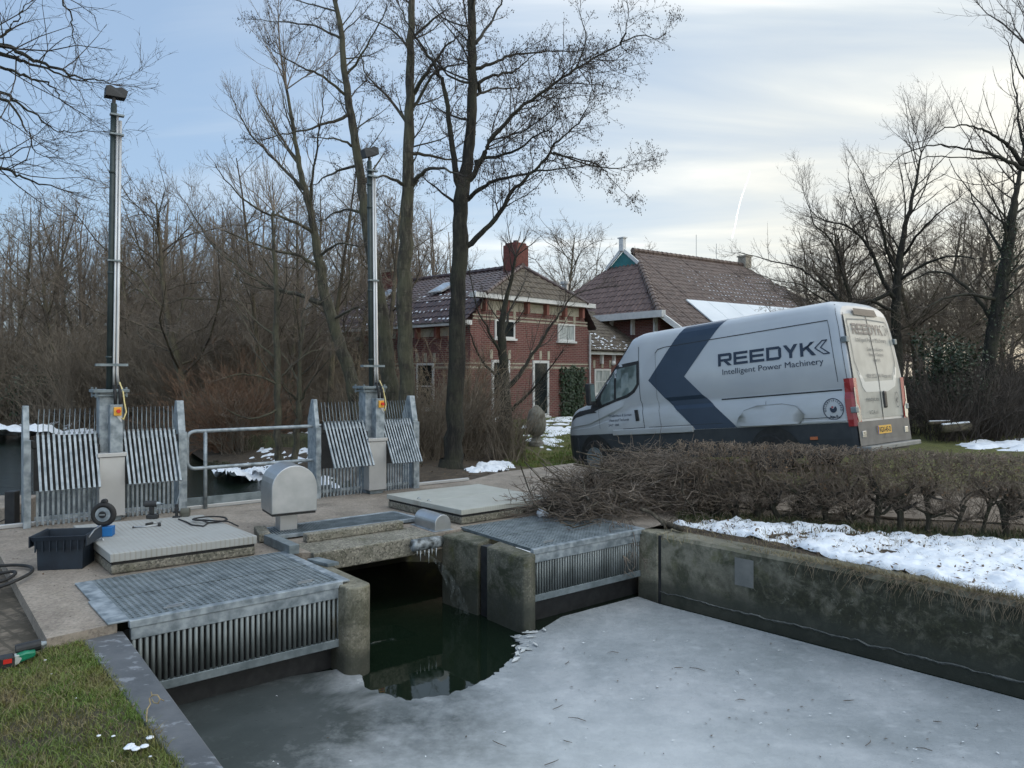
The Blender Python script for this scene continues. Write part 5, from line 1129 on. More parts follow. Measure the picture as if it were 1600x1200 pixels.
# ---- rear
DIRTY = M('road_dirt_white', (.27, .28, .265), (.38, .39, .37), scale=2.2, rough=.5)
for sg in (1, -1):
    dr = MB(); pl = [(sg*.006, .88), (sg*.90, .88), (sg*.905, 1.5), (sg*.84, 2.3), (sg*.79, 2.5), (sg*.006, 2.55)]
    decal(dr, pl, on_rear, .012, zs=[1.2, 1.5, 1.8, 2.1, 2.3]); d_ = dr.build('rear_door', DIRTY, van)
    wp = MB(); pl = [(sg*.03, 1.52), (sg*.66, 1.55), (sg*.76, 1.75), (sg*.74, 2.38), (sg*.70, 2.42), (sg*.03, 2.44)]
    strip(wp, pl[1:], .02, on_rear, .017); wp.build('pressed_edge', M('grey_edge_strip', (.2, .21, .21)), d_)  # grey strip along the pressed edge of the door
    for z in (2.05, .98): 
        hg = MB(); y = yside(.02, z)*sg*.985; hg.frame(V((xrear(z)-.045, y-.05, z)), V((.09, 0, 0)), V((0, .1, 0)), V((0, 0, .09)))
        hg.build('hinge', GALV_D, d_, bevel=.01)
    # tail lamp wraps the corner
    tl = MB(); rr = []
    for z in np.linspace(.78, 1.50, 8):
        yo = yside(.02, z); inn = .80+.05*(z-.8); f = (z-.78)/.72
        wide = .10+.02*math.sin(f*3)
        rr.append([V((wide+xrear(z), sg*(yside(.12, z)+.014), z)), V((.02+xrear(z), sg*(yo+.022), z)), V((xrear(z)-.03, sg*(yo-.01), z)), V((xrear(z)-.024, sg*inn, z))])
    fs = [(i*4+j, i*4+j+1, (i+1)*4+j+1, (i+1)*4+j) for i in range(7) for j in range(3)]
    tl.add([p for r in rr for p in r], fs if sg < 0 else [f[::-1] for f in fs]); lm = tl.build('tail_light', TAIL, van)
    cz_ = MB(); decal(cz_, [(sg*.975, 1.36), (sg*.94, 1.36), (sg*.93, 1.12), (sg*.84, 1.02), (sg*.835, .86), (sg*.93, .84), (sg*.97, .95)], lambda a, c, o: V((xrear(c)-.036, a, c)), zs=[.9, 1.0, 1.1, 1.2]); cz_.build('clear_lens', CHROME, lm)
    rb = MB(); rb.frame(V((-.05, sg*.80-.06, .60)), V((.06, 0, 0)), V((0, .13, 0)), V((0, 0, .10))); rb.build('bumper_lamp', CHROME, van, bevel=.008)
# clean wiped patch on the doors and texts
wpd = MB(); decal(wpd, [(.62, 1.36), (.52, 1.28), (-.3, 1.28), (-.62, 1.36), (-.78, 1.66), (-.70, 1.68), (-.55, 1.46), (.52, 1.44), (.68, 1.62), (.72, 1.6)], on_rear, .016, zs=[1.3, 1.4, 1.5, 1.6]); wpd.build('wiped_patch', M('clean_white_paint', (.48, .5, .5), rough=.35), van)
sm3 = MB(); strip(sm3, [(0, .50), (0, 2.55)], .02, on_rear, .019)
for sg in (1, -1): strip(sm3, [(sg*.905, .86), (sg*.91, 1.5), (sg*.845, 2.3), (sg*.80, 2.52)], .014, on_rear, .019)
sm3.build('door_seams', SEAM, van)
rt = MB(); letters_reedyk(rt, .62, 2.19, 1.12, .17, lambda a, c, o: on_rear(a, c, .022), -1)
rt.build('lettering', M('dusty_blue_lettering', (.03, .04, .06), rough=.5), van)
fr_ = lambda a, c, o: on_rear(a, c, .022); r2 = MB()
strip(r2, [(-.62, 2.35), (-.56, 2.35), (-.66, 2.275), (-.56, 2.2), (-.62, 2.2), (-.72, 2.275), (-.62, 2.35)], .012, fr_)
text_on(r2, 'Intelligent Power Machinery', .58, 2.07, .10, fr_, width=1.15)
for i, tx in enumerate(('Onderhoud & Service', 'Waterstof Techniek', 'Reedyk')): text_on(r2, tx, -.08, 1.93-.085*i, .075, fr_, align='CENTER', width=(.62, .56, .26)[i])
text_on(r2, '088 5222 44 Waterstof', .42, 1.50, .09, fr_, width=.95); text_on(r2, 'reedyk.eu', .56, 1.14, .10, fr_, width=.48); text_on(r2, 'VCA.nl', .50, .94, .085, fr_, width=.32)
for i in range(24):
    a, c = i*.2618, (i+1)*.2618; r0, r1 = .115, .128
    r2.add([fr_(-.62+r*.62*math.cos(q), 1.14+r*math.sin(q), 0) for r, q in ((r0, a), (r1, a), (r1, c), (r0, c))], [(0, 1, 2, 3)])
strip(r2, [(-.64, 1.17), (-.60, 1.13), (-.62, 1.10)], .03, fr_)
r2.build('lettering', M('faded_grey_lettering', (.12, .135, .145), rough=.6), van)
hb_ = MB(); hb_.frame(V((xrear(1.15)-.04, -.20, 1.02)), V((.05, 0, 0)), V((0, .12, 0)), V((0, 0, .27))); hb_.build('door_handle', BLACK, van, bevel=.03)
tp = MB(); decal(tp, [(.44, 2.50), (.40, 2.61), (-.40, 2.61), (-.44, 2.50)], on_rear, .03, zs=[2.53, 2.57]); tp.build('brake_lamp_spoiler', BLACK, van, bevel=.015)
GREYB = M('grey_rear_panel', (.085, .09, .095), (.12, .125, .13), scale=4, rough=.55)
rbm = MB(); decal(rbm, [(.97, .48), (.97, .84), (-.97, .84), (-.97, .48)], on_rear, .03, zs=[.6, .7]); decal(rbm, [(.1, .56), (-.72, .56), (-.84, .74), (-.1, .74)][::-1], on_rear, .034, zs=[.6]); rbm.build('rear_panel', GREYB, van)
stp = MB(); stp.box(-.20, .05, -.97, .96, .40, .47); stp.build('step', M('grey_step', (.16, .17, .175), (.22, .23, .23), rough=.6, bmp=.2), van, bevel=.012)
pl_ = MB(); P4 = [(.34, .63), (.34, .76), (-.20, .76), (-.20, .63)]
pl_.frame(V((-.045, -.20, .63)), V((.012, 0, 0)), V((0, .52, 0)), V((0, 0, .125))); plate = pl_.build('number_plate', M('yellow_plate', (.62, .36, .05), (.7, .42, .07), rough=.45), van)
fp_ = lambda a, c, o: V((-.048, a, c)); pt = MB(); text_on(pt, 'VGX-45-D', .27, .652, .115, fp_, width=.44, bold=.002); pt.build('plate_letters', BLACK, plate)
pb = MB(); pb.add([V((-.047, .32, .63)), V((-.047, .285, .63)), V((-.047, .285, .755)), V((-.047, .32, .755))], [(0, 1, 2, 3)]); pb.build('plate_blue', M('plate_blue', (.02, .06, .3)), plate)
# ================================================================= trees
def bark(name, c1, c2, mossc=None):
    m, nt, b = nodes(name); O = coords(nt); b.inputs['Roughness'].default_value = .9
    c = ramp(nt, noise(nt, mapping(nt, O, (1, 1, .22)), 16, 9, .75), [(.38, tuple(x*.6 for x in c1)), (.5, c1), (.62, c2)])
    c = mix(nt, math_(nt, 'MULTIPLY', ramp(nt, noise(nt, mapping(nt, O, (.6, .6, 4)), 3, 5, .6), [(.58, 0.), (.64, 1.)]), .6), c, tuple(x*.5 for x in c1))
    if mossc: c = mix(nt, math_(nt, 'MULTIPLY', ramp(nt, noise(nt, O, 2.3, 6, .6), [(.42, 0.), (.6, 1.)]), .7), c, mossc)
    nt.links.new(c, b.inputs['Base Color']); bump(nt, b, noise(nt, mapping(nt, O, (1, 1, .2)), 30, 7, .7), 1.0, .035); return m
BARK = bark('dark_alder_bark', (.014, .013, .011), (.052, .046, .036), (.04, .041, .026))
BARK2 = bark('grey_green_bark', (.045, .04, .031), (.125, .113, .085), (.095, .095, .058))
BARKW = bark('brown_wood_bark', (.07, .056, .042), (.15, .12, .09), (.12, .11, .065))
TWIG = M('dark_twig', (.036, .03, .025), (.08, .065, .054), scale=3, rough=.85)
TWIGB = M('brown_twig', (.12, .098, .073), (.22, .18, .135), scale=.5, rough=.85)
TWIGG = M('grey_brown_twig', (.12, .097, .076), (.22, .18, .14), scale=.7, rough=.85)
def rv(s=1.): return V((random.gauss(0, s), random.gauss(0, s), random.gauss(0, s)))
def side_dir(d, ang):
    a = d.cross(rv()).normalized(); return (d*math.cos(ang)+a*math.sin(ang)).normalized()
def path_point(pts, rad, t):
    n = len(pts)-1; f = t*n; i = min(int(f), n-1); f -= i
    return pts[i].lerp(pts[i+1], f), (pts[i+1]-pts[i]).normalized(), rad[i]*(1-f)+rad[i+1]*f
MINR = .0026
def twigs(big, small, pts, rad, lev, cfg, total):
    """grow side branches from a given path; cfg[lev] = (per metre, length ratio, angle, up, wiggle, segments)"""
    if lev >= len(cfg): return
    den, ratio, ang, up, wig, seg, t0 = cfg[lev]; n = max(1, int(round(total*den*random.uniform(.8, 1.2))))
    for _ in range(n):
        t = random.uniform(t0, 1.0); p, d, r = path_point(pts, rad, t)
        L = total*ratio*(1.15-.75*t)*random.uniform(.55, 1.25)
        if L < .06: continue
        dd = side_dir(d, random.uniform(ang*.65, ang*1.25)); q = [p]; pp = p.copy()
        for i in range(seg):
            dd = (dd+rv(wig)+V((0, 0, up))).normalized(); pp = pp+dd*(L/seg); q.append(pp.copy())
        r0 = max(min(r*.5, .003+L*.0075), MINR); rr = [r0*(1-.70*i/seg) for i in range(seg+1)]
        (big if r0 > .018 else small).add(q, rr, 5 if r0 > .02 else 3)
        twigs(big, small, q, rr, lev+1, cfg, L)
ALDER = [(7.5, .36, .9, .08, .2, 5, .15), (10.0, .38, .8, .06, .28, 3, .12), (15, .42, .75, .03, .3, 2, .1)]
def shoots(lb, tw, q, r, cfg, n=4):
    e = (q[-1]-q[-3]).normalized(); L0 = max(.5, plen(q)*.22)
    for i in range(n):
        dd = (e+rv(.32)).normalized() if i else e.copy(); L = L0*random.uniform(.6, 1.2); w = [q[-1]]
        for k in range(5): dd = (dd+rv(.14)+V((0, 0, .05))).normalized(); w.append(w[-1]+dd*L/5)
        r0 = max(r[-1]*(.95 if not i else .6), MINR); rr = [r0*(1-.8*k/5) for k in range(6)]; tw.add(w, rr, 4); twigs(lb, tw, w, rr, 1 if len(cfg) > 2 else 0, cfg, L*1.5)
def catkins(tw, n, mat, parent, size=.028):
    mb = []; ends = [a[0][-1] for (k, L) in tw.g.items() for a in L if a[1][-1] < .0022]
    co = []; q = []
    for i in range(min(n, len(ends)*2)):
        p = random.choice(ends)+rv(.02); h = size*random.uniform(.6, 1.5); w = size*.28; b0 = len(co)
        co += [p, p+V((w, 0, -h*.5)), p+V((0, w, -h*.5)), p+V((-w, 0, -h*.5)), p+V((0, -w, -h*.5)), p+V((0, 0, -h))]
        for j in range(4): a, c = b0+1+j, b0+1+(j+1) % 4; q += [(b0, a, c), (b0+5, c, a)]
    me = arr_mesh('catkins', np.array([tuple(c) for c in co]), np.array(q)); return link('catkins', me, mat, parent)
def px_path(L, Y, dY=0.):
    n = len(L); return [at(p[0], p[1], Y+dY*i/max(1, n-1)) for i, p in enumerate(L)]
def smooth_path(pts, k=3):
    out = []
    for i in range(len(pts)-1):
        p0, p1, p2, p3 = pts[max(i-1, 0)], pts[i], pts[i+1], pts[min(i+2, len(pts)-1)]
        for j in range(k):
            f = j/k; out.append(.5*((2*p1)+(p2-p0)*f+(2*p0-5*p1+4*p2-p3)*f*f+(3*p1-p0-3*p2+p3)*f**3))
    return out+[pts[-1]]
def plen(p): return sum((p[i+1]-p[i]).length for i in range(len(p)-1))
def big_tree(name, label, Y, trunk, limbs, cfg, barkm, twigm, extra=(), catk=0, dy=1.0, wscale=1.0, cat='tree', group=None):
    base = at(trunk[0][0], trunk[0][1], Y); t = empty(name, (base.x, base.y, 0), 0, label, cat, group); off = V((base.x, base.y, 0))
    tk, lb, tw = Tubes(), Tubes(), Tubes()
    def addp(L, r_of, dY, k, dest):
        raw = px_path([(a[0], a[1]) for a in L], Y, dY); P = smooth_path(raw, 4); W = [a[2]/2/F*Y*wscale for a in L]
        rad = list(np.interp(np.linspace(0, len(L)-1, len(P)), range(len(L)), W))
        P = [p-off+rv(.012) for p in P]; dest.add(P, [r*random.uniform(.95, 1.06) for r in rad], k); return P, rad
    P, R_ = addp(trunk, None, 0, 14, tk)
    flare = [P[0]+V((0, 0, -.3)), P[0], P[0]+V((0, 0, .25))]; tk.add(flare, [R_[0]*1.5, R_[0]*1.25, R_[0]*1.0], 12)
    nodes_ = [p.copy() for p in P[:-2]]
    for L in limbs:
        d = random.choice([-1, 1])*random.uniform(.4, 1.3)*dy
        L = [(a[0], a[1], a[2]*(1-.45*i_/(len(L)-1))) for i_, a in enumerate(L)]; q, r = addp(L, None, d, 7, lb); j = min(nodes_, key=lambda p: (p-q[0]-V((0, 0, -.08))).length); jl = (j-q[0]).length
        if jl < 2.5: lb.add([j, j.lerp(q[0], .5), q[0]+(q[1]-q[0])*.15], [r[0]*1.15, r[0]*1.08, r[0]], 7)
        nodes_ += [p.copy() for p in q[:-1]]; twigs(lb, tw, q, r, 0, cfg, plen(q)); shoots(lb, tw, q, r, cfg)
    for (n, t0, t1, Lr, ang, up) in extra:               # free limbs on the trunk
        for i in range(n):
            p, d, r = path_point(P, R_, t0+(t1-t0)*(i+random.random())/n); dd = side_dir(d, ang*random.uniform(.8, 1.2)); L_ = Lr*random.uniform(.6, 1.2); q = [p]
            for k in range(6): dd = (dd+rv(.12)+V((0, 0, up))).normalized(); q.append(q[-1]+dd*L_/6)
            r0 = min(r*.5, .006+L_*.010); rr = [r0*(1-.75*k/6) for k in range(7)]; lb.add(q, rr, 5); twigs(lb, tw, q, rr, 0, cfg, L_)
    if trunk[-1][1] > -150: shoots(lb, tw, P, R_, cfg, 5)
    trunk_o = tk.build('trunk', barkm, t); lb.build('limbs', barkm, trunk_o); cr = tw.build('crown', twigm, t)
    if catk: catkins(tw, catk, M('dark_alder_cones', (.02, .016, .012), (.05, .036, .026), scale=9, rough=.9), cr)
    return t
# ---- the big alders beside the right rake
big_tree('alder_tree', 'large dark alder with forked trunk, the nearest tree just right of the right rake', 14.6,
    [(706, 735, 40), (709, 700, 34), (711, 640, 31), (713, 560, 30), (716, 460, 29), (719, 370, 28), (722, 300, 27), (732, 240, 21), (737, 170, 18), (738, 90, 16), (736, 10, 14), (733, -90, 11), (735, -200, 7)],
    [[(731, 384, 11), (760, 357, 10), (785, 327, 9), (800, 300, 8), (828, 273, 7), (853, 247, 6), (866, 225, 5), (897, 197, 4), (917, 168, 3), (925, 130, 2)],
     [(736, 280, 11), (752, 250, 10), (765, 222, 9), (800, 180, 8), (840, 150, 7), (880, 122, 6), (920, 95, 5), (968, 68, 4), (980, 30, 2.5), (978, -10, 2)],
     [(731, 311, 9), (755, 292, 8), (780, 281, 7), (835, 268, 5), (870, 265, 4), (903, 261, 3)],
     [(742, 252, 7), (785, 243, 6), (812, 232, 5), (840, 212, 4), (867, 195, 3)],
     [(746, 146, 6), (770, 140, 5), (800, 138, 4)], [(747, 130, 7), (772, 118, 6), (800, 112, 5), (820, 98, 4), (835, 84, 3)],
     [(746, 107, 7), (772, 98, 6), (798, 87, 5), (840, 82, 4), (890, 80, 3), (925, 78, 2)], [(743, 67, 7), (760, 45, 6), (778, 15, 5), (792, -20, 4)],
     [(717, 292, 14), (711, 262, 12), (704, 206, 11), (693, 133, 9), (683, 111, 8), (664, 79, 7), (645, 51, 5), (625, 15, 4)],
     [(860, 240, 4), (880, 243, 3.5), (935, 258, 3), (955, 280, 2), (975, 300, 1.5)], [(866, 240, 4), (940, 262, 3), (985, 258, 2), (1012, 250, 1.5)],
     [(968, 68, 3), (1000, 55, 2.5), (1030, 60, 2), (1045, 40, 1.5)], [(900, 105, 3), (915, 60, 3), (905, 20, 2)],
     [(715, 320, 6), (690, 300, 5), (665, 280, 4)], [(735, 190, 5), (700, 178, 4), (672, 160, 3)], [(735, 130, 5), (700, 118, 4), (660, 60, 2)]],
    ALDER, BARK, TWIG, extra=[(20, .70, .99, 1.5, 1.0, .05)], catk=26000, wscale=.86)
big_tree('alder_tree', 'tall straight alder standing between the right mast and the big forked alder', 15.0,
    [(641, 725, 34), (640, 690, 30), (637, 620, 27), (633, 540, 26), (632, 460, 26), (634, 380, 23), (637, 300, 20), (640, 220, 18), (641, 130, 15), (642, 40, 12), (643, -60, 9), (645, -160, 5)],
    [[(648, 285, 8), (665, 266, 7), (690, 263, 6), (712, 272, 5)], [(648, 240, 6), (680, 245, 5), (712, 250, 4), (745, 258, 3)], [(646, 145, 8), (668, 112, 7), (690, 80, 5), (712, 60, 4)],
     [(633, 290, 7), (605, 276, 5), (578, 280, 4)], [(634, 190, 6), (605, 150, 5), (575, 120, 4), (560, 80, 3)], [(645, 170, 6), (675, 120, 5), (700, 105, 4), (730, 100, 3)],
     [(639, 75, 5), (610, 45, 4), (580, 30, 3)], [(645, 60, 5), (690, 20, 4)]],
    ALDER, BARK2, TWIG, extra=[(18, .58, .99, 1.3, 1.0, .08)], catk=13000, wscale=.92)
big_tree('alder_tree', 'leaning alder rising behind the right mast, its trunk crossing the mast', 15.8,
    [(622, 715, 34), (617, 660, 30), (608, 580, 28), (597, 500, 26), (585, 420, 22), (574, 360, 19), (566, 300, 17), (557, 240, 16), (548, 180, 14), (540, 120, 12), (533, 60, 10), (525, 0, 8), (516, -80, 5)],
    [[(545, 180, 7), (520, 190, 6), (490, 200, 5), (450, 208, 4), (420, 215, 3)], [(540, 150, 6), (505, 120, 5), (470, 105, 4), (430, 80, 3)], [(552, 230, 6), (530, 218, 4), (495, 215, 3)],
     [(556, 260, 6), (520, 270, 5), (490, 290, 3)], [(560, 330, 6), (530, 330, 5), (505, 345, 3)], [(548, 110, 5), (580, 60, 4), (600, 20, 3)], [(534, 60, 5), (490, 40, 4), (440, 35, 3), (400, 30, 2)],
     [(528, 20, 4), (480, 5, 3), (430, -10, 2)], [(565, 290, 5), (600, 240, 4)]],
    ALDER, BARK2, TWIG, extra=[(16, .56, .99, 1.3, 1.0, .08)], catk=13000, wscale=.85)
ASH = [(6.0, .42, .62, .2, .12, 5, .2), (7, .42, .6, .16, .14, 4, .15), (8, .45, .6, .15, .14, 2, .15)]
big_tree('slender_tree', 'slender tree leaning left with long upswept branches, between the handrail and the right mast', 16.8,
    [(572, 690, 24), (560, 640, 22), (545, 580, 20), (525, 520, 18), (508, 460, 16), (499, 410, 14), (491, 360, 12), (480, 310, 10), (468, 260, 8), (460, 205, 6), (448, 140, 4)],
    [[(503, 474, 9), (470, 462, 7), (433, 452, 7), (400, 436, 6), (365, 410, 5), (335, 385, 5), (310, 350, 4), (292, 320, 3)], [(500, 420, 7), (470, 400, 5), (430, 392, 5), (395, 380, 4), (350, 360, 3)],
     [(490, 365, 6), (455, 345, 5), (410, 330, 4), (370, 300, 3), (340, 262, 2)], [(480, 300, 6), (440, 260, 5), (400, 220, 4), (375, 180, 3), (362, 150, 2)], [(470, 260, 5), (430, 200, 4), (400, 150, 3)],
     [(498, 400, 5), (530, 380, 4), (560, 385, 3)], [(485, 320, 5), (490, 260, 4), (500, 200, 3), (505, 150, 2)], [(520, 500, 5), (560, 480, 4)]],
    ASH, BARK2, TWIGG, extra=[(10, .5, .98, 1.6, .6, .2)], dy=1.5)
big_tree('young_tree', 'thin young tree just behind the handrail, the left one of two', 14.2, [(437, 730, 12), (436, 680, 11), (434, 600, 10), (432, 520, 9), (431, 440, 7), (428, 380, 5), (426, 330, 3)],
    [[(436, 590, 4), (470, 560, 3), (500, 545, 2)], [(434, 600, 4), (390, 585, 3), (350, 590, 2)], [(435, 640, 4), (390, 655, 3), (355, 640, 2)]], ASH, BARK2, TWIGG, extra=[(9, .3, .98, 1.3, .8, .1)])
big_tree('young_tree', 'thin young tree just behind the handrail, the right one of two', 14.6, [(458, 735, 12), (462, 690, 10), (466, 640, 9), (468, 590, 7), (470, 540, 5), (474, 480, 3)],
    [[(467, 630, 4), (490, 590, 3), (515, 560, 2)], [(465, 625, 3), (440, 600, 2)]], ASH, BARK2, TWIGG, extra=[(8, .3, .98, 1.2, .8, .1)])
big_tree('garden_tree', 'small many stemmed tree in front of the brick house, its limb crossing the right window', 20.5,
    [(790, 665, 20), (789, 620, 17), (787, 575, 15), (784, 530, 13), (786, 490, 9), (796, 450, 6), (806, 400, 4)],
    [[(800, 600, 8), (815, 580, 7), (828, 560, 6), (845, 535, 6), (860, 510, 5), (878, 485, 4), (896, 462, 3), (930, 450, 2)], [(787, 560, 6), (765, 520, 4), (745, 480, 3), (735, 430, 2)], [(785, 520, 6), (800, 480, 4), (820, 440, 3)],
     [(787, 600, 5), (750, 560, 4), (735, 520, 3)], [(800, 640, 6), (840, 600, 4), (870, 560, 3)]],
    ASH, BARK, TWIG, extra=[(8, .4, .98, 1.4, .7, .12)])
# ---- limbs reaching in from trees outside the frame
OVER = [(3.2, .36, .9, .03, .26, 4, .1), (6.5, .36, .8, .05, .3, 3, .1), (7.5, .45, .75, .05, .3, 3, .1)]
big_tree('overhanging_tree', 'tree outside the left edge whose bare dark branches hang into the upper left sky', 9.0,
    [(-330, 900, 90), (-320, 600, 80), (-300, 330, 66), (-270, 100, 50), (-250, -100, 34), (-230, -300, 16)],
    [[(-290, 20, 22), (-120, 50, 15), (0, 70, 9), (25, 79, 8), (60, 96, 7), (100, 112, 6), (135, 122, 4), (168, 130, 3)], [(-290, 60, 18), (-100, 70, 12), (0, 83, 8), (40, 96, 6), (75, 108, 5), (110, 122, 4), (140, 126, 2.5)],
     [(-290, 150, 16), (-110, 100, 10), (0, 105, 6), (30, 116, 5), (65, 128, 4), (85, 138, 3.5), (95, 155, 3), (110, 168, 2)], [(-295, 200, 16), (-100, 135, 9), (0, 143, 6), (25, 160, 5), (60, 182, 4), (90, 205, 3), (132, 206, 2)],
     [(-295, 230, 12), (-100, 140, 8), (0, 154, 5), (30, 182, 4), (45, 212, 3), (56, 236, 2.5), (76, 246, 2)], [(-300, 330, 16), (-110, 240, 9), (0, 262, 6), (30, 276, 5), (60, 286, 4), (95, 293, 3)],
     [(-280, 60, 14), (-90, 60, 8), (0, 57, 5), (20, 40, 4), (32, 22, 3), (40, 5, 2)], [(-300, 320, 10), (-90, 250, 6), (0, 248, 3), (35, 232, 2.5), (60, 225, 2)], [(-270, -60, 14), (-60, -50, 9), (60, -30, 6), (105, 10, 4), (112, 45, 3), (118, 75, 2)]],
    OVER, BARK, TWIG, dy=.35)
big_tree('overhanging_tree', 'tree at the right edge with knotty pruned limbs arching over the hedge', 13.0,
    [(1690, 800, 60), (1680, 650, 54), (1668, 500, 48), (1650, 400, 44), (1635, 320, 42), (1622, 275, 40), (1618, 225, 26), (1612, 150, 14), (1606, 70, 8)],
    [[(1628, 272, 17), (1596, 252, 14), (1580, 232, 11), (1562, 218, 9), (1540, 205, 8), (1515, 196, 6), (1490, 198, 5), (1465, 206, 4), (1440, 220, 3)], [(1628, 278, 16), (1592, 262, 12), (1560, 245, 9), (1530, 236, 7), (1500, 232, 6), (1460, 226, 5), (1425, 236, 4), (1400, 248, 3.5), (1383, 268, 2.5)],
     [(1622, 262, 14), (1596, 214, 8), (1588, 160, 5), (1582, 110, 4), (1580, 60, 3)], [(1560, 246, 5), (1510, 248, 4), (1460, 244, 4), (1420, 255, 3)], [(1625, 270, 10), (1600, 285, 6), (1575, 300, 4)], [(1612, 150, 6), (1590, 100, 4), (1570, 60, 3)]],
    [(4.6, .38, 1.1, .28, .12, 5, .1), (5.5, .4, .8, .2, .12, 3, .15), (6.5, .4, .7, .1, .15, 3, .1)], BARK, TWIG, dy=.4, wscale=.62)
# ---- trees behind the van
PEAR = [(5.6, .40, .85, .16, .18, 5, .12), (6.8, .42, .75, .16, .18, 4, .12), (8, .42, .75, .1, .22, 2, .1)]
big_tree('orchard_tree', 'spreading tree behind the van roof with low arching limbs reaching left over the barn', 24.0,
    [(1405, 700, 34), (1402, 600, 30), (1400, 500, 26), (1402, 440, 22), (1408, 390, 17), (1418, 340, 12), (1430, 290, 8), (1440, 240, 4)],
    [[(1400, 470, 14), (1380, 440, 12), (1365, 400, 10), (1345, 370, 8), (1320, 352, 7), (1290, 345, 5), (1268, 330, 4), (1255, 300, 3)], [(1322, 490, 10), (1310, 470, 9), (1290, 450, 8), (1265, 430, 7), (1240, 415, 6), (1205, 408, 5), (1180, 400, 4), (1150, 395, 3)],
     [(1330, 470, 10), (1318, 430, 9), (1306, 390, 8), (1290, 365, 6), (1272, 350, 5), (1262, 310, 3)], [(1400, 490, 10), (1360, 470, 9), (1325, 478, 8), (1290, 470, 6), (1250, 445, 4), (1220, 440, 3), (1190, 430, 2)],
     [(1404, 430, 9), (1385, 390, 8), (1375, 340, 6), (1360, 300, 4), (1340, 260, 3)], [(1410, 400, 9), (1440, 360, 7), (1470, 330, 5), (1500, 310, 4)], [(1404, 440, 10), (1450, 410, 8), (1490, 400, 6), (1530, 405, 4)], [(1360, 400, 5), (1350, 350, 4), (1330, 300, 3), (1325, 260, 2)]],
    PEAR, BARK, TWIG, extra=[(16, .35, .99, 2.4, .75, .14)], dy=2.0, wscale=.56)
big_tree('orchard_tree', 'ivy covered leaning tree behind the holly, right of the van', 21.0,
    [(1530, 700, 36), (1540, 600, 34), (1552, 520, 34), (1565, 450, 34), (1575, 390, 30), (1582, 340, 22), (1588, 300, 14), (1596, 250, 6)],
    [[(1555, 510, 14), (1530, 470, 12), (1500, 440, 11), (1470, 425, 9), (1440, 430, 7), (1410, 445, 5)], [(1565, 450, 14), (1590, 420, 10), (1620, 400, 8)], [(1570, 400, 10), (1540, 350, 7), (1520, 310, 5), (1510, 280, 3)], [(1560, 470, 12), (1520, 460, 10), (1480, 465, 8), (1450, 480, 6)], [(1578, 380, 8), (1560, 330, 5), (1545, 290, 3)]],
    PEAR, BARK, TWIG, extra=[(16, .35, .99, 2.2, .8, .14)], dy=1.5, wscale=.56)
# ================================================================= woodland
WOOD = [(5.4, .42, .8, .10, .2, 5, .12), (7.0, .42, .78, .08, .22, 3, .12), (8.5, .45, .7, .1, .2, 2, .1)]
MINR = .0055
def proto(hgt, spread, up, seedn, nl, barkm, twigm, cfg=WOOD, low=.25, lean=.0, r0=.14):
    random.seed(seedn); tk, tw = Tubes(), Tubes(); p = V((0, 0, -.3)); d = V((lean, random.uniform(-.06, .06), 1)).normalized(); P = [p]; n = 9
    for i in range(n): d = (d+rv(.05)+V((0, 0, .06))).normalized(); P.append(P[-1]+d*(hgt*.86/n))
    rad = [r0*(1.25 if i == 0 else 1)*(1-.88*i/n) for i in range(n+1)]; tk.add(P, rad, 8)
    for i in range(nl):
        t = low+(1-low)*(i+random.random())/nl; q0, dd, r = path_point(P, rad, t); L = hgt*spread*(1.25-.8*t)*random.uniform(.7, 1.25)
        dd = side_dir(V((0, 0, 1)), random.uniform(.7, 1.15)); q = [q0]
        for k in range(6): dd = (dd+rv(.19)+V((0, 0, up*.6))).normalized(); q.append(q[-1]+dd*L/6)
        rr0 = min(r*.5, .005+L*.0075); rr = [rr0*(1-.78*k/6) for k in range(7)]; tk.add(q, rr, 5); twigs(tk, tw, q, rr, 0, cfg, L)
    return tk, tw
PRO = []
for i, a in enumerate([(9.5, .36, .16, 101, 22), (10.5, .28, .2, 102, 24), (9, .46, .08, 103, 23), (8.3, .52, .05, 104, 27)]):
    tk, tw = proto(*a, BARKW, TWIGG, r0=.115 if i < 2 else .16, lean=.05*i); ck, cq = tk.arrays(); cw, cwq = tw.arrays()
    PRO.append((arr_mesh('trunk', ck, cq), arr_mesh('crown', cw, cwq)))
for me1, me2 in PRO:
    for me, mt in ((me1, BARKW), (me2, TWIGG)): me.materials.append(mt); me.polygons.foreach_set('use_smooth', np.ones(len(me.polygons), dtype=bool))
random.seed(77)
def wood_tree(px, Y, k, sc, label, name='woodland_tree', group='bare woodland trees', rz=None, darker=None):
    x = (px-800)/F*Y; t = empty(name, (x, Y, zfunc(x, Y) if Y < 30 and abs(x) < 22 else .2), random.uniform(0, 6.28) if rz is None else rz, label, 'tree', group); t.scale = (sc, sc, sc)
    for nm, me in zip(('trunk', 'crown'), PRO[k]):
        o = bpy.data.objects.new(nm, me); COL.objects.link(o); o.parent = t
    return t
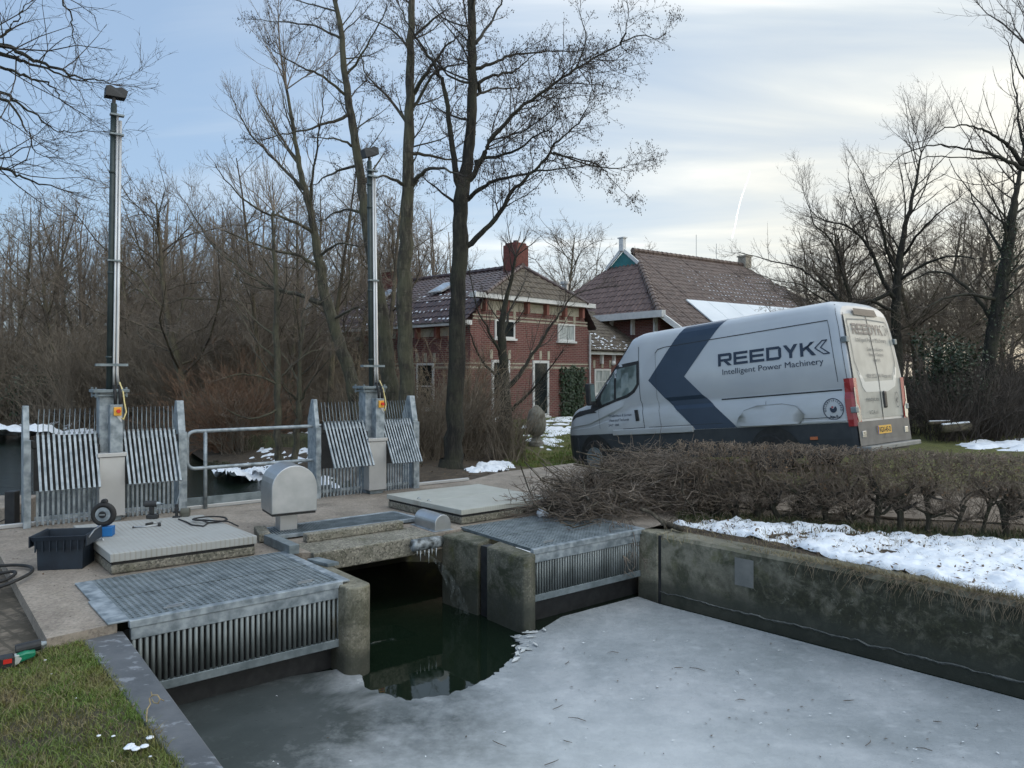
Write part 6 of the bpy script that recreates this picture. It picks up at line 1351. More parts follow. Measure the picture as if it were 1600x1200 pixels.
for a in [
    (12, 29, 0, 1.0, 'bare woodland tree at the extreme left edge, beyond the canal water'),
    (52, 31, 1, .98, 'bare woodland tree second from the left edge, above the left post of the left rake'),
    (92, 28, 0, .94, 'bare woodland tree above the left grille of the left rake'),
    (128, 33, 1, 1.0, 'bare upright woodland tree close to the left side of the left mast'),
    (205, 27, 2, .86, 'wide bare woodland tree close to the right side of the left mast'),
    (255, 30, 0, .95, 'bare woodland tree above the right post of the left rake'),
    (312, 20.8, 3, .98, 'broad crowned tree with crooked limbs, midway between left mast and slender leaning tree'),
    (352, 28, 1, .92, 'bare woodland tree behind the reddish bush'),
    (395, 25, 2, .84, 'wide bare woodland tree right of the reddish bush, behind the handrail'),
    (480, 27, 0, .98, 'bare woodland tree behind the slender leaning tree'),
    (528, 30, 1, 1.05, 'bare woodland tree seen just left of the right mast'),
    (575, 34, 2, 1.1, 'wide bare woodland tree far behind the right mast'),
    (408, 19.5, 1, .80, 'thin upright bare tree on the far bank, just left of the two young trees'),
    (448, 21.5, 0, .86, 'thin upright bare tree behind the two young trees'),
    (512, 20.5, 1, .84, 'thin upright bare tree between the young trees and the right mast, near row'),
    (548, 23, 0, .92, 'thin upright bare tree immediately left of the right mast, middle row'),
    (604, 22, 1, .95, 'thin upright bare tree between the right mast and the straight alder'),
    (662, 42, 1, 1.15, 'bare tree rising beyond the roof between the straight alder and the forked alder'),
    (752, 47, 3, 1.1, 'wide bare tree beyond the house, left of its main chimney'),
    (898, 46, 3, 1.5, 'large round bare tree beyond the house, right of its main chimney'),
    (955, 56, 3, 1.45, 'bare tree beyond the roofs, close to the barn finial'),
    (1300, 27, 3, .98, 'wide spreading bare tree behind the van roof, its left twigs over the barn chimney'),
    (1372, 26, 3, .96, 'wide spreading bare tree behind the middle of the van roof'),
    (1445, 25, 2, .92, 'spreading bare tree just behind the rear doors of the van'),
    (1522, 26, 3, 1.02, 'wide spreading bare tree between the holly bush and the right edge'),
    (1285, 38, 2, .95, 'bare tree behind the right end of the barn roof'),
    (1345, 33, 0, .95, 'bare tree above the rear half of the van roof'),
    (1455, 30, 2, 1.0, 'wide bare tree behind the holly bush'),
    (1500, 34, 1, 1.05, 'tall bare tree right of the holly bush, in the back row'),
    (1560, 28, 3, 1.0, 'broad bare tree near the right edge, behind the leaning ivy covered tree'),
    (1615, 31, 0, 1.1, 'bare tree at the extreme right edge of the back row')]: wood_tree(*a)
# far wood as one mass, and the tangle of undergrowth below it
def mass(name, protos, places, mat, zf):
    cos, qs, off = [], [], 0
    for (x, y, k, sc, rz) in places:
        co_, q_ = protos[k]; c, s_ = math.cos(rz), math.sin(rz); R_ = np.array([[c, -s_, 0], [s_, c, 0], [0, 0, 1]])
        cos.append((co_ @ R_.T)*sc+np.array([x, y, zf(x, y)])); qs.append(q_+off); off += len(co_)
    o = link(name, arr_mesh(name, np.concatenate(cos), np.concatenate(qs)), mat, None, True); tag(o, kind='stuff'); return o
FARC = [(4.6, .44, .8, .10, .2, 3, .12), (5.5, .42, .7, .12, .16, 2, .15), (3.5, .5, .7, .1, .2, 1, .1)]
FP = []
for i in range(3):
    tk, tw = proto(9.5, .33, .15, 200+i, 16, None, None, FARC, r0=.11); a, qa = tk.arrays(); b_, qb = tw.arrays(); FP.append((np.concatenate([a, b_]), np.concatenate([qa, qb+len(a)])))
SH = []
def shrub_proto(seedn, n, h, spread, droop=0.):
    random.seed(seedn); t1 = Tubes()
    for _ in range(n):
        p = V((random.gauss(0, .22), random.gauss(0, .22), -.05)); d = V((random.gauss(0, spread), random.gauss(0, spread), 1)).normalized(); L = h*random.uniform(.5, 1.15); q = [p]
        for i in range(5): d = (d+rv(.12)+V((0, 0, -droop))).normalized(); q.append(q[-1]+d*L/5)
        r0 = random.uniform(.005, .012); rr = [r0*(1-.75*i/5) for i in range(6)]; t1.add(q, rr, 3); twigs(t1, t1, q, rr, 0, [(3.2, .36, .7, .1, .2, 3, .15), (4, .4, .7, .05, .2, 2, .1)], L)
    return t1
for i in range(3): SH.append(shrub_proto(300+i, 40, 2.1, .38, .03).arrays())
random.seed(78)
def zfl(x, y): return (zfunc(x, y) if y < 30 and abs(x) < 24 else .2)
pl = []
for _ in range(120):
    px = random.uniform(-60, 700); Y = random.uniform(32, 50); pl.append(((px-800)/F*Y, Y, random.randrange(3), random.uniform(.95, 1.2), random.uniform(0, 6)))
for _ in range(46):
    px = random.uniform(1290, 1680); Y = random.uniform(36, 60); pl.append(((px-800)/F*Y, Y, random.randrange(3), random.uniform(.8, 1.1), random.uniform(0, 6)))
for _ in range(16):
    px = random.uniform(600, 1000); Y = random.uniform(58, 75); pl.append(((px-800)/F*Y, Y, random.randrange(3), random.uniform(.85, 1.2), random.uniform(0, 6)))
mass('woods', FP, pl, TWIGG, lambda x, y: .1)
pl = []
def shore_ok(x, y):
    # beyond the shoreline?
    for i in range(len(SHORE)-1):
        a, c = SHORE[i], SHORE[i+1]
        if min(a.x, c.x) <= x <= max(a.x, c.x):
            ys = a.y+(c.y-a.y)*(x-a.x)/(c.x-a.x); return y > ys+.7
    return x > SHORE[-1].x
while len(pl) < 420:
    px = random.uniform(-80, 690); Y = random.choice([random.uniform(15, 24), random.uniform(20, 36), random.uniform(24, 44)]); x = (px-800)/F*Y
    if not shore_ok(x, Y) or (x > -4.6 and Y > 20) or (x > -2.4 and Y < 15.6): continue
    if 380 < px < 560 and Y < 19.5: continue
    pl.append((x, Y, random.randrange(3), random.uniform(.9, 1.8) if Y > 22 else random.uniform(.5, .9), random.uniform(0, 6)))
mass('undergrowth', SH, pl, TWIGB, zfl)
pl = []
for _ in range(90):
    px = random.uniform(1400, 1700); Y = random.uniform(19, 34); pl.append(((px-800)/F*Y, Y, random.randrange(3), random.uniform(.7, 1.25), random.uniform(0, 6)))
mass('undergrowth', SH, pl, TWIG, zfl)
# ---- shrubs one can tell apart
def shrub(px, py, Y, n, h, sp, seedn, mat, label, droop=0., name='shrub', cat='shrub'):
    x = (px-800)/F*Y; t = empty(name, (x, Y, zfl(x, Y)), 0, label, cat); shrub_proto(seedn, n, h, sp, droop).build('stems', mat, t); return t
RUST = M('rusty_twig', (.13, .075, .045), (.21, .125, .08), scale=3, rough=.85); STRAW = M('straw_twig', (.17, .13, .085), (.27, .21, .14), scale=3, rough=.85)
shrub(362, 0, 18.2, 190, 2.5, .62, 401, RUST, 'reddish brown domed bush across the water, left of the two young trees', .07)
shrub(735, 0, 17.5, 120, 2.3, .30, 402, TWIGB, 'tall bare bush right of the forked alder, in front of the house')
shrub(790, 0, 17.2, 90, 1.7, .34, 403, TWIGB, 'lower bare bush beside the stone urn, in front of the house')
shrub(700, 0, 19.2, 70, 2.6, .3, 404, STRAW, 'straw coloured bare bush right behind the forked alder trunk')
shrub(668, 0, 16.2, 70, 1.8, .35, 405, TWIGB, 'dark bare bush left of the forked alder, behind the right rake')
shrub(745, 0, 21.8, 60, 2.6, .28, 406, RUST, 'tall bush with rusty stems against the house wall, beside its left window')
shrub(590, 0, 19.0, 80, 2.2, .4, 407, STRAW, 'straw coloured bush behind the right rake, left of the straight alder')
random.seed(79)
# leafy evergreens
def leafy(name, c, rx, ry_, h, n, s, mat, label, cat, blobs=9):
    t = empty(name, c, 0, label, cat); mb = MB(); B = [(V((random.gauss(0, rx*.45), random.gauss(0, ry_*.45), h*random.uniform(.2, .85))), random.uniform(.3, .5)) for _ in range(blobs)]
    for _ in range(n):
        q, r = random.choice(B); p = q+rv(1).normalized()*r*random.uniform(.4, 1.15)*max(rx, .6); p.z = max(.02, p.z)
        d = rv(1).normalized(); e = d.cross(rv(1)).normalized(); k = s*random.uniform(.6, 1.3); mb.add([p-e*k*.45, p+d*k, p+e*k*.45, p-d*k*.6], [(0, 1, 2, 3)])
    mb.build('foliage', mat, t); st = MB()
    for _ in range(6): x, y = random.gauss(0, rx*.3), random.gauss(0, ry_*.3); st.tube([(0, 0, -.1), (x*.5, y*.5, h*.4), (x, y, h*.85)], [.04, .03, .01], 6)
    st.build('stems', TWIG, t); return t
HOLLY = M('holly_leaf', (.012, .026, .012), (.035, .06, .028), scale=5, rough=.4)
leafy('holly_bush', at(1485, 700, 20).to_2d().to_3d(), 1.25, .8, 2.9, 4200, .055, HOLLY, 'dark green holly bush right behind the rear of the van', 'bush', 13)
leafy('evergreen_bush', V((-17.0, 26.0, 0)), 1.2, .8, 1.7, 1500, .07, HOLLY, 'dark evergreen bush at the left edge on the far shore', 'bush')
leafy('evergreen_bush', V((at(1580, 700, 25).x, 25, 0)), 1.4, .8, 1.9, 1500, .07, HOLLY, 'dark evergreen bush low at the right edge of the garden', 'bush')
# ivy sleeves on the leaning tree
mb = MB(); 
for _ in range(1500):
    f = random.random(); px, py = np.interp(f, [0, .3, .6, 1], [1535, 1553, 1567, 1580]), np.interp(f, [0, .3, .6, 1], [640, 520, 450, 345]); p = at(px, py, 21.0)+rv(.16)*(1.1-.5*f); d = rv(1).normalized(); e = d.cross(rv(1)).normalized(); k = .05
    mb.add([p-e*k*.5, p+d*k, p+e*k*.5, p-d*k*.6], [(0, 1, 2, 3)])
o = mb.build('ivy', M('dull_ivy_leaf', (.03, .045, .025), (.06, .08, .045), scale=4, rough=.6)); tag(o, 'ivy wrapped round the leaning tree at the right edge', 'ivy')
# stone urn on the lawn
t = empty('garden_urn', V((at(838, 690, 19.6).x, 19.6, zfl(at(838, 690, 19.6).x, 19.6))), 0, 'weathered stone garden urn on a foot, on the lawn in front of the house', 'urn')
STONE = M('weathered_stone', (.13, .125, .105), (.22, .21, .18), scale=8, rough=.9, bmp=.4, c3=(.16, .17, .10))
mb = MB(); mb.lathe([(.19, 0), (.19, .10), (.15, .13), (.11, .20), (.11, .26)], 18); mb.build('foot', STONE, t, smooth=False)
mb = MB(); mb.lathe([(.11, .26), (.18, .30), (.24, .42), (.26, .58), (.25, .70), (.22, .82), (.22, .86), (.12, .98), (.05, 1.04), (.01, 1.06)], 20); mb.build('bowl', STONE, t, smooth=True)
# ================================================================= hedge along the right bank
random.seed(90)
BUD = M('hedge_twig', (.10, .078, .06), (.21, .165, .125), scale=6, rough=.85); HB = bark('hedge_bark', (.04, .033, .026), (.1, .085, .065), (.07, .075, .04))
DLEAF = M('dry_hedge_leaf', (.13, .08, .045), (.22, .14, .08), scale=20, rough=.8)
HL0, HL1 = g(1085, 806, .0), g(1600, 838, .03); n = 15
look = ['', 'thick ', 'slim ', 'forked ', 'knotty ']
where = ['nearest the twig pile, under the cab door', 'second from the twig pile, under the chevron tip', 'third from the twig pile', 'fourth from the twig pile, below the big lettering', 'fifth from the twig pile, left of the rear wheel',
 'sixth from the twig pile, under the rear wheel', 'seventh from the twig pile, right of the rear wheel', 'eighth from the twig pile, below the round emblem', 'ninth from the twig pile, below the tail lamp', 'tenth from the twig pile, below the number plate',
 'just right of the van, first with the path seen behind it', 'second right of the van', 'third right of the van', 'fourth right of the van', 'last one at the right edge']
for i in range(n):
    f = i/(n-1); c = HL0.lerp(HL1, f*1.03); open_ = f > .55; f2 = min(1, f)
    t = empty('hedge_plant', (c.x, c.y, zfl(c.x, c.y)-.02), random.uniform(-.2, .2), 'clipped hedge plant, '+where[i], 'hedge plant', 'plants of the clipped hedge')
    tk, tw = Tubes(), Tubes(); hst = random.uniform(.42, .52); r0 = random.choice([.02, .03, .038]); top = .90-.02*f
    P = [V((0, 0, -.05))]; d = V((random.gauss(0, .12), random.gauss(0, .1), 1)).normalized()
    for k in range(5): d = (d+rv(.10)+V((0, 0, .15))).normalized(); P.append(P[-1]+d*(hst/5))
    tk.add(P, [r0*1.3, r0, r0*.9, r0*.9, r0*1.0, r0*1.15], 8)
    along = (HL1-HL0).normalized(); acr = V((-along.y, along.x, 0))
    for j in range(8 if open_ else 11):
        q0, d0, r = path_point(P, [r0]*6, random.uniform(.45 if open_ else .2, 1)); a = (along*random.uniform(-1, 1)+acr*random.uniform(-.8, .8)).normalized(); dd = (a*.9+V((0, 0, random.uniform(.2, .9)))).normalized(); L = random.uniform(.18, .34); q = [q0]
        for k in range(4): dd = (dd+rv(.28)+V((0, 0, .12))).normalized(); q.append(q[-1]+dd*L/4)
        rr = [r0*.6*(1-.5*k/4) for k in range(5)]; tk.add(q, rr, 6)
        for _ in range(20 if open_ else 30):
            s0, sd_, r = path_point(q, rr, random.uniform(.1, 1)); dd = (side_dir(sd_, .8)+V((0, 0, .35))).normalized(); L2 = random.uniform(.08, .26); w = [s0]
            for k in range(3): dd = (dd+rv(.3)).normalized(); pnt = w[-1]+dd*L2/3; pnt.z = min(pnt.z, top+random.uniform(-.02, .03)); w.append(pnt)
            tw.add(w, [.004, .0032, .0025, .0016], 3)
            for __ in range(2):
                b0 = w[random.randrange(1, 4)]; dd2 = side_dir(dd, .9); e = b0+dd2*random.uniform(.03, .1); e.z = min(e.z, top+.03); tw.add([b0, e], [.0026, .0014], 3)
    # filler: top shelf of fine twigs reaching to the neighbours
    fl2 = None
    for _ in range(440 if not open_ else 330):
        p = along*random.uniform(-.24, .24)+acr*random.uniform(-.24, .24)+V((0, 0, top-(top-(.52 if open_ else .30))*random.random()**1.3)); dd = (rv(1)+V((0, 0, .8))).normalized(); L2 = random.uniform(.05, .14); m_ = p+dd*L2*.5+rv(.012); e = p+dd*L2; e.z = min(e.z, top+.03); tw.add([p, m_, e], [.0042, .0034, .002], 3)
    tr_ = tk.build('trunk', HB, t); cr_ = tw.build('crown', BUD, t)
    lf = MB()
    for _ in range(46):
        p = along*random.uniform(-.24, .24)+acr*random.uniform(-.26, .26)+V((0, 0, random.uniform(.45, top))); d_ = rv(1).normalized()*random.uniform(.012, .022); e_ = d_.cross(rv(1)).normalized()*.01; lf.add([p-d_, p+e_, p+d_, p-e_], [(0, 1, 2, 3)])
    lf.build('dead_leaves', DLEAF, cr_)
    tag(cr_.children[0], kind='stuff')
# ================================================================= heap of cut twigs
random.seed(91)
heap = empty('twig_pile', g(930, 800).to_2d().to_3d(), 0, 'large heap of cut twigs and branches piled between the right hatch and the hedge', 'twig pile')
O = heap.location.copy(); tw, tk = Tubes(), Tubes(); A, B = V((.42, 9.15, 0)), V((2.35, 9.7, 0)); ax = (B-A).normalized(); ac = V((-ax.y, ax.x, 0))
def hp(f): return float(np.interp(f, [0, .15, .4, .7, 1], [.10, .30, .52, .72, .5]))
for i in range(1900):
    f = random.random(); big_ = random.random() < .05; h = hp(f)*random.random()**.8
    c = A.lerp(B, f)+ac*random.gauss(0, .36)*(1-.3*h)+V((0, 0, .03+h))
    d = (ax*random.choice([-1, 1])*random.uniform(.3, 1.4)+ac*random.gauss(0, .7)+V((0, 0, random.gauss(.0, .40)*(1.1-.8*h)))).normalized(); L = random.uniform(.2, .95) if not big_ else random.uniform(.7, 1.5); q = [c-d*L*.5]
    for k in range(5): d = (d+rv(.2)).normalized(); p = q[-1]+d*L/5; p.z = min(max(p.z, .02), hp(f)+.12); q.append(p)
    q = [p-O for p in q]; r0 = random.uniform(.007, .014) if big_ else random.uniform(.002, .005); rr = [r0*(1-.7*k/5) for k in range(6)]
    (tk if big_ else tw).add(q, rr, 5 if big_ else 3)
    twigs(tk, tw, q, rr, 0, [(2.6, .34, .8, .06, .3, 3, .2)], L)
for i in range(40):                                   # ragged ends reaching out over the hatch and the grating
    f = random.uniform(0, .45); c = A.lerp(B, f)+V((0, 0, random.uniform(.15, .8)*hp(f)+.08)); a_ = random.uniform(-.6, 1.6); d = (-ax*math.cos(a_)-ac*math.sin(a_)+V((0, 0, random.uniform(-.25, .5)))).normalized(); L = random.uniform(.5, 1.1); q = [c]
    for k in range(6): d = (d+rv(.16)).normalized(); p = q[-1]+d*L/6; p.z = max(p.z, .03); q.append(p)
    q = [p-O for p in q]; rr = [.008*(1-.75*k/6) for k in range(7)]; tw.add(q, rr, 4); twigs(tk, tw, q, rr, 0, [(5, .3, .9, .1, .35, 3, .15), (5, .4, .8, .05, .35, 3, .2)], L)
for i in range(16):                                   # strands hanging over the rack front
    c = g(random.uniform(955, 1000), random.uniform(812, 826), .04); d = V((random.gauss(0, .2), -.7, -.3)).normalized(); q = [c]; L = random.uniform(.3, .75)
    for k in range(6): d = (d+rv(.2)+V((0, -.05, -.22))).normalized(); q.append(q[-1]+d*L/6)
    q = [p-O for p in q]; rr = [.005*(1-.6*k/6) for k in range(7)]; tw.add(q, rr, 4); twigs(tk, tw, q, rr, 0, [(6, .3, .9, 0, .3, 3, .3)], L)
PT = M('cut_twig', (.085, .068, .055), (.21, .17, .135), scale=5, rough=.85)
tk.build('branches', bark('cut_branch_bark', (.06, .05, .035), (.17, .145, .11)), heap); tw.build('twigs', PT, heap)
lb = MB(); lb.tube([p-O for p in smooth_path([g(1000, 795, .20), g(1018, 802, .16), g(1036, 816, .08), g(1052, 822, .05), g(1066, 827, .04)], 3)], [.022]*6+[.03]*7, 8); lb.tube([g(1036, 816, .08)-O, g(1040, 826, .03)-O], .014, 6)
lb.build('thick_branch', MATS['cut_branch_bark'], heap, smooth=True)
sb = MB()
B0 = len(sb.v); sb.lathe([(.05, 0), (.065, .03), (.06, .08), (.045, .10), (.03, .125), (.004, .135)], 14, g(847, 809))
for i_ in range(B0, len(sb.v)): x_, y_, z_ = sb.v[i_]; k_ = float(fbm(x_*14, y_*14+z_*11))-.47; sb.v[i_] = (x_+k_*.16+.3*max(0, z_-.1)*.5, y_+k_*.06, z_)
o = sb.build('snow_lump', SNOW, smooth=True); tag(o, 'white lump of snow between the right hatch and the twig pile', 'snow lump')
# ================================================================= snow
def snow_area(name, poly, res, thr, amp, freq, lift=.0, top=.05, fade=.25):
    def zf(x, y):
        e = min(segdist(x, y, poly[i], poly[(i+1) % len(poly)]) for i in range(len(poly))); h = (float(fbm(x*freq, y*freq, 5))-thr)*amp
        h = min(h, top)-.08*(1-sm(0, fade, e+.02)); h += (float(fbm(x*freq*3+31, y*freq*3, 3))-.44)*amp*.30+(float(fbm(x*freq*7+5, y*freq*7, 2))-.40)*amp*.16
        return zfl(x, y)+lift+h
    o = patch(name, poly, res, zf, SNOW, kind='stuff', jitter=.35); o.data.polygons.foreach_set('use_smooth', np.ones(len(o.data.polygons), dtype=bool)); return o
SNB = [g(1046, 818), g(1130, 832), g(1210, 848)+n_*.10, g(1300, 870)+n_*.02, g(1420, 894)+n_*.03, g(1600, 938)+n_*.04, V((6.2, 3.4, 0)), V((7.4, 4.4, 0)), V((6.2, 6.9, 0)), g(1600, 848), g(1500, 842), g(1300, 828), g(1150, 815)]
snow_area('snow', SNB, .034, .405, .26, 3.6, lift=.03, top=.03, fade=.05)
def pl_(L, z=-.1): return [g(a, b, z) for a, b in L]
snow_area('snow_patch', pl_([(842, 664), (905, 658), (930, 690), (895, 699), (850, 697), (812, 690), (800, 676)]), .1, .47, .35, 2.5, top=.04, fade=.4)
snow_area('snow_patch', pl_([(722, 722), (760, 708), (800, 703), (806, 712), (770, 728), (735, 733)], 0), .05, .50, .5, 4.5, lift=.05, top=.05, fade=.2)
snow_area('snow_patch', pl_([(1480, 687), (1600, 682), (1680, 686), (1680, 702), (1560, 700), (1500, 694)], .05), .07, .47, .35, 2.2, lift=.03, top=.04, fade=.3)
snow_area('snow_patch', pl_([(330, 716), (372, 706), (410, 690), (440, 680), (548, 676), (548, 700), (420, 716), (362, 728)], .05), .07, .60, .4, 4.5, lift=.012, top=.06, fade=.25)
snow_area('snow_patch', pl_([(-40, 668), (40, 664), (130, 652), (165, 660), (150, 676), (60, 682), (-40, 680)], -.1), .13, .585, .5, 2.4, lift=.05, top=.08, fade=.4)
snow_area('snow_patch', pl_([(395, 744), (425, 741), (500, 754), (540, 764), (520, 748), (440, 734), (390, 735)], -.25), .05, .5, .5, 3.6, lift=.05, top=.05, fade=.12)
# dead leaves and green leaves in and below the snow
random.seed(92)
lf = MB()
for _ in range(2000):
    a_ = random.random(); b0 = V(SNB[0]).lerp(SNB[5], a_); b1 = V(SNB[12]).lerp(SNB[9], a_); p = b0.lerp(b1, random.uniform(-.02, 1.35)); p.z = zfl(p.x, p.y)+random.uniform(.005, .07); d = V((random.gauss(0, 1), random.gauss(0, 1), random.gauss(0, .4))).normalized()*random.uniform(.006, .026); e = d.cross(V((random.gauss(0, .4), random.gauss(0, .4), 1))).normalized()*d.length*.55
    lf.add([p-d, p-d*.2+e, p+d, p-d*.2-e], [(0, 1, 2, 3)])
for _ in range(700):
    p = V((random.uniform(-2.2, 1.0), random.uniform(11.5, 17), 0)); p.z = zfl(p.x, p.y)+.01; d = V((random.gauss(0, 1), random.gauss(0, 1), random.gauss(0, .3))).normalized()*random.uniform(.015, .04); e = d.cross(V((0, 0, 1))).normalized()*d.length*.5; lf.add([p-d, p+e, p+d, p-e], [(0, 1, 2, 3)])
o = lf.build('fallen_leaves', M('brown_fallen_leaf', (.06, .04, .025), (.15, .10, .06), scale=15, rough=.85)); tag(o, kind='stuff')
# ================================================================= grass
def blades(name, spots, hmin, hmax, w, mat, lean=.6):
    n = len(spots); P = np.array(spots); a = RNG.random(n)*6.283; h = hmin+(hmax-hmin)*RNG.random(n)**1.5; l = h*lean*RNG.random(n)*1.6; b2 = RNG.random(n)*6.283
    dx, dy = np.cos(a)*w, np.sin(a)*w; ox, oy = np.cos(b2)*l, np.sin(b2)*l
    v0 = P-np.stack([dx, dy, np.zeros(n)], 1); v1 = P+np.stack([dx, dy, np.zeros(n)], 1); mid = np.stack([ox*.35, oy*.35, h*.62], 1)
    v2 = P+mid+np.stack([dx, dy, np.zeros(n)], 1)*.7; v3 = P+mid-np.stack([dx, dy, np.zeros(n)], 1)*.7; tp_ = P+np.stack([ox, oy, h], 1); tq = tp_+np.stack([dx, dy, np.zeros(n)], 1)*.1
    co_ = np.stack([v0, v1, v2, v3, tp_, tq], 1).reshape(-1, 3); base = (np.arange(n)*6)[:, None]
    q = np.concatenate([base+np.array([[0, 1, 2, 3]]), base+np.array([[3, 2, 5, 4]])]); o = link(name, arr_mesh(name, co_, q), mat); tag(o, kind='stuff'); return o
m, nt, b = nodes('winter_grass_blade'); P = coords(nt, True); b.inputs['Roughness'].default_value = .6
nt.links.new(ramp(nt, noise(nt, P, 2.6, 5, .6), [(.34, (.20, .165, .075)), (.46, (.15, .17, .04)), (.60, (.10, .165, .024))]), b.inputs['Base Color']); GB = m
DRY = M('dry_grass_blade', (.17, .14, .075), (.28, .23, .13), scale=6, rough=.7, world=True)
def inpoly(x, y, P):
    c = False; j = len(P)-1
    for i in range(len(P)):
        if (P[i][1] > y) != (P[j][1] > y) and x < (P[j][0]-P[i][0])*(y-P[i][1])/(P[j][1]-P[i][1])+P[i][0]: c = not c
        j = i
    return c
sp, sd2 = [], []
ce0, ce1 = V((-3.04, 5.24)), V((-1.52, 3.46)); cd = (ce1-ce0).normalized(); cn = V((-cd.y, cd.x))
while len(sp)+len(sd2) < 46000:
    x, y = random.uniform(-3.6, -.6), random.uniform(2.5, 5.35)
    if not inpoly(x, y, [(p[0], p[1]) for p in bankP]): continue
    e = abs((V((x, y))-ce0).dot(cn)); dens = float(fbm(x*1.8+3, y*1.8))*1.7-.80+max(0, .95-e*.85)
    if random.random() > dens: continue
    (sp if random.random() < .8 else sd2).append((x, y, zbank(x, y)-.004))
for _ in range(1500):
    q = ce0.lerp(ce1, random.random()*1.05)-cn*random.uniform(-.03, .035)*(1 if random.random() < .8 else 1.6); sp.append((q.x, q.y, -.075))
blades('grass', sp, .010, .042, .0024, GB, 1.0); blades('grass', sd2, .012, .045, .0018, DRY, 1.4)
sp = []
while len(sp) < 9000:
    px, py = random.uniform(790, 940), random.uniform(655, 722); p = g(px, py, -.12); 
    if float(fbm(p.x*1.2, p.y*1.2)) < .42: continue
    sp.append((p.x, p.y, zfl(p.x, p.y)-.005))
blades('grass', sp, .03, .09, .008, GB)
sp, sd2 = [], []
al = (HL1-HL0)
while len(sp) < 5200:
    f = random.uniform(-.05, 1.2); q = HL0+al*f+V((-al.y, al.x, 0)).normalized()*random.gauss(-.12, .22); sp.append((q.x, q.y, zfl(q.x, q.y)-.01))
    if random.random() < .5: q = HL0+al*f+V((-al.y, al.x, 0)).normalized()*random.uniform(-1.4, .5); sd2.append((q.x, q.y, zfl(q.x, q.y)-.01))
blades('grass', sp, .03, .12, .005, M('dark_verge_grass', (.03, .045, .015), (.075, .085, .03), scale=5, rough=.7, world=True)); blades('grass', sd2, .03, .11, .003, DRY, 1.2)
lf = MB()                                             # leaves and grit caught on deck, hatches and gratings
for _ in range(170):
    px, py = random.uniform(20, 820), random.uniform(790, 965); p = g(px, py, .0)
    if not inpoly(p.x, p.y, [(q[0], q[1]) for q in deckP]): continue
    p.z = .004; d = V((random.gauss(0, 1), random.gauss(0, 1), random.gauss(0, .15))).normalized()*random.uniform(.005, .02); e = d.cross(V((0, 0, 1))).normalized()*d.length*random.uniform(.3, .7); lf.add([p-d, p+e+V((0, 0, .004)), p+d, p-e+V((0, 0, .003))], [(0, 1, 2, 3)])
o = lf.build('fallen_leaves', MATS['brown_fallen_leaf']); tag(o, kind='stuff')
# tufts along the wall edge
sp = []
for _ in range(1500):
    f = .25+.75*random.random()**.6; p = WALLR[1].lerp(WALLR[2], f)+n_*random.uniform(.02, .16)*(1-f*.4); sp.append((p.x, p.y, -.01))
blades('grass', sp, .02, .08, .0025, DRY, 1.5)
# dry roots and grass hanging over the wall at the right
hr_ = Tubes()
for _ in range(420):
    f = .45+.75*random.random()**.7; p = WALLR[1].lerp(WALLR[2], f)+n_*random.uniform(-.01, .12)+V((0, 0, .0)); d = (-n_*random.uniform(.4, 1.2)+(WALLR[2]-WALLR[1]).normalized()*random.gauss(0, .7)+V((0, 0, .25))).normalized(); q = [p]; L = random.uniform(.06, .30)
    for k in range(5): d = (d+rv(.2)+V((0, 0, -.36))).normalized(); q.append(q[-1]+d*L/5)
    hr_.add(q, [.0026*(1-.6*k/5) for k in range(6)], 3)
o = hr_.build('hanging_roots', M('dry_root', (.13, .10, .065), (.24, .19, .13), scale=12, rough=.9)); tag(o, kind='stuff')
# small snow crumbs on the grass
mb = MB()
for px, py, r in ((205, 1168, .05), (160, 1148, .025), (178, 1152, .02), (172, 1190, .016), (115, 1066, .018), (80, 1053, .014), (118, 1090, .014), (60, 1110, .01), (230, 1182, .015), (76, 1030, .02)):
    for k in range(6 if r > .04 else 1):
        p = g(px, py, -.07)+V((random.gauss(0, r*.7), random.gauss(0, r*.7), .0)); q = min(.022, r*random.uniform(.3, .6)); mb.lathe([(q, 0), (q*.9, q*.16), (q*.5, q*.3), (.002, q*.34)], 7, p)
o = mb.build('snow_crumbs', SNOW, smooth=True); tag(o, kind='stuff')
# old path behind the hedge
m, nt, b = nodes('trodden_path'); P = coords(nt, True); b.inputs['Roughness'].default_value = .95
nt.links.new(ramp(nt, noise(nt, P, 4, 9, .7), [(.3, (.10, .078, .058)), (.7, (.19, .155, .12))]), b.inputs['Base Color']); bump(nt, b, noise(nt, P, 30, 7, .7), .5, .02)
path = [V((2.0, 10.6, 0)), V((2.2, 9.9, 0)), V((4.0, 9.1, 0)), V((6.5, 8.3, 0)), V((10, 7.2, 0)), V((10.4, 8.3, 0)), V((7.2, 9.6, 0)), V((4.4, 10.6, 0)), V((2.4, 11.8, 0))]
patch('path', path, .3, lambda x, y: zfunc(x, y)+.012, m)
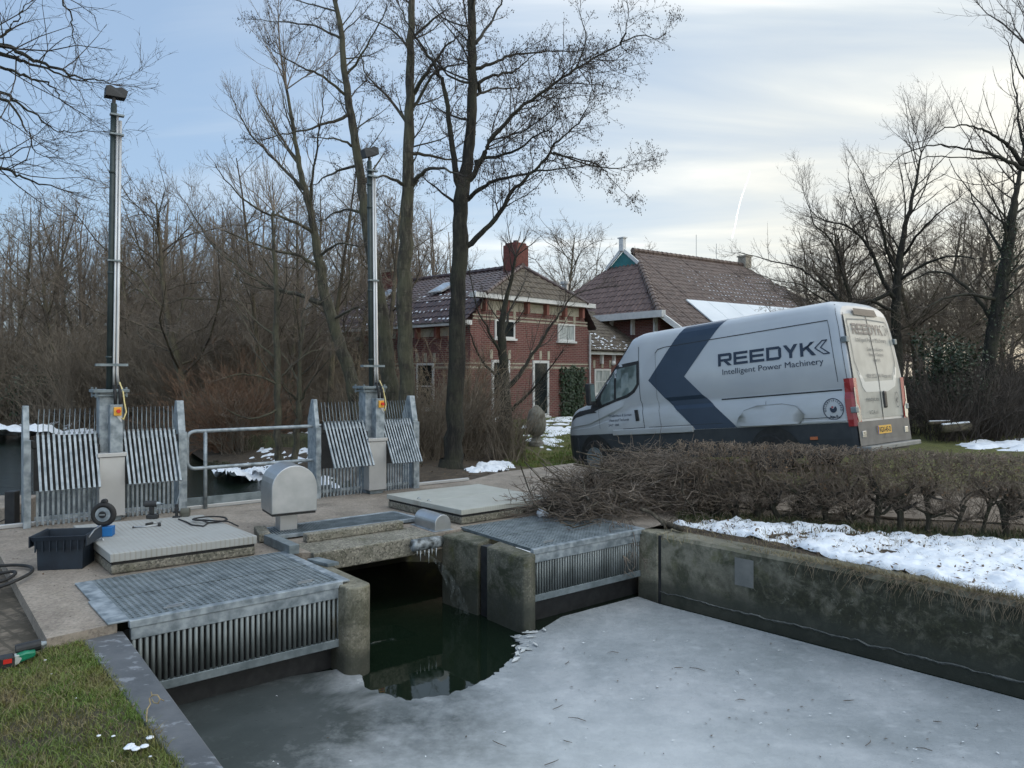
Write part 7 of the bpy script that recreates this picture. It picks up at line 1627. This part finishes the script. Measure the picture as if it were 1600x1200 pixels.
# timber edging of the far shore and low earth wall behind it
random.seed(93); mb = MB(); E = [g(a, b_, UZ) for a, b_ in ((545, 768), (500, 757), (460, 750), (420, 744), (380, 740), (345, 735), (318, 730))]
for i in range(len(E)-1):
    for k in range(7):
        p = E[i].lerp(E[i+1], k/7); h = random.uniform(.10, .2); mb.cyl(p+V((0, 0, -.2)), p+V((random.gauss(0, .01), 0, h)), random.uniform(.05, .075), 7)
o = mb.build('stake_edging', bark('wet_stake_wood', (.035, .03, .022), (.10, .085, .06), (.07, .075, .035))); tag(o, 'row of short mossy stakes edging the far shore behind the handrail', 'edging')
mb = MB(); E = [at(385, 712, 17.8), at(430, 708, 17.4), at(480, 704, 17.2), at(545, 700, 17.0)]
vs = []
for i in range(31):
    f = i/10; k = min(int(f), 2); p = E[k].lerp(E[k+1], f-k); p = V((p.x, p.y, 0)); w = float(fbm(i*.7, 2.2))*.12
    vs += [p+V((0, -.12-w, -.25)), p+V((0, -.05-w, .20+w)), p+V((0, .5, .24+w)), p+V((0, .6, -.25))]
mb.add(vs, [(i*4+k, (i+1)*4+k, (i+1)*4+k+1, i*4+k+1) for i in range(30) for k in range(3)])
o = mb.build('earth_bank', bark('mossy_earth', (.045, .04, .02), (.10, .09, .05), (.07, .085, .03)), smooth=True); tag(o, kind='structure')
# logs with snow behind the holly
for (a, b_, r, lab) in (((1452, 661), (1484, 660), .05, 'thin snowy log lying left of the other in the garden right of the van'), ((1472, 670), (1514, 666), .11, 'thick pale snowy log lying in the garden right of the van')):
    p, q = at(*a, 18.6), at(*b_, 18.9); t = empty('log', p, 0, lab, 'log'); d = q-p; mb = MB(); mb.cyl((0, 0, 0), d, r, 9); mb.build('trunk', BARKW, t, smooth=True)
    mb = MB(); mb.frame(V((0, -r*.5, r*.75)), d, V((0, r, 0)), V((0, 0, r*.4))); mb.build('snow_cover', SNOW, t, bevel=.02)
# contrail
c0, c1 = at(1144, 372, 3800), at(1172, 268, 3800); mb = MB(); pts = []; rr = []
for i in range(30):
    f = i/29; p = c0.lerp(c1, f); pts.append(p+V((math.sin(f*9)*2+45*f*(1-f)*-.6, 0, 0))); rr.append((2.9-1.5*f)*(.8+.35*random.random()))
mb.tube(pts, rr, 8); m, nt, b = nodes('contrail_vapour'); b.inputs['Base Color'].default_value = (.95, .95, .95, 1); b.inputs['Transmission Weight'].default_value = 0.; b.inputs['Subsurface Weight'].default_value = 0
tl = nd(nt, 'ShaderNodeBsdfTranslucent'); tl.inputs[0].default_value = (1, 1, 1, 1); df = nd(nt, 'ShaderNodeBsdfDiffuse'); df.inputs[0].default_value = (1, 1, 1, 1); ad = nd(nt, 'ShaderNodeAddShader'); nt.links.new(tl.outputs[0], ad.inputs[0]); nt.links.new(df.outputs[0], ad.inputs[1]); tr = nd(nt, 'ShaderNodeBsdfTransparent'); mx = nd(nt, 'ShaderNodeMixShader'); mx.inputs[0].default_value = .5; nt.links.new(tr.outputs[0], mx.inputs[1]); nt.links.new(ad.outputs[0], mx.inputs[2]); nt.links.new(mx.outputs[0], nt.nodes['Material Output'].inputs[0])
o = mb.build('contrail', m, smooth=True); tag(o, 'thin white vapour trail in the sky above the barn', 'vapour trail')
